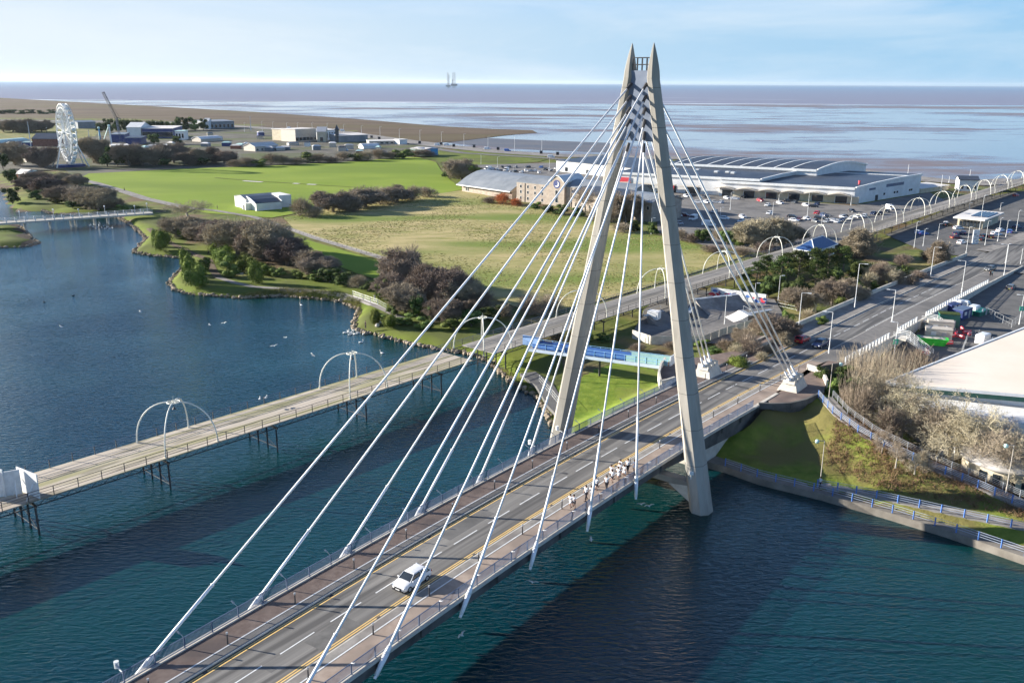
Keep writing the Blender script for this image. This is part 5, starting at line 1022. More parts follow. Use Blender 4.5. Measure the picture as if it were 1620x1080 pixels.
# --- turquoise hut, fairground and seafront buildings
house('beach_hut', 'mint and bright blue long hut behind the playing field', G(650, 246, 1.5), G(672, 247.5, 1.5), 7, 5, .6, 'mint', 'roof_pale', 'hut', kind='mono')
house('beach_hut', 'bright blue end of the hut behind the playing field', G(672.5, 247.5, 1.5), G(693, 246, 1.5), 7, 5, .6, 'turquoise', 'steel_blue', 'hut', kind='mono')
for lb, a, c, dp, h, ri, wl, rf, kd, wn in (
    ('white gabled fairground shed left of the blue hall', (202, 219), (224, 219), 30, 10, 4, 'white_wall', 'white_wall', 'gable', None),
    ('dark blue fairground hall with a bright white roof', (226, 219), (274, 219), 35, 9, 1, 'navy', 'roof_pale', 'mono', (6, 1, 6, 5)),
    ('low navy ride building behind the bare trees', (176, 226), (198, 226), 14, 7, 1, 'navy', 'roof_grey', 'mono', None),
    ('low purple blue ride station with a dark roof', (199, 229), (224, 229), 14, 5.5, 1, 'navy', 'roof_dark', 'mono', None),
    ('long white low fairground roof behind the trees', (176, 236), (205, 235), 10, 2.6, .5, 'beige', 'roof_pale', 'mono', None),
    ('white tiered seaside theatre block with a grey side', (278, 222), (292, 222), 14, 8, 0, 'white_wall', 'mint', 'flat', (3, 2, 6, 2)),
    ('grey blue pavilion with a white dome by the marsh', (326, 204.5), (371, 203), 26, 8, 1, 'roof_grey', 'roof_grey', 'mono', (7, 1, 5, 3)),
    ('white tent shaped roof left of the grey pavilion', (323, 205), (331, 205), 14, 9, 3, 'white_wall', 'white_wall', 'gable', None),
    ('long white marquee roof in the fairground', (318, 225), (350, 223), 12, 2.5, 2, 'beige', 'white_wall', 'curve', None),
    ('beige low house with a tiled roof beside the hedgerow', (404, 240), (440, 237.5), 14, 3.6, 2.5, 'beige', 'roof_pale', 'gable', (5, .6, 2.2, 2)),
    ('sand coloured hall with a flat roof near the seafront', (452, 223), (468, 222), 18, 10, 0, 'stone_pale', 'roof_pale', 'flat', None),
    ('pale long hall with a flat roof in the middle of the seafront', (468, 225), (501, 223), 20, 11, 0, 'beige', 'roof_pale', 'flat', (6, 1, 4, 4)),
    ('cream gabled building with an arched door near the seafront', (502, 225), (516, 225), 12, 9, 4, 'stone_pale', 'roof_pale', 'gable', (1, .5, 4.5, 3)),
    ('white terraced building behind the cream gable', (516, 222), (532, 221), 14, 9, 1, 'white_wall', 'roof_pale', 'mono', (4, 2, 7, 2)),
    ('low grey shed with a pale roof right of the tower', (536, 226), (582, 224), 16, 6, 1, 'roof_grey', 'roof_pale', 'mono', None),
    ('long low brown seafront cafe', (584, 229), (632, 228), 9, 2.8, .6, 'beige', 'roof_pale', 'mono', (6, .5, 2, 3)),
    ('small white seafront kiosk at the end of the cafe', (632, 229), (644, 228.5), 8, 4, 0, 'white_wall', 'white_wall', 'flat', None),
    ('low white marquee at the right of the hedgerow', (575, 236), (600, 235), 9, 2, 2, 'white_wall', 'white_wall', 'curve', None),
    ('dark roofed fairground barn left of the ferris wheel', (52, 232), (92, 232), 22, 6, 4, 'brick_red', 'roof_dark', 'gable', None),
    ('long pale blue fairground canopy on the left edge', (2, 232), (48, 228), 16, 3, 2, 'roof_grey', 'mint', 'curve', None),
    ('pale blue stall near the foot of the left edge', (20, 240), (46, 238), 8, 3, 1, 'beige', 'roof_grey', 'gable', None),
    ('grey blue fairground hall just right of the ferris wheel', (124, 204), (152, 203), 20, 7, 1.5, 'roof_grey', 'roof_grey', 'gable', None),
    ('beige garden wall house under the ferris wheel', (42, 257), (64, 256), 8, 2.5, 1, 'beige', 'roof_pale', 'gable', None)):
    house('seaside_building', lb, G(*a, 1.5), G(*c, 1.5), dp, h, ri, wl, rf, kind=kd, win=wn)
house('boat_house', 'small brick hut with a pink tiled roof on the far left bank', G(27, 283, 1.4), G(41, 284, 1.4), 7, 2.6, 2.2, 'brick_red', 'roof_pale', 'hut', door=2)
house('boat_house', 'small shed with a pale green roof beside the pink tiled hut', G(43, 284, 1.4), G(54, 284, 1.4), 6, 2.4, 2.0, 'brick_red', 'mint', 'hut', door=2)
o, F = house('church_tower', 'slim dark stone tower with a pointed top near the seafront', G(531, 226, 1.5), G(536, 226, 1.5), 4, 11, 0, 'concrete_dark', 'roof_dark', 'tower', kind='flat')
b = MB(); b.loft([[F.p(x, y, 11.3) for x, y in ((-.4, -.4), (F.w + .4, -.4), (F.w + .4, 4.4), (-.4, 4.4))], [F.p(F.w / 2 + .01 * i, 2, 16) for i in range(4)]]); b.build('spire', MT['roof_dark'], o)
house('seaside_shelter', 'small white seafront shelter beside the far pier deck', G(1516, 302, 1.5), G(1546, 303, 1.5), 10, 5.6, 1.6, 'white_wall', 'roof_dark', 'shelter', kind='gable', win=(3, 1, 3, 1.6))
# --- blue hipped pavilion on the pier
c1, c2, c3 = G(1256, 394, 7.4), G(1289, 399, 7.4), G(1326, 386, 7.4); c4 = c1 + c3 - c2
o = thing('pier_kiosk', 'kiosk with a bright blue hipped roof at the side of the pier', 'kiosk', (c1 + c3) / 2 - Vector((0, 0, 2.6))); ctr = (c1 + c2 + c3 + c4) / 4; r1 = (c1 + c2) / 2 * .5 + ctr * .5; r2 = (c3 + c4) / 2 * .5 + ctr * .5
r1 = ctr + ((c1 + c2) / 2 - ctr) * .45 + Vector((0, 0, 2.7)); r2 = ctr + ((c3 + c4) / 2 - ctr) * .45 + Vector((0, 0, 2.7)); b = MB(); dz = Vector((0, 0, .2))
b.add([c1, c2, c3, c4, r1, r2], [(1, 2, 5, 4), (2, 3, 5), (3, 0, 4, 5), (0, 1, 4), (0, 3, 2, 1)]); b.build('roof', mat('blue_roof', (.02, .06, .17), (.03, .08, .21), 1.5, .5, stretch=(1, 1, 1)), o)
b = MB()
for a, c in ((c1, c2), (c2, c3), (c3, c4), (c4, c1), (c2, r1), (c1, r1), (c3, r2), (r1, r2)): b.tube(a, c, .14, n=5)
b.build('roof_trim', MT['white_metal'], o); b = MB(); W4 = [ctr + (q - ctr) * .86 for q in (c1, c2, c3, c4)]; b.prism([(q.x, q.y) for q in W4], 4.4, 7.35); b.build('wall', MT['white_wall'], o)
for q0, q1 in ((W4[1], W4[2]), (W4[0], W4[1])):
    for t in (.2, .5, .8):
        p = q0.lerp(q1, t); d_ = (q1 - q0).normalized(); n_ = Vector((d_.y, -d_.x, 0)); b = MB(); b.beam(p - d_ * .7 + n_ * .05 - Vector((0, 0, 1.3)), p + d_ * .7 + n_ * .05 - Vector((0, 0, 1.3)), .08, 1.3); b.build('window', MT['glass_dark'], o)
# --- low restaurant with solar panels, and its totem
z_ = 5.6; k1, k2, k3, k4 = G(1508, 343, z_), G(1558, 348, z_), G(1589, 336, z_), G(1534, 331, z_)
o = thing('restaurant', 'low flat roofed restaurant with solar panels on its roof', 'restaurant', (k1 + k3) / 2 - Vector((0, 0, z_ - 1.5))); ctr = (k1 + k2 + k3 + k4) / 4; b = MB(); b.prism([(q.x, q.y) for q in (k1, k2, k3, k4)], z_ - .5, z_); b.build('roof', MT['roof_pale'], o)
b = MB(); b.prism([(ctr.x + (q.x - ctr.x) * .8, ctr.y + (q.y - ctr.y) * .8) for q in (k1, k2, k3, k4)], 1.2, z_ - .5); b.build('wall', MT['stone_pale'], o)
def bil(u_, v_): return k1.lerp(k2, u_).lerp(k4.lerp(k3, u_), v_)
for i in range(5): b = MB(); u0 = .42 + i * .105; b.prism([(bil(a, c).x, bil(a, c).y) for a, c in ((u0, .25), (u0 + .06, .25), (u0 + .06, .85), (u0, .85))], z_ + .05, z_ + .25); b.build('solar_panel', MT['solar'], o)
for i in range(6):
    p, q = (ctr + (k1 - ctr) * .82).lerp(ctr + (k2 - ctr) * .82, .1 + i * .14), (ctr + (k1 - ctr) * .82).lerp(ctr + (k2 - ctr) * .82, .2 + i * .14); b = MB(); b.beam(Vector((p.x, p.y, 3.1)), Vector((q.x, q.y, 3.1)), .2, 2.2); b.build('window', MT['glass_dark'], o)
p = G(1542, 387, 1.5); o = thing('totem_sign', 'tall white advertising board in front of the low restaurant', 'sign board', p, .3); b = MB(); b.box((0, 0, 2.6), (2.6, .25, 5.0)); b.build('board', MT['white_paint'], o, world=False)
for x_, z_2, w_2, h_2 in ((-.5, 3.6, 1.0, .5), (.5, 2.9, .8, .7), (-.2, 2.0, 1.4, .35), (.5, 1.2, .7, .5)): b = MB(); b.box((x_, -.14, z_2), (w_2, .03, h_2)); b.build('graphic', MT['grey_metal'], o, world=False)
# --- cream roofed hall on the right
za, zb_ = 7.2, 14.5; t0, t1, t3 = G(1402, 604, za), G(1680, 628, 8.0), G(1660, 503, 9.0); t2 = t1 + t3 - t0; t2.z = 9.8
hall = thing('event_hall', 'large hall with a smooth cream pitched roof above the ramp trees', 'hall', (t0 + t2) / 2 * .5 + t1 * .5 - Vector((0, 0, 8)))
b = MB(); th = Vector((0, 0, .5)); b.add([t0, t1, t2, t3, t0 - th, t1 - th, t2 - th, t3 - th], [(0, 1, 2, 3), (7, 6, 5, 4), (0, 4, 5, 1), (1, 5, 6, 2), (2, 6, 7, 3), (3, 7, 4, 0)]); b.fixn = True; b.build('roof', MT['roof_cream'], hall)
b = MB(); b.beam(t0 + Vector((0, 0, -.02)), t3 + Vector((0, 0, -.02)), .35, .3); b.beam(t0 + Vector((0, 0, -.3)), t1 + Vector((0, 0, -.3)), .3, .5); b.build('roof_trim', MT['white_metal'], hall)
e = (t1 - t0).normalized(); nb_ = Vector((-e.y, e.x, 0)); w0, w1 = t0 + e * 2.2 + nb_ * 1.4, t1 + nb_ * 1.4; w2, w3 = Vector((t2.x, t2.y, za)) , Vector((t3.x, t3.y, za)) - (Vector((t3.x, t3.y, 0)) - Vector((t0.x, t0.y, 0))).normalized() * 2
b = MB(); b.prism([(q.x, q.y) for q in (w0, w1, w2, w3)], 1.2, za - .6); b.build('wall', MT['white_wall'], hall)
b = MB(); b.beam(w0 - nb_ * .06 + Vector((0, 0, -1.3)), w1 - nb_ * .06 + Vector((0, 0, -1.3)), .1, .9); b.build('clerestory', mat('green_glass', (.02, .12, .09), (.03, .16, .12), 1, .2), hall)
F = Frame(w0 - nb_ * 7 + e * 2, w0 - nb_ * 7 + e * 40, 1.5); b = MB(); hexa(b, F, 0, 38, 0, 7.1, -.4, 3.4, z1b=3.9); b.build('side_annex', MT['white_wall'], hall)
b = MB(); hexa(b, F, .5, 38, -.05, .1, 0, 1.1); b.build('plinth', MT['stone_pale'], hall)
p = G(1512, 718, 1.8); o = thing('storage_tank', 'square grey white service box between the trees by the hall', 'service box', p, .5); b = MB(); b.box((0, 0, 1.6), (4.6, 2.6, 3.3)); b.build('body', MT['white_wall'], o, world=False); b = MB(); b.box((0, 0, 3.32), (4.8, 2.8, .12)); b.build('lid', MT['roof_grey'], o, world=False)
p = G(1590, 752, 1.8); o = thing('domed_pavilion', 'round low pavilion with a white domed roof near the right edge', 'pavilion', p); b = MB(); b.tube((0, 0, -.5), (0, 0, 2.7), 5.6, n=28); b.build('wall', MT['stone_pale'], o, world=False)
b = MB(); rg = []
for k in range(8): a = k / 7 * math.pi / 2; rg.append([(6.3 * math.cos(a) * math.cos(t) + .001 * t, 6.3 * math.cos(a) * math.sin(t), 2.7 + 1.5 * math.sin(a)) for t in np.linspace(0, 2 * math.pi, 28, endpoint=False)])
b.loft(rg); b.build('roof', mat('weathered_roof', (.33, .3, .27), (.5, .47, .43), .8, .85, detail=9), o, world=False, smooth=True)
for k in range(7): a = -2.6 + k * .32; b = MB(); b.box((5.6 * math.cos(a), 5.6 * math.sin(a), 1.3), (.12, 1.0, 1.5), a); b.build('window', MT['glass_dark'], o, world=False)
# ================================================================== SKATEPARK
def ramp(px, py, z, L_, w_, h, rz, m, label, curve=True):
    p = G(px, py, z); o = thing('skate_ramp', label, 'skate ramp', p, rz); b = MB(); n = 8; pr = [(x, h * ((x + L_ / 2) / L_) ** (2.2 if curve else 1)) for x in np.linspace(-L_ / 2, L_ / 2, n)]
    b.loft([[(x, y, z_) for x, z_ in pr] + [(L_ / 2, y, -.1), (-L_ / 2, y, -.1)] for y in (-w_ / 2, w_ / 2)]); b.fixn = True; b.build('riding_surface', MT[m], o, world=False)
    b = MB(); b.box((L_ / 2 + .6, 0, h - .1), (1.2, w_, .15)); b.tube((L_ / 2 + 1.1, -w_ / 2, h), (L_ / 2 + 1.1, -w_ / 2, h + 1), .04); b.tube((L_ / 2 + 1.1, w_ / 2, h), (L_ / 2 + 1.1, w_ / 2, h + 1), .04); b.tube((L_ / 2 + 1.1, -w_ / 2, h + 1), (L_ / 2 + 1.1, w_ / 2, h + 1), .04); b.build('platform', MT['grey_metal'], o, world=False)
ramp(1150, 492, 1.6, 8, 13, 2.6, 2.0, 'paving_grey', 'wide brown quarter pipe below the painted skatepark wall')
ramp(1158, 506, 1.6, 5.5, 5, 1.6, .2, 'roof_pale', 'pale wedge ramp in the middle of the skatepark')
ramp(1116, 500, 1.6, 6, 6, 1.3, 2.8, 'asphalt_dark', 'dark curved ramp left of the pale wedge')
ramp(1052, 512, 1.6, 5, 7, 2.0, 2.4, 'asphalt', 'grey quarter pipe at the left of the skatepark')
ramp(1185, 497, 1.6, 5, 8, 1.4, -1.0, 'paving_grey', 'low brown bank at the right of the skatepark')
o = tag(lowwall([G(1124, 470, 1.6), G(1211, 482, 1.6)], 2.6, .3, MT['white_paint'], 'white skatepark wall painted with blue graffiti', name='graffiti_wall'), 'white skatepark wall painted with blue graffiti', 'wall')
b = MB(); rr = random.Random(4); Aw, Bw = G(1124, 470, 1.6), G(1211, 482, 1.6); dw = (Bw - Aw).normalized(); nw = Vector((dw.y, -dw.x, 0))
for k in range(34):
    t = rr.random(); p = Aw.lerp(Bw, t) + nw * (.158 + .004 * (k % 5)); h_ = rr.uniform(.5, 1.9); s_ = rr.uniform(.3, .9); q = []
    for a in range(7): an = a / 7 * 6.283; rad = s_ * rr.uniform(.5, 1.1); q.append(p + dw * rad * math.cos(an) + Vector((0, 0, h_ + rad * .6 * math.sin(an))))
    b.add(q, [tuple(range(7))], k % 3)
b.build('graffiti', [MT['blue_metal'], MT['navy'], MT['red_sign']], o)
p = G(1034, 511, 1.6); o = thing('container', 'small white cabin on legs at the edge of the skatepark', 'cabin', p, -.5); b = MB(); b.box((0, 0, 2.0), (2.6, 2.2, 1.8)); b.build('body', MT['white_wall'], o, world=False); b = MB()
for x_ in (-1.1, 1.1):
    for y_ in (-.9, .9): b.tube((x_, y_, -.1), (x_, y_, 1.2), .08)
b.build('leg_frame', MT['dark_metal'], o, world=False)
def panel_fence(pts, label, h=1.9, z=1.5, mt='grey_metal', name='panel_fence', solid=True):
    P_ = GL(pts, z); o = thing(name, label, 'fence', P_[0]); 
    for a, c in zip(P_, P_[1:]):
        k = max(1, int((c - a).length / 3.2))
        for i in range(k):
            p, q = a.lerp(c, i / k), a.lerp(c, (i + .96) / k); b = MB()
            if solid: b.beam(p + Vector((0, 0, h / 2)), q + Vector((0, 0, h / 2)), .05, h)
            else:
                for t in (0, 1): e_ = p.lerp(q, t); b.tube(e_, e_ + Vector((0, 0, h)), .04, n=4)
                for zz in np.linspace(.15, h, 3): b.tube(p + Vector((0, 0, zz)), q + Vector((0, 0, zz)), .018, n=3)
                for t in (.33, .67): e_ = p.lerp(q, t); b.tube(e_, e_ + Vector((0, 0, h)), .012, n=3)
            b.build('fence_panel', MT[mt], o)
    return o
panel_fence([(1000, 535), (1030, 545), (1075, 545), (1110, 545), (1150, 530), (1190, 518)], 'pale panel fence along the near side of the skatepark', 1.9, mt='concrete_pale')
panel_fence([(1230, 484), (1265, 492), (1310, 500), (1330, 486)], 'grey panel fence right of the skatepark', 1.6, mt='grey_metal', solid=False)
panel_fence([(558, 468), (575, 474), (598, 482), (612, 490)], 'grey metal fence beside the lakeside path', 1.3, z=1.5, solid=False)
panel_fence([(462, 366), (520, 384), (580, 402), (640, 420), (690, 438)], 'low pale post fence along the meadow path', .9, solid=False, mt='beige')
panel_fence([(853, 603), (872, 625), (888, 645)], 'white railing on the bank left of the pylon foot', 1.2, z=1.6, solid=False, mt='white_metal')
panel_fence([(1520, 565), (1530, 540), (1548, 535)], 'temporary mesh fence beside the white van', 2.0, solid=False)
panel_fence([(1420, 535), (1446, 548), (1452, 562)], 'temporary mesh fence left of the green skip', 2.0, solid=False)
panel_fence([(1560, 500), (1600, 520), (1618, 505)], 'temporary mesh fence on the right edge of the yard', 2.0, solid=False)
# walls along the road
lowwall([RP(s, -8.7) for s in range(160, 316, 6)], 1.1, .35, MT['concrete_pale'], 'long low pale wall on the left side of the road')
b = MB()
for s in range(159, 300, 4): b.beam(RP(s, 9.15, 3.4 - (6 - zr(s)) * .45), RP(s + 4, 9.15, 3.4 - (6 - zr(s + 4)) * .45), .35, 5.2 - (6 - zr(s)) * .9)
tag(b.build('retaining_wall', MT['concrete_pale']), 'concrete retaining wall between the road and the yard', 'wall')
def white_fence(s0, s1, label):
    o = thing('white_fence', label, 'fence', RP(s0, 8.9)); b = MB(); b.beam((-.12, 0, .55), (.12, 0, .55), .5, 1.1); b.box((0, .35, 1.0), (.2, .5, .12))
    many('fence_post', b, o, [RP(s, 8.95) + Vector((0, 0, .12)) for s in np.arange(s0, s1, 1.9)], MT['white_metal'], -math.radians(37.4 + 3)); b = MB()
    for z in (1.15, .7): b.path([RP(s, 8.95) + Vector((0, 0, z + .12)) for s in np.arange(s0, s1, 3)], .05, n=4)
    b.build('fence_rail', MT['white_metal'], o)
white_fence(161, 187, 'nearest run of white road fence with angled posts')
white_fence(192, 207, 'short white road fence between the two staircases')
white_fence(213, 268, 'longest and farthest run of white road fence')
for s, lb in ((189.5, 'nearer white railed staircase down from the road'), (210, 'farther white railed staircase down to the yard')):
    A = RP(s, 9.2); n_ = (RP(s, 12) - RP(s, 9)).normalized(); d_ = Vector((-n_.y, n_.x, 0)); o = thing('staircase', lb, 'staircase', A); b = MB(); b.beam(A - Vector((0, 0, .2)), A + n_ * 2.6 - Vector((0, 0, .2)), 3.2, .35); b.build('landing', MT['concrete_pale'], o)
    z0 = A.z; st = A + n_ * 2.6; k = int((z0 - 1.5) / .17); b = MB()
    for i in range(k): c = st + n_ * (.15 + .3 * i); b.beam(Vector((c.x, c.y, z0 - .17 * (i + 1) - .1)) - n_ * .15, Vector((c.x, c.y, z0 - .17 * (i + 1) - .1)) + n_ * .15, 2.4, .2)
    b.build('steps', MT['concrete_pale'], o); e_ = st + n_ * .3 * k; e_.z = 1.5
    for sg in (-1, 1):
        b = MB()
        for h_ in (1.1, .75, .4): b.tube(st + d_ * sg * 1.25 + Vector((0, 0, h_)), e_ + d_ * sg * 1.25 + Vector((0, 0, h_)), .05, n=4); b.tube(A + d_ * sg * 1.6 + Vector((0, 0, h_)), st + d_ * sg * 1.25 + Vector((0, 0, h_)), .05, n=4)
        for t in np.linspace(0, 1, 7): q = st.lerp(e_, t) + d_ * sg * 1.25; b.tube(q, q + Vector((0, 0, 1.1)), .05, n=4)
        b.build('handrail', MT['white_metal'], o)
# ================================================================== LAMPS
def lamp(px, py, top, z=1.5, arm=(-.9, 0), mt='white_metal', tmpl=None, group=None, sign=False, globe=False, r_=.085, zz=None):
    p = G(px, py, z)
    if z != 1.5 or zz: p.z = z
    lo_, hi_ = 0, 60
    for _ in range(30):
        m_ = (lo_ + hi_) / 2; v = np.array(p + Vector((0, 0, m_))) - np.array([0, 0, CAM_H]); y = 540 - FPX * (v @ AX[1]) / (v @ AX[2])
        if y > top: lo_ = m_
        else: hi_ = m_
    h = lo_; o = thing('street_lamp', None, 'street lamp', p); b = MB(); b.tube((0, 0, 0), (0, 0, h), r_, r_ * .6, n=8); b.tube((0, 0, 0), (0, 0, 1.1), r_ * 1.5, n=8); b.tube((0, 0, h), (arm[0], arm[1], h + .05), r_ * .5, n=5); b.build('pole', MT[mt], o, world=False)
    b = MB()
    if globe: b.ball((arm[0], arm[1], h - .1), .3)
    else: a_ = Vector((arm[0], arm[1], h + .03)); d_ = a_ - Vector((0, 0, h)); d_.z = 0; d_ = d_.normalized(); b.beam(a_ - d_ * .1, a_ + d_ * .65, .28, .12)
    b.build('lamp_head', MT['mint'] if globe else MT['white_metal'], o, world=False)
    if sign: b = MB(); b.box((0, -.12, sign), (1.0, .08, 1.0)); sg = b.build('sign', MT['green_sign'], o, world=False); b = MB(); b.box((0, -.17, sign), (.35, .02, .5)); b.build('symbol', MT['mint'], sg, world=False)
    return later(o, tmpl, group)
def sroad(s, n, top): 
    p = RP(s, n); return p
for px, py, top, z in ((1311, 559, 494, 5.5), (1411, 509, 459, 4.2), (1521, 463, 413, 3.1), (1588, 437, 387, 2.4)): lamp(px, py, top, z, (-1.1, .5), tmpl='tall white street lamp on the right side of the road, %s from the left', group='street lamps right of the road')
for px, py, top, z in ((1352, 486, 417, 4.6), (1472, 438, 391, 3.0), (1263, 523, 463, 5.4)): lamp(px, py, top, z, (1.1, -.5), tmpl='tall white street lamp on the left side of the road, %s from the left', group='street lamps left of the road')
for px, py, top in ((1413, 571, 510), (1612, 515, 467)): lamp(px, py, top, 1.5, (-.7, .3), sign=4.0, tmpl='white lamp post with a green sign in the yard, %s from the left', group='lamp posts with green signs')
lamp(1310, 640, 575, 5.6, (1.3, 0), globe=True, r_=.07, mt='beige', tmpl='slim wooden lamp post with a globe at the top of the ramp', group='x')
lamp(1297, 768, 697, 1.2, (-1.0, 0), globe=True, r_=.07, mt='beige', tmpl='slim lamp post with a hanging globe on the quayside', group='x')
lamp(1591, 782, 704, 2.8, (-1.0, 0), globe=True, r_=.07, mt='beige', tmpl='slim lamp post on the ramp near the domed pavilion', group='x')
for px, py, top in ((1146, 514, 468), (1231, 476, 436), (1193, 480, 448), (1283, 478, 462)): lamp(px, py, top, 1.6, (.5, 0), r_=.07, tmpl='white lamp post around the skatepark, %s from the left', group='lamp posts around the skatepark')
for px, py, top in ((1446, 392, 351), (1460, 391, 362), (1483, 380, 354), (1528, 402, 359), (1558, 389, 350), (1578, 383, 345), (1591, 376, 349), (1607, 369, 333), (1590, 419, 386), (1614, 420, 393), (1549, 366, 309), (1533, 333, 321), (1582, 334, 321)): lamp(px, py, top, 1.5, (.5, .1), r_=.08, tmpl='white lamp post near the low restaurant, %s from the left', group='lamp posts near the restaurant')
for px, py, top in ((1155, 333, 304), (1139, 348, 328), (1222, 341, 320), (1277, 343, 304), (1299, 361, 339), (1232, 318, 307), (1346, 325, 306), (761, 260, 244), (787, 265, 248), (812, 281, 263), (869, 272, 248), (1030, 372, 345)): lamp(px, py, top, 1.5, (.7, 0), r_=.09, tmpl='white lamp post in the shopping car park, %s from the left', group='lamp posts in the car park')
for px, py, top in ((387, 209, 194), (415, 208, 192), (432, 206, 193), (454, 206, 194), (471, 205, 194), (494, 207, 194), (518, 209, 195), (544, 213, 197), (572, 216, 199), (601.5, 220, 200.5), (632, 222, 204), (664.6, 227, 206), (698.5, 229.5, 209), (734, 232, 212), (772, 235, 216), (814, 240, 217), (857, 243, 221), (1348, 269, 253), (1436, 277, 260), (1488, 303, 277), (1501, 290, 279), (1533, 288, 268)): lamp(px, py, top, 1.5, (1.2, 0), r_=.14, tmpl='tall seafront lamp post, %s from the left', group='seafront lamp posts')
for px, py in ((588, 219), (600, 221), (664, 228), (698, 230), (718, 233), (750, 234), (788, 238), (856, 244), (882, 246)):
    p = G(px, py, 1.5); o = thing('litter_bin', None, 'litter bin', p); b = MB(); b.box((0, 0, 1.2), (2.2, 2.2, 2.4)); b.build('body', MT['dark_metal'], o, world=False); b = MB(); b.box((0, 0, 2.5), (2.5, 2.5, .2)); b.build('lid', MT['dark_metal'], o, world=False); later(o, 'small dark kiosk box on the promenade, %s from the left', 'dark boxes on the promenade'); o['category'] = 'kiosk'; o.name = 'promenade_box'

# small fairground clutter between the rides
rr = random.Random(21)
for i, (x0_, x1_, y0_, y1_, n_) in enumerate(((5, 90, 226, 252, 12), (150, 330, 232, 250, 16), (330, 470, 214, 250, 12), (480, 620, 232, 246, 8))):
    for k in range(n_):
        px, py = x0_ + (x1_ - x0_) * (k + rr.random()) / n_, rr.uniform(y0_, y1_); p = G(px, py, 1.5); wd, dp, h_ = rr.uniform(3, 9), rr.uniform(3, 6), rr.uniform(2, 3.6)
        o = thing('fairground_stall', None, 'stall', p, rr.uniform(-.6, .6)); b = MB(); b.box((0, 0, h_ / 2), (wd, dp, h_)); b.build('body', MT[rr.choice(['white_wall', 'beige', 'brick_red', 'roof_grey', 'navy', 'stone_pale'])], o, world=False)
        b = MB(); b.box((0, 0, h_ + .5), (wd + .8, dp + .8, 1.0), top=(wd * .5, .3)); b.build('roof', MT[rr.choice(['white_wall', 'roof_pale', 'roof_dark', 'roof_grey', 'roof_pale', 'mint'])], o, world=False)
        later(o, ('low stall in the fairground left of the ferris wheel, %s from the left', 'low stall in the fairground below the blue hall, %s from the left', 'low stall near the beige tiled house, %s from the left', 'low stall behind the right hedgerow, %s from the left')[i], ('stalls left of the wheel', 'stalls below the blue hall', 'stalls by the tiled house', 'stalls behind the hedgerow')[i])
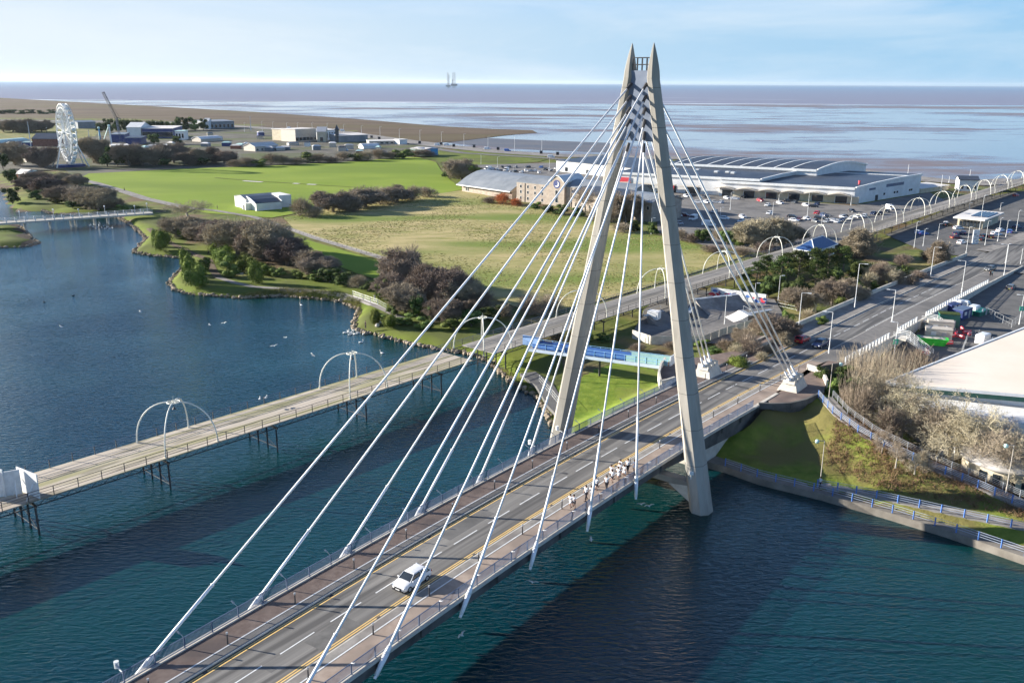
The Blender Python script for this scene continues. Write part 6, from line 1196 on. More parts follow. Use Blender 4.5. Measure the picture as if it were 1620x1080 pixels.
# ================================================================== VEHICLES
MT['car_paint'] = mat('car_paint', (.7, .7, .7), rough=.28, objcol=True, spec=.6)
MT['lamp_white'] = mat('lamp_white', (.75, .78, .8), rough=.15); MT['lamp_red'] = mat('lamp_red', (.5, .02, .02), rough=.2)
def car_parts(Lc=4.2, Wc=1.76, H=1.47, van=False):
    hw = Wc / 2; B_ = MB()
    if van: st = [(-Lc / 2, .92, .45, .9), (-Lc / 2 + .12, 1, .3, 1.0), (-Lc / 2 + 1.0, 1, .25, 1.15), (Lc / 2 - .9, 1, .25, 1.15), (Lc / 2 - .1, 1, .3, 1.1), (Lc / 2, .96, .4, 1.0)]
    else: st = [(-Lc / 2, .74, .42, .62), (-Lc / 2 + .08, .88, .26, .70), (-Lc / 2 + .35, .97, .2, .80), (-Lc / 2 + .95, 1, .2, .93), (-.4, 1, .2, .97), (.9, 1, .2, 1.0), (Lc / 2 - .45, .99, .22, 1.0), (Lc / 2 - .1, .93, .28, .95), (Lc / 2, .84, .42, .85)]
    rings = []
    for y, w_, z0, z1 in st:
        h_ = hw * w_; rings.append([(-h_ * .88, y, z0), (-h_, y, z0 + .16), (-h_, y, (z0 + z1) / 2 + .05), (-h_ * .9, y, z1), (-h_ * .5, y, z1 + .03), (h_ * .5, y, z1 + .03), (h_ * .9, y, z1), (h_, y, (z0 + z1) / 2 + .05), (h_, y, z0 + .16), (h_ * .88, y, z0)])
    B_.loft(rings); B_.fixn = True
    G_ = MB(); R_ = MB()
    if van:
        lv = [(-Lc / 2 + .95, -Lc / 2 + 1.7, 1.1, H)]; yf0, yf1, yb1, yb0 = -Lc / 2 + .9, -Lc / 2 + 1.55, Lc / 2 - .12, Lc / 2 - .02; zt = H; zg = 1.1
        R_.loft([[(-hw * .97, yf1, 1.1), (hw * .97, yf1, 1.1), (hw * .97, yb0, 1.1), (-hw * .97, yb0, 1.1)], [(-hw * .95, yf1 + .1, H - .2), (hw * .95, yf1 + .1, H - .2), (hw * .95, yb1, H - .2), (-hw * .95, yb1, H - .2)], [(-hw * .82, yf1 + .35, H), (hw * .82, yf1 + .35, H), (hw * .82, yb1 - .1, H), (-hw * .82, yb1 - .1, H)]])
        G_.loft([[(-hw * .93, yf0, 1.1), (hw * .93, yf0, 1.1), (hw * .985, yf0 + 1.3, 1.1), (-hw * .985, yf0 + 1.3, 1.1)], [(-hw * .8, yf1 + .12, H - .28), (hw * .8, yf1 + .12, H - .28), (hw * .965, yf0 + 1.3, H - .35), (-hw * .965, yf0 + 1.3, H - .35)]])
    else:
        a, b_, c, d = -1.12, -.42, 1.42, 1.9
        G_.loft([[(-hw * .9, a, .93), (hw * .9, a, .93), (hw * .92, d, .96), (-hw * .92, d, .96)], [(-hw * .74, b_, H - .07), (hw * .74, b_, H - .07), (hw * .72, c, H - .09), (-hw * .72, c, H - .09)]])
        R_.loft([[(-hw * .745, b_ - .03, H - .085), (hw * .745, b_ - .03, H - .085), (hw * .73, c + .05, H - .11), (-hw * .73, c + .05, H - .11)], [(-hw * .68, b_ + .12, H), (hw * .68, b_ + .12, H), (hw * .66, c - .1, H - .02), (-hw * .66, c - .1, H - .02)]])
        for sx in (-1, 1):
            R_.beam((sx * hw * .9, a - .01, .94), (sx * hw * .74, b_ - .01, H - .06), .07, .07); R_.beam((sx * hw * .925, d + .01, .97), (sx * hw * .735, c + .01, H - .08), .16, .10)
            R_.beam((sx * hw * .915, .42, .95), (sx * hw * .755, .46, H - .08), .07, .09); R_.beam((sx * hw * .93, 1.15, .95), (sx * hw * .75, 1.12, H - .08), .14, .1)
            R_.box((sx * (hw + .09), -.92, 1.0), (.18, .12, .14))
    R_.fixn = True; G_.fixn = True
    T_ = MB(); T_.tube((-.11, 0, 0), (.11, 0, 0), .31, n=14); Ri = MB(); Ri.tube((-.115, 0, 0), (.115, 0, 0), .19, n=10)
    return B_, R_, G_, T_, Ri
def make_car(loc, rz, col, label=None, van=False, group=None, cat=None, name=None, detail=True, Lc=4.2, H=1.47, z=None):
    B_, R_, G_, T_, Ri = car_parts(Lc if not van else 5.2, 1.76 if not van else 1.95, H if not van else 2.3, van); Lc = Lc if not van else 5.2
    o = thing(name or ('parked_van' if van else 'parked_car'), label, cat or ('van' if van else 'car'), (0, 0, 0), 0, group)
    b1 = B_.build('body', MT['car_paint'], o, smooth=False, world=False); b2 = R_.build('roof', MT['car_paint'], o, world=False); G_.build('windows', MT['glass_dark'], o, world=False)
    for sx in (-1, 1):
        for y in (-Lc * .31, Lc * .305):
            wv = T_.build('wheel', MT['tyre'], o, world=False); wv.location = (sx * (.78 if not van else .87), y, .31)
            rv = Ri.build('rim', MT['grey_metal'], wv, world=False) if 0 else None
            q = MB(); q.tube((-.115, 0, 0), (.115, 0, 0), .2, n=10); rv = q.build('rim', MT['grey_metal'], None, world=False); rv.parent = wv
        q = MB(); q.box((sx * .62, -Lc / 2 + .13, .66), (.36, .16, .15), sx * -.35); q.build('headlight', MT['lamp_white'], o, world=False)
        q = MB(); q.box((sx * .66, Lc / 2 - .06, .82), (.28, .12, .2)); q.build('tail_light', MT['lamp_red'], o, world=False)
    q = MB(); q.box((0, -Lc / 2 + .02, .52), (.85, .14, .2)); q.box((0, -Lc / 2 + .03, .3), (1.35, .16, .14)); q.build('grille', MT['tyre'], o, world=False)
    for y in (-Lc / 2 - .0, Lc / 2 - .0): q = MB(); q.box((0, y, .42 if y < 0 else .6), (.52, .12, .11)); q.build('number_plate', MT['white_paint'] if y < 0 else MT['yellow_sign'], o, world=False)
    o.location = Vector(loc); o.rotation_euler.z = rz
    for c in [o] + list(o.children): c.color = (*col, 1)
    return o
WH, SI, BK, NV, RD, GR, MA, BL_ = (.72, .72, .72), (.42, .43, .44), (.015, .015, .018), (.02, .035, .10), (.5, .02, .03), (.12, .125, .13), (.14, .02, .03), (.04, .12, .4)
def smooth_bevel(o):
    for c in o.children:
        if c.name.startswith('body') or c.name.startswith('roof'):
            m_ = c.modifiers.new('round', 'BEVEL'); m_.width = .07; m_.segments = 3; m_.limit_method = 'ANGLE'; m_.angle_limit = math.radians(25)
            c.data.polygons.foreach_set('use_smooth', [True] * len(c.data.polygons))
p = G(650, 930, 6.0); s_ = p @ DD; n_ = p @ DN + 57.2 - nc(s_)
hatch = make_car(RP(s_ + .3, 1.25 + .0), -math.radians(37.4 - 2), WH, 'white five door hatchback driving over the cable stayed bridge', name='car', H=1.5); smooth_bevel(hatch); hatch.location = RP(s_ + .4, n_ * .35 + .5 * 0 + (-.2)); 
hatch.location = G(652, 918, 6.35); hatch.location.z = 6.01
proto_car = make_car((0, 0, 0), 0, WH); smooth_bevel(proto_car); proto_van = make_car((0, 0, 0), 0, WH, van=True); smooth_bevel(proto_van)
used = {'car': False, 'van': False}
CN = {WH: 'white', SI: 'silver', BK: 'black', NV: 'dark blue', RD: 'red', GR: 'grey', MA: 'maroon', BL_: 'bright blue'}
def vehicle(px, py, rz, col, tmpl, group, kind='car', z=1.5, zoff=.02):
    pr = proto_car if kind == 'car' else proto_van; p = G(px, py, z); p.z += zoff
    if used[kind]: o = dup(pr, p, rz, color=(*col, 1))
    else: o = pr; o.location = p; o.rotation_euler.z = rz; used[kind] = True; [setattr(c, 'color', (*col, 1)) for c in [o] + list(o.children)]
    return later(o, tmpl.replace('COL', CN[col]), group)
hd = -math.radians(37.4)
for px, py, rz, col, lb, z in ((1269, 541, hd + math.pi - .1, RD, 'red car with lit tail lamps driving away beyond the bridge', 5.25), (1297, 548, hd - .1, NV, 'dark blue car with a pale front coming towards the bridge', 5.1), (1566, 428, hd - .3, GR, 'dark grey car coming off the far junction', 2.2), (1599, 458, 2.4, GR, 'grey blue estate car parked in the yard right of the road', 1.5)):
    p = G(px, py, z)
    if z > 1.5: p.z = z + .02
    vehicle(px, py, rz, col, lb, 'x', z=z)
bay = -.6
for i, (px, py, col, k) in enumerate([(1072, 314, BK, 'car'), (1086, 312, WH, 'car'), (1098, 311, BK, 'car'), (1114, 313, GR, 'car'), (1118, 321.5, WH, 'car'), (1131, 322, SI, 'car'), (1140, 322, WH, 'car'), (1150, 315, WH, 'car'), (1163, 316, WH, 'car'), (1176, 314, BK, 'car'), (1203, 319, RD, 'car'), (1218, 314, BK, 'car'), (1214, 326.5, WH, 'car'), (1234, 323, WH, 'car'), (1247, 320, BK, 'car'), (1257, 322, GR, 'car'), (1275, 326.5, WH, 'car'), (1287, 328.5, BK, 'car'), (1292, 325, NV, 'car'), (1060, 322, SI, 'car'), (1104, 322, WH, 'car')]):
    vehicle(px, py, bay + (i % 3) * .9, col, 'COL car parked close to the shop fronts, %s from the left', 'cars parked near the shop fronts', k)
for i, (px, py, col, k) in enumerate([(1217, 339.5, WH, 'car'), (1175, 345, WH, 'car'), (1146, 347.5, WH, 'car'), (1130, 337, SI, 'car'), (1074, 343, WH, 'car'), (1084, 343, MA, 'car'), (1096.5, 348.5, WH, 'van'), (1075, 355.5, SI, 'car'), (1121, 358, WH, 'van'), (1172, 352, WH, 'car'), (1062, 350, GR, 'car'), (1256, 350.5, WH, 'car'), (1264, 349, MA, 'car'), (1277, 348.5, WH, 'car'), (1253, 345, BK, 'car'), (1292, 339, RD, 'car'), (1303, 342.5, NV, 'car'), (1318, 351.5, WH, 'car'), (1307, 352.5, SI, 'car'), (1334, 345.5, SI, 'car'), (1296, 347, BK, 'car'), (1310, 346, BK, 'car'), (1290, 352, GR, 'car')]):
    vehicle(px, py, bay + (i % 3) * .8, col, 'COL ' + k + ' parked in the outer rows of the shopping car park, %s from the left', 'vehicles in the outer car park rows', k)
for i, (px, py, col, k) in enumerate([(1324, 353, WH, 'car'), (1337, 345, BK, 'car'), (1346, 348, WH, 'car'), (1356, 345, SI, 'car'), (1367, 344, WH, 'car'), (1348, 336, BK, 'car'), (1381, 340, NV, 'car'), (1392, 340, BK, 'car'), (1403, 336.5, BK, 'car'), (1408, 332, WH, 'van'), (1333, 350, NV, 'car')]):
    vehicle(px, py, bay + (i % 2) * .7, col, 'COL ' + k + ' parked along the pier beside the car park, %s from the left', 'vehicles parked beside the pier', k)
for i, (px, py, col, k) in enumerate([(772, 269, WH, 'van'), (780, 269, WH, 'car'), (787, 269, WH, 'car'), (790, 272, BK, 'car'), (801, 271, WH, 'van'), (795, 266, BK, 'car'), (814, 273, BK, 'car'), (825, 274, WH, 'car'), (832, 271, WH, 'car'), (838, 272, SI, 'car'), (846, 271.5, WH, 'car'), (853, 274.5, WH, 'car'), (835, 266, BK, 'car'), (863, 270, BK, 'car'), (869, 270, WH, 'car'), (881, 268, WH, 'car'), (856, 266, BL_, 'car'), (817, 266, GR, 'car'), (804, 266, GR, 'car'), (874, 272, BK, 'car'), (808, 275, WH, 'car')]):
    vehicle(px, py, -.9 + (i % 3) * .5, col, 'COL ' + k + ' in the car park behind the brick hotel, %s from the left', 'vehicles behind the brick hotel', k)
for i, (px, py, col, k) in enumerate([(1516, 363, WH, 'car'), (1521, 386, WH, 'car'), (1451, 370, WH, 'car'), (1500, 358, BK, 'car'), (1514, 372, NV, 'car'), (1524, 371, NV, 'car'), (1512, 378, MA, 'car'), (1553, 381, BK, 'car'), (1568, 377, BK, 'car'), (1576, 373, WH, 'car'), (1582, 367, WH, 'car'), (1597, 369, BL_, 'car'), (1460, 372, BL_, 'car'), (1556, 376, BK, 'car'), (1571, 372, SI, 'car'), (1610, 362, NV, 'car'), (1607, 311, RD, 'car'), (1496, 356, WH, 'car')]):
    vehicle(px, py, 1.9 + (i % 3) * .35, col, 'COL ' + k + ' parked around the low restaurant, %s from the left', 'cars around the restaurant', k)
for px, py, col, k in ((692, 231, WH, 'van'), (707, 231, WH, 'van'), (771, 237, WH, 'van'), (803, 240, BL_, 'van'), (458, 204, WH, 'van'), (523, 207, WH, 'van'), (532, 207, WH, 'van'), (542, 208, WH, 'van'), (872, 250, WH, 'van'), (541, 239, WH, 'van'), (546, 239, WH, 'van')):
    vehicle(px, py, 1.4, col, 'COL van on the seafront road, %s from the left', 'vans on the seafront', k)
vehicle(1556, 543, 2.3, WH, 'white panel van in the yard beside the cream roof', 'x', 'van'); vehicle(825, 318, .7, WH, 'white van parked against the brick hotel', 'x', 'van'); vehicle(1525, 490, .9, WH, 'white van under the road wall at the back of the yard', 'x', 'van'); vehicle(1541, 497, 2.4, WH, 'white van parked next to the green trailer', 'x', 'van')
# ------------------------------------------------------------------ yard objects
def skip(px, py, col, L_, w_, h, rz, name, label, cat, lid=None):
    p = G(px, py, 1.5); o = thing(name, label, cat, p, rz); b = MB(); b.box((0, 0, h / 2 + .1), (L_ * .72, w_ * .9, h), top=(L_, w_)); b.build('body', MT[col] if isinstance(col, str) else col, o, world=False)
    b = MB()
    for x in np.linspace(-L_ * .36, L_ * .36, 5):
        for sg in (-1, 1): b.beam((x, sg * w_ * .46, .2), (x * 1.25, sg * w_ * .51, h), .1, .08)
    b.box((0, 0, h + .12), (L_ + .1, w_ + .1, .08)); b.build('ribs', MT[col] if isinstance(col, str) else col, o, world=False)
    b = MB(); b.box((0, 0, h + .2), (L_ * .9, w_ * .85, .2), top=(L_ * .6, w_ * .5)); b.build('load', MT[lid or 'soil'], o, world=False)
gg = mat('skip_green', (.03, .5, .03), (.05, .58, .05), 1, .5); dg = mat('container_green', (.01, .11, .08), (.015, .14, .1), 1, .5)
skip(1474, 546, gg, 6, 2.3, 1.5, -.35, 'skip', 'bright lime green open skip in the yard', 'skip', 'beige')
def cabin(px, py, d, rz, mt_, label, name='site_cabin', cat='cabin', roof='roof_pale'):
    p = G(px, py, 1.5); o = thing(name, label, cat, p, rz); b = MB(); b.box((0, 0, d[2] / 2 + .1), d); b.build('body', mt_, o, world=False); b = MB(); b.box((0, 0, d[2] + .16), (d[0] + .1, d[1] + .1, .12)); b.build('roof', MT[roof], o, world=False)
    b = MB(); b.box((d[0] * .2, -d[1] / 2 - .02, 1.1), (.9, .06, 1.9)); b.build('door', MT['grey_metal'], o, world=False); b = MB(); b.box((-d[0] * .2, -d[1] / 2 - .02, 1.6), (1.0, .06, .8)); b.build('window', MT['white_paint'], o, world=False)
cabin(1483, 537, (5.2, 2.6, 2.4), -.35, MT['beige'], 'beige covered trailer just behind the lime green skip', roof='beige'); cabin(1486, 526, (5.2, 2.4, 2.6), -.35, MT['beige'], 'taller beige covered trailer second behind the lime green skip', roof='beige')
cabin(1499, 518, (4.2, 2.6, 3.2), -.3, dg, 'dark green storage container in the yard', 'storage_container', 'container', 'leaf_dark'); cabin(1521, 504, (5, 2.4, 2.4), .7, MT['navy'], 'navy blue container beside the white vans', 'storage_container', 'container', 'steel_blue')
cabin(1549, 499, (5, 2.2, 1.2), .7, dg, 'low green trailer beside the white vans', 'trailer', 'trailer', 'green_sign'); cabin(1506, 494, (4, 2.2, 2), .6, MT['navy'], 'dark container in the shade under the road wall', 'storage_container', 'container', 'navy')
rb = thing('barrier', None, 'barrier'); b = MB(); b.box((0, 0, .5), (2.0, .45, 1.0), top=(1.9, .2)); b.build('body', MT['red_sign'], rb, world=False); b = MB(); b.box((0, 0, .75), (1.6, .3, .18)); b.build('stripe', MT['white_paint'], rb, world=False)
for i, (px, py, rz) in enumerate(((1457, 560, .2), (1463, 563, .4), (1466, 559, 1.0), (1505, 535, .5), (1512, 531, .9), (1529, 529, .1), (1533, 532, .8), (1522, 524, 1.4), (1500, 546, .1), (1519, 536, 2))):
    p = G(px, py, 1.5); o = rb if i == 0 else dup(rb, p, rz); o.location = p; o.rotation_euler.z = rz; later(o, 'red plastic road barrier in the yard, %s from the left', 'red barriers in the yard')
# ================================================================== FERRIS WHEEL, CRANE, RIG
P_ = G(112, 264, 1.5); fw = thing('ferris_wheel', 'tall white ferris wheel with gondolas behind the playing field', 'ferris wheel', P_); Rw, hz_ = 17.5, 21.0
ax = Vector((math.cos(math.radians(6)), math.sin(math.radians(6)), 0)); view = Vector((P_.x, P_.y, 0)).normalized(); az_ = math.atan2(view.y, view.x) + math.radians(90 + 13); ax = Vector((math.cos(az_), math.sin(az_), 0)); e1 = Vector((-ax.y, ax.x, 0)); e2 = Vector((0, 0, 1)); hub = Vector((P_.x, P_.y, P_.z + hz_))
for off in (-1.6, 1.6):
    b = MB(); N_ = 48
    for k in range(N_):
        a0, a1 = 2 * math.pi * k / N_, 2 * math.pi * (k + 1) / N_
        for rr_ in (Rw, Rw - 2.2): b.tube(hub + ax * off + (e1 * math.cos(a0) + e2 * math.sin(a0)) * rr_, hub + ax * off + (e1 * math.cos(a1) + e2 * math.sin(a1)) * rr_, .24, n=4)
        b.tube(hub + ax * off + (e1 * math.cos(a0) + e2 * math.sin(a0)) * Rw, hub + ax * off + (e1 * math.cos(a1) + e2 * math.sin(a1)) * (Rw - 2.2), .14, n=3)
    b.build('rim', MT['white_metal'], fw)
b = MB()
for k in range(24):
    a0 = 2 * math.pi * k / 24
    for off in (-1.6, 1.6): b.tube(hub + ax * off * .7, hub + ax * off + (e1 * math.cos(a0) + e2 * math.sin(a0)) * Rw, .15, n=4)
    b.tube(hub + ax * -1.6 + (e1 * math.cos(a0) + e2 * math.sin(a0)) * Rw, hub + ax * 1.6 + (e1 * math.cos(a0) + e2 * math.sin(a0)) * Rw, .15, n=4)
b.build('spokes', MT['white_metal'], fw)
for k in range(30):
    a0 = 2 * math.pi * k / 30; c = hub + (e1 * math.cos(a0) + e2 * math.sin(a0)) * (Rw + .3) - Vector((0, 0, 1.2)); b = MB(); b.ball(c, 1.25, sz=.95); b.tube(c + Vector((0, 0, 1)), c + Vector((0, 0, 1.5)), .1); b.build('gondola', MT['white_metal'], fw)
for sg in (-1, 1):
    for q in (-1, 1): b = MB(); b.tube(hub + ax * sg * 2.3, Vector((P_.x, P_.y, 1.3)) + ax * sg * 9.5 + e1 * q * 6, .4, n=6); b.build('support_leg', MT['white_metal'], fw)
b = MB(); b.tube(hub - ax * 2.6, hub + ax * 2.6, 1.0, n=12); b.build('hub', MT['white_metal'], fw); b = MB(); b.box((P_.x, P_.y, 2.2), (16, 9, 1.5), az_); b.build('base', MT['navy'], fw)
def lattice(b, a, c, w_, n):
    a, c = Vector(a), Vector(c); t = (c - a).normalized(); u_ = t.orthogonal().normalized(); v_ = t.cross(u_); cn = [(u_ + v_) * w_ / 2, (u_ - v_) * w_ / 2, (-u_ - v_) * w_ / 2, (v_ - u_) * w_ / 2]
    for q in cn: b.tube(a + q, c + q, w_ * .09, n=4)
    for i in range(n):
        p0, p1 = a.lerp(c, i / n), a.lerp(c, (i + 1) / n)
        for k in range(4): b.tube(p0 + cn[k], p1 + cn[(k + 1) % 4], w_ * .06, n=3)
P_ = G(191, 226, 1.5); o = thing('crane', 'crawler crane with a dark leaning lattice jib over the fairground', 'crane', P_); b = MB(); b.box((0, 0, 1.5), (7, 4, 3)); b.build('cab', MT['navy'], o, world=False)
b = MB(); lattice(b, (0, 0, 3), (-1.5, 0, 21), 1.3, 14); b.build('mast', MT['steel_blue'], o, world=False); b = MB(); lattice(b, (-.5, 0, 18), (-10.5, 0, 43), 1.7, 20); b.tube((2.5, 0, 20), (-1, 0, 22), .3); b.tube((-10.3, 0, 43), (2.5, 0, 20), .1); b.build('jib', MT['dark_metal'], o, world=False)
for px, py, top, lb in ((171, 229, 200, 'white A shaped ride tower left of the crane'), (154, 222, 203, 'turquoise slim ride tower right of the ferris wheel')):
    P_ = G(px, py, 1.5); h_ = (py - top) / haze_px(P_); o = thing('ride_tower', lb, 'ride tower', P_); b = MB(); b.tube((3, 0, 0), (2.5, 0, h_), .7, n=6); b.build('column', MT['white_metal'] if px > 160 else MT['turquoise'], o, world=False); b = MB(); b.tube((-5 if px > 160 else 2, 0, 0), (2.3, 0, h_), .35, n=5); b.ball((2.5, 0, h_), 1.2); b.build('brace', MT['mint'], o, world=False)
for px, py, top, lb in ((49, 232, 195, 'thin pale mast in the fairground left of the wheel'), (142, 226, 207, 'thin pale flagpole right of the wheel'), (397, 207, 186, 'thin mast by the seafront gardens'), (76, 222, 203, 'dark pointed ride turret near the left barn')):
    P_ = G(px, py, 1.5); h_ = (py - top) / haze_px(P_); o = thing('mast', lb, 'mast', P_); b = MB(); b.tube((0, 0, 0), (0, 0, h_), .5, .15, n=6); b.build('pole', MT['white_metal'] if px != 76 else MT['roof_dark'], o, world=False); b = MB(); b.ball((0, 0, h_), .5); b.build('finial', MT['grey_metal'], o, world=False)
P_ = Vector((-690, 10500, 0)); v = G(714, 141, 0); P_ = Vector((v.x, v.y, 0)).normalized() * 9200; o = thing('drilling_rig', 'grey jack up rig standing far out on the sea horizon', 'drilling rig', P_)
for x in (-38, -26, 18, 38): b = MB(); lattice(b, (x * .9, 0 if x < 0 else 20, -5), (x * .9, 0 if x < 0 else 20, 148 - (20 if x == -26 else 0)), 9, 16); b.build('leg', MT['roof_grey'], o, world=False)
b = MB(); b.box((-30, 0, 20), (46, 50, 16)); b.box((28, 10, 30), (60, 50, 20)); b.build('hull', MT['roof_grey'], o, world=False); b = MB(); lattice(b, (10, 0, 40), (14, 0, 80), 9, 8); b.build('derrick', MT['roof_grey'], o, world=False)
# ================================================================== FAR WHITE BRIDGE
a, c = G(-70, 358, 3.2), G(240, 337, 3.0); o = thing('lake_bridge', 'long pale footbridge on concrete piers over the left arm of the lake', 'bridge', a.lerp(c, .5) - Vector((0, 0, 3))); t = (c - a).normalized(); n_ = Vector((t.y, -t.x, 0))
b = MB(); b.beam(a, c, 5.2, .7); b.build('deck', MT['concrete_pale'], o)
for sg in (-1, 1):
    b = MB(); L_ = (c - a).length
    for z in (.8, 1.15, 1.5): b.tube(a + n_ * sg * 2.5 + Vector((0, 0, z)), c + n_ * sg * 2.5 + Vector((0, 0, z)), .06, n=4)
    for k in range(int(L_ / 3.2)): p = a + t * k * 3.2 + n_ * sg * 2.5; b.box((p.x, p.y, p.z + .95), (.25, .25, 1.3))
    b.build('balustrade', MT['white_wall'], o)
for px in (42, 86, 118, 126, 160, 184):
    p = G(px, 366 if px < 90 else 362, 0); k = (p - a) @ t; p = a + t * k
    for sg in (-1, 1): b = MB(); q = p + n_ * sg * 1.7; b.tube((q.x, q.y, -2), (q.x, q.y, 2.9), .35, n=8); b.build('pier_column', MT['concrete_pale'], o)
    b = MB(); b.beam(Vector((p.x, p.y, 2.7)) - n_ * 2.4, Vector((p.x, p.y, 2.7)) + n_ * 2.4, .7, .5); b.build('cross_head', MT['concrete_pale'], o)
for k_, sg in ((.31, -1), (.34, 1), (.48, -1), (.6, 1), (.75, -1), (.9, 1), (.985, -1)):
    p = a.lerp(c, k_) + n_ * sg * 2.5 + Vector((0, 0, .35)); q_ = thing('globe_lamp', None, 'globe lamp', p); b = MB(); b.tube((0, 0, 0), (0, 0, 3.0), .08, n=6); b.build('post', MT['white_metal'], q_, world=False); b = MB(); b.ball((0, 0, 3.2), .33); b.build('globe', MT['white_metal'], q_, world=False); later(q_, 'small globe lamp on the pale lake footbridge, %s from the left', 'globe lamps on the lake footbridge')
# ================================================================== PEOPLE
MT['skin'] = mat('skin', (.42, .24, .17), (.46, .27, .19), 6, .6, coord='obj'); MT['hair'] = mat('hair', (.035, .022, .015), rough=.8); MT['cloth_white'] = mat('cloth_white', (.72, .72, .72), (.8, .8, .8), 8, .9, coord='obj'); MT['cloth_dark'] = mat('cloth_dark', (.02, .02, .028), (.04, .04, .05), 8, .9, coord='obj'); MT['shoe'] = mat('shoe', (.05, .05, .05), rough=.7)
def skinned(pts, edges, rad, mt, name, sub=2):
    me = bpy.data.meshes.new(name); me.from_pydata([tuple(p) for p in pts], edges, []); o = bpy.data.objects.new(name, me); C.objects.link(o)
    o.modifiers.new('skin', 'SKIN'); 
    bm = bmesh.new(); bm.from_mesh(me); lay = bm.verts.layers.skin.verify()
    for i, v in enumerate(bm.verts): r_ = rad[i]; v[lay].radius = (r_, r_) if not isinstance(r_, tuple) else r_; v[lay].use_root = (i == 0)
    bm.to_mesh(me); bm.free(); m_ = o.modifiers.new('sub', 'SUBSURF'); m_.levels = m_.render_levels = sub
    dg_ = bpy.context.evaluated_depsgraph_get(); dg_.update(); ev_ = o.evaluated_get(dg_); m2 = bpy.data.meshes.new_from_object(ev_); m2.materials.clear(); m2.materials.append(mt); m2.polygons.foreach_set('use_smooth', [True] * len(m2.polygons))
    C.objects.unlink(o); bpy.data.objects.remove(o); r_ = bpy.data.objects.new(name, m2); C.objects.link(r_); return r_
def person_proto(pose):
    """facing -Y, feet at z 0; returns list of (name, mesh object)"""
    if pose == 'run1': LK, LA, RK, RA, LE, LH, RE, RH, lean = (.1, -.28, .60), (.1, -.02, .22), (-.1, .06, .5), (-.1, .42, .42), (.22, .22, 1.12), (.2, .02, 1.02), (-.22, -.12, 1.12), (-.16, -.34, 1.24), -.07
    elif pose == 'run2': LK, LA, RK, RA, LE, LH, RE, RH, lean = (.1, .02, .48), (.1, .1, .08), (-.1, -.24, .62), (-.1, .1, .38), (.22, -.1, 1.12), (.16, -.32, 1.22), (-.22, .2, 1.12), (-.2, -.0, 1.0), -.06
    elif pose == 'walk': LK, LA, RK, RA, LE, LH, RE, RH, lean = (.1, -.12, .5), (.1, -.22, .08), (-.1, .08, .5), (-.1, .26, .12), (.23, .08, 1.12), (.23, .04, .86), (-.23, -.04, 1.12), (-.22, -.16, .88), -.01
    else: LK, LA, RK, RA, LE, LH, RE, RH, lean = (.1, -.01, .5), (.11, .02, .08), (-.1, .0, .5), (-.12, .02, .08), (.24, .03, 1.12), (.24, -.06, .87), (-.24, .03, 1.12), (-.22, -.08, .88), 0
    pel = (0, 0, .95); ch = (0, lean * .7, 1.25); nk = (0, lean, 1.47); hd_ = (0, lean * 1.3 - .01, 1.56); tp = (0, lean * 1.4, 1.70)
    V = [pel, (0, lean * .4, 1.1), ch, (0, lean * .9, 1.42), nk, hd_, tp, (.1, 0, .9), LK, LA, (LA[0], LA[1] - .16, LA[2] - .05), (-.1, 0, .9), RK, RA, (RA[0], RA[1] - .16, RA[2] - .05), (.18, lean * .85, 1.4), LE, LH, (-.18, lean * .85, 1.4), RE, RH]
    E_ = [(0, 1), (1, 2), (2, 3), (3, 4), (4, 5), (5, 6), (0, 7), (7, 8), (8, 9), (9, 10), (0, 11), (11, 12), (12, 13), (13, 14), (3, 15), (15, 16), (16, 17), (3, 18), (18, 19), (19, 20)]
    rd = [(.14, .11), (.13, .10), (.16, .11), (.11, .09), .055, .085, .075, .095, .062, .045, .035, .095, .062, .045, .035, .06, .042, .032, .06, .042, .032]
    # fingers: five short chains from each hand
    for hi, H_ in ((17, LH), (20, RH)):
        Ev = Vector(V[hi - 1]); d_ = (Vector(H_) - Ev).normalized(); sd_ = d_.orthogonal().normalized(); pm = Vector(H_) + d_ * .06; V.append(tuple(pm)); rd.append(.034); E_.append((hi, len(V) - 1)); pi_ = len(V) - 1
        for k in range(4): f0 = pm + sd_ * (.028 * (k - 1.5)) + d_ * (.05 + .01 * (k in (1, 2))); V.append(tuple(f0)); rd.append(.010); E_.append((pi_, len(V) - 1)); V.append(tuple(f0 + d_ * .03 + Vector((0, -.015, 0)))); rd.append(.008); E_.append((len(V) - 2, len(V) - 1))
        f0 = Vector(H_) + sd_ * .05 + d_ * .03; V.append(tuple(f0)); rd.append(.011); E_.append((hi, len(V) - 1))
    body = skinned(V, E_, rd, MT['skin'], 'body')
    shirt = skinned([V[1], V[2], V[3], (0, lean * .95, 1.455), V[15], tuple(Vector(V[15]).lerp(Vector(LE), .6)), V[18], tuple(Vector(V[18]).lerp(Vector(RE), .6)), (0, 0, .93)], [(0, 1), (1, 2), (2, 3), (2, 4), (4, 5), (2, 6), (6, 7), (0, 8)], [(.165, .13), (.185, .135), (.14, .11), .075, .08, .066, .08, .066, (.165, .14)], MT['cloth_white'], 'shirt', 2)
    lo = .62 if pose != 'stand' and pose != 'walk' else 1.0
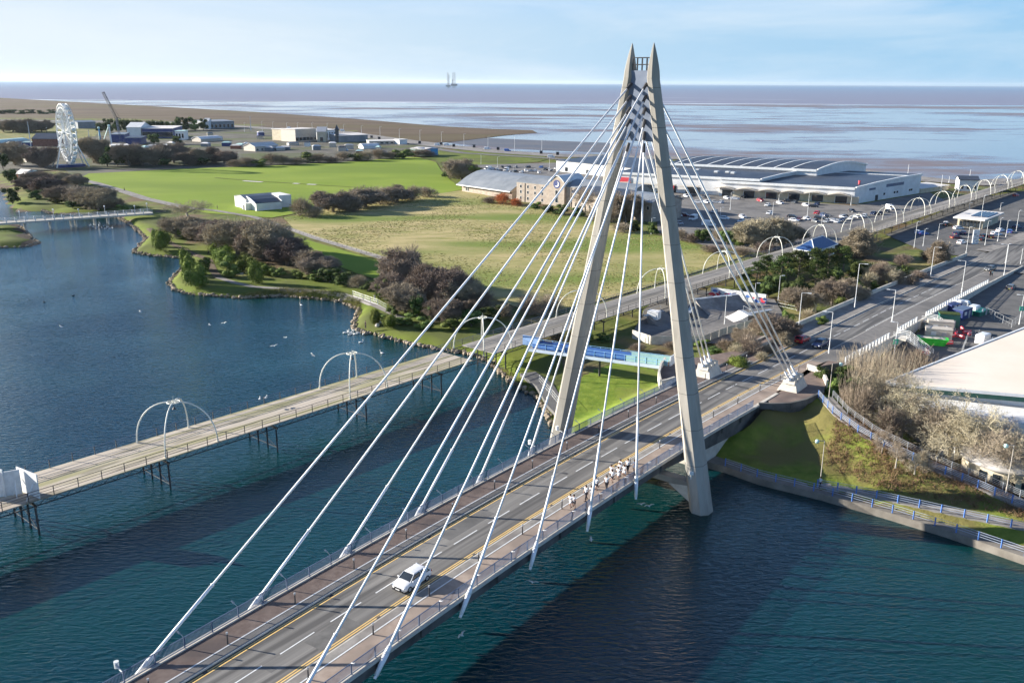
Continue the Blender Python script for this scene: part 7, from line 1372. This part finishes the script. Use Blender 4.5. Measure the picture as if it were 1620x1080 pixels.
    if lo < 1: sh = skinned([pel, (.1, 0, .9), tuple(Vector((.1, 0, .9)).lerp(Vector(LK), .75)), (-.1, 0, .9), tuple(Vector((-.1, 0, .9)).lerp(Vector(RK), .75))], [(0, 1), (1, 2), (0, 3), (3, 4)], [(.16, .13), .115, .1, .115, .1], MT['cloth_dark'], 'shorts')
    else: sh = skinned([pel, (.1, 0, .9), LK, tuple(Vector(LA) + Vector((0, 0, .03))), (-.1, 0, .9), RK, tuple(Vector(RA) + Vector((0, 0, .03)))], [(0, 1), (1, 2), (2, 3), (0, 4), (4, 5), (5, 6)], [(.155, .13), .115, .085, .07, .115, .085, .07], MT['cloth_dark'], 'trousers')
    b = MB(); b.ball((0, lean * 1.35 + .022, 1.66), .105, sz=1.05, seg=10, rings=6); hair = b.build('hair', MT['hair'], None, smooth=True)
    b = MB()
    for A_ in (LA, RA): b.loft([[(A_[0] - .05, A_[1] + .08, A_[2] - .08), (A_[0] + .05, A_[1] + .08, A_[2] - .08), (A_[0] + .045, A_[1] + .07, A_[2] + .03), (A_[0] - .045, A_[1] + .07, A_[2] + .03)], [(A_[0] - .05, A_[1] - .2, A_[2] - .08), (A_[0] + .05, A_[1] - .2, A_[2] - .08), (A_[0] + .04, A_[1] - .18, A_[2] - .02), (A_[0] - .04, A_[1] - .18, A_[2] - .02)]])
    shoes = b.build('shoes', MT['shoe'], None)
    b = MB(); b.box((0, lean * 1.35 - .088, 1.595), (.03, .035, .04)); 
    for sx in (-1, 1): b.box((sx * .034, lean * 1.35 - .078, 1.62), (.022, .012, .012)); b.box((sx * .088, lean * 1.35, 1.6), (.015, .04, .055))
    face = b.build('face', MT['skin'], None)
    out_ = [body, shirt, sh, hair, shoes, face]
    for q in out_: C.objects.unlink(q)
    return out_
PP_ = {k: person_proto(k) for k in ('run1', 'run2', 'walk', 'stand')}
def person(p, rz, pose, label, group, top='cloth_white', bottom=None, sc=1.0, cat='person'):
    o = thing('person', None, cat, p, rz); o.scale = (sc,) * 3
    for q in PP_[pose]:
        c = q.copy(); C.objects.link(c); c.parent = o; c.name = q.name.split('.')[0]
        nm = c.name.split('.')[0]
        if nm == 'shirt' and top != 'cloth_white' or nm in ('shorts', 'trousers') and bottom: c.data = q.data.copy(); c.data.materials[0] = MT[top if nm == 'shirt' else bottom]
    return later(o, label, group)
zr4 = lambda a, b_: (880 + a / 7.717, 680 + b_ / 7.717)
for i, (a, c, bt) in enumerate(((175, 955, 'cloth_white'), (215, 965, None), (362, 855, None), (428, 850, 'cloth_white'), (492, 745, None), (612, 730, None), (683, 650, None), (672, 590, 'cloth_white'), (760, 620, 'cloth_white'), (775, 560, None), (830, 590, 'cloth_white'), (870, 520, None), (785, 520, 'cloth_white'), (955, 525, 'cloth_white'))):
    p = G(*zr4(a, c), 6.14); person(p, hd + (.15 if i % 2 else -.2), ('run1', 'run2', 'walk')[i % 3 if i % 4 else 0], 'runner in a white top on the bridge footway, %s from the left', 'runners in white on the bridge', bottom=bt, sc=1.08 + .02 * (i % 3))
for px, py, z, lb, tp, bt, ps in ((1297, 772, 1.1, 'person in a pale top walking on the quay below the bank', 'cloth_white', None, 'walk'), (578.5, 519, 1.2, 'person in dark clothes standing on the little headland', 'cloth_dark', None, 'stand'), (593, 476, 1.4, 'person in a white coat walking on the lakeside path', 'cloth_white', 'cloth_white', 'walk'), (330, 403, 1.4, 'left one of two people among the clipped hedges', 'cloth_dark', None, 'walk'), (333, 402, 1.4, 'right one of two people among the clipped hedges', 'cloth_dark', None, 'stand'), (1248, 533, 5.5, 'person in a red jacket on the pavement near the red car', 'red_sign', None, 'walk'), (1566, 437, 2.4, 'person in dark clothes at the kerb of the far road', 'cloth_dark', None, 'stand'), (1569, 437, 2.4, 'person in a pale blue jacket at the kerb of the far road', 'mint', None, 'walk'), (344, 331, 1.5, 'person in dark clothes on the path left of the white pavilion', 'cloth_dark', None, 'stand'), (197, 302, 1.5, 'person in dark clothes on the path along the field', 'cloth_dark', None, 'walk')):
    p = G(px, py, z); person(p, R.uniform(0, 6), ps, lb, 'x', tp, bt)
# ================================================================== BIRDS AND SMALL THINGS
def bird(kind):
    parts = []; 
    if kind == 'fly':
        B_ = MB(); B_.loft([[(.045 * r_ * math.cos(t), y, .045 * r_ * math.sin(t)) for t in np.linspace(0, 2 * math.pi, 8, endpoint=False)] for y, r_ in ((-.24, .3), (-.2, .9), (-.05, 1.7), (.12, 1.2), (.24, .4))]); W_ = MB()
        for sx in (-1, 1): W_.loft([[(sx * x, y0, z), (sx * x, y1, z), (sx * x, y1 - .01, z - .012), (sx * x, y0 + .01, z - .012)] for x, y0, y1, z in ((.03, -.1, .12, .03), (.3, -.16, .05, .14), (.62, -.02, .06, .10))])
        parts = [('body', B_, 'white_paint'), ('wings', W_, 'roof_pale')]
    elif kind == 'swan':
        B_ = MB(); B_.loft([[(.2 * r_ * math.cos(t), y, .1 + .16 * r_ * math.sin(t)) for t in np.linspace(0, 2 * math.pi, 10, endpoint=False)] for y, r_ in ((-.42, .25), (-.3, .8), (0, 1.1), (.28, .85), (.5, .2))]); N_ = MB(); N_.path([(0, -.36, .15), (0, -.5, .32), (0, -.46, .5), (0, -.42, .62), (0, -.5, .68)], .045, n=6); N_.ball((0, -.52, .68), .06); K_ = MB(); K_.tube((0, -.56, .67), (0, -.68, .63), .025, .008, n=5)
        parts = [('body', B_, 'white_paint'), ('neck', N_, 'white_paint'), ('beak', K_, 'yellow_sign')]
    else:
        B_ = MB(); B_.loft([[(.1 * r_ * math.cos(t), y, .05 + .08 * r_ * math.sin(t)) for t in np.linspace(0, 2 * math.pi, 8, endpoint=False)] for y, r_ in ((-.2, .3), (-.1, .95), (.1, 1), (.28, .2))]); N_ = MB(); N_.ball((0, -.2, .2), .06); N_.tube((0, -.15, .08), (0, -.2, .2), .035)
        m_ = 'cloth_dark' if kind == 'duck' else 'white_paint'; parts = [('body', B_, m_), ('head', N_, m_)]
    o = thing({'fly': 'gull', 'swan': 'swan', 'duck': 'duck', 'gull': 'gull'}[kind], None, {'fly': 'gull', 'swan': 'swan', 'duck': 'duck', 'gull': 'gull'}[kind])
    for n, m_, k in parts: m_.build(n, MT[k], o, world=False, smooth=True)
    return o
def flock(kind, pts, tmpl, group, z=0.0, sc=1.0, zs=None):
    pr_ = bird(kind)
    for i, (px, py) in enumerate(pts):
        p = G(px, py, z); rz = R.uniform(0, 6.28); o = pr_ if i == 0 else dup(pr_, p, rz); o.location = p; o.rotation_euler = (0, R.uniform(-.3, .3) if kind == 'fly' else 0, rz); o.scale = (sc,) * 3; later(o, tmpl, group)
flock('fly', [(222, 493), (97, 517), (452, 534), (434, 547), (495, 562), (332, 514), (355, 511)], 'white gull flying low over the open lake, %s from the left', 'gulls over the lake', 1.0, 1.35)
flock('fly', [(730, 1004), (842, 920), (935, 853), (1027, 800), (1014, 797)], 'white gull beside the near edge of the road bridge, %s from the left', 'gulls beside the road bridge', 3.0, 1.1)
flock('swan', [(546, 527), (551, 525), (556, 527), (560, 523), (562, 529), (567, 527), (572, 526), (575, 529), (554, 530)], 'white swan at the tip of the little headland, %s from the left', 'swans at the headland', 0, 1.1)
flock('swan', [(142, 357), (147, 359), (150, 356), (154, 360), (157, 357), (161, 361), (164, 358), (167, 362), (170, 359), (174, 362), (178, 361), (158, 354), (152, 362)], 'white swan under the pale lake footbridge, %s from the left', 'swans under the lake footbridge', 0, 1.15)
flock('swan', [(571, 542), (477, 483), (605, 559)], 'single white swan out on the lake, %s from the left', 'lone swans on the lake', 0, 1.0)
flock('duck', [(70, 478), (116, 468)], 'dark duck on the lake, %s from the left', 'ducks on the lake', 0, 1.6)
flock('gull', [(411, 631), (421, 629)], 'gull perched on the pier railing, %s from the left', 'gulls on the pier railing', 6.1, 1.5)
for px, py, rz in ((380, 437, .2), (327, 440, 1.5)):
    p = G(px, py, 1.4); o = thing('park_bench', 'pale park bench before the tall clipped hedge' if px == 380 else 'pale park bench facing the lake by the hedge path', 'bench', p, rz); b = MB(); b.box((0, 0, .45), (1.8, .5, .06)); b.build('seat', MT['beige'], o, world=False); b = MB(); b.box((0, .25, .75), (1.8, .06, .4)); b.build('backrest', MT['beige'], o, world=False)
    for x_ in (-.75, .75): b = MB(); b.box((x_, 0, .22), (.08, .45, .44)); b.build('leg', MT['dark_metal'], o, world=False)
# rocks on the headland lawn
for i, (px, py) in enumerate(((594, 508), (600, 512), (597, 516))):
    p = G(px, py, 1.3); b = MB(); b.ball((0, 0, .2), .6, sz=.8, seg=7, rings=5); o = b.build('rock', MT['concrete_pale']); o.location = p; tag(o, None, 'rock'); later(o, 'pale rock on the headland lawn, %s from the left', 'pale rocks on the headland')
# ================================================================== AIR
b = MB(); b.box((0, 24000, 80), (90000, 70000, 163)); hz_ob = b.build('haze', None); hz_ob.data.materials.clear()
hm = bpy.data.materials.new('haze'); hm.use_nodes = True; ht = hm.node_tree; ht.nodes.clear(); ho = ht.nodes.new('ShaderNodeOutputMaterial'); hv = ht.nodes.new('ShaderNodeVolumePrincipled')
hv.inputs['Color'].default_value = (.80, .91, 1, 1); hv.inputs['Density'].default_value = 1.6e-5; hv.inputs['Anisotropy'].default_value = .3; ht.links.new(hv.outputs[0], ho.inputs['Volume']); hz_ob.data.materials.append(hm)
tag(hz_ob, 'thin sea haze lying over the coast', 'haze', kind='stuff')
# ================================================================== LABELS counted from the left of the view
from collections import defaultdict
_g = defaultdict(list)
for o, tm, gr in LAB: _g[tm].append((o, gr))
def vx(o):
    d_ = np.array(o.location) - np.array([0, 0, CAM_H]); return 810 + FPX * (d_ @ AX[0]) / max(1e-3, d_ @ AX[2])
for tm, it in _g.items():
    it.sort(key=lambda q: vx(q[0]))
    for i, (o, gr) in enumerate(it):
        o['label'] = (tm % ORD[min(i, len(ORD) - 1)]) if len(it) > 1 else tm.replace(', %s from the left', '').replace(' %s', '')
        if len(it) > 1: o['group'] = gr
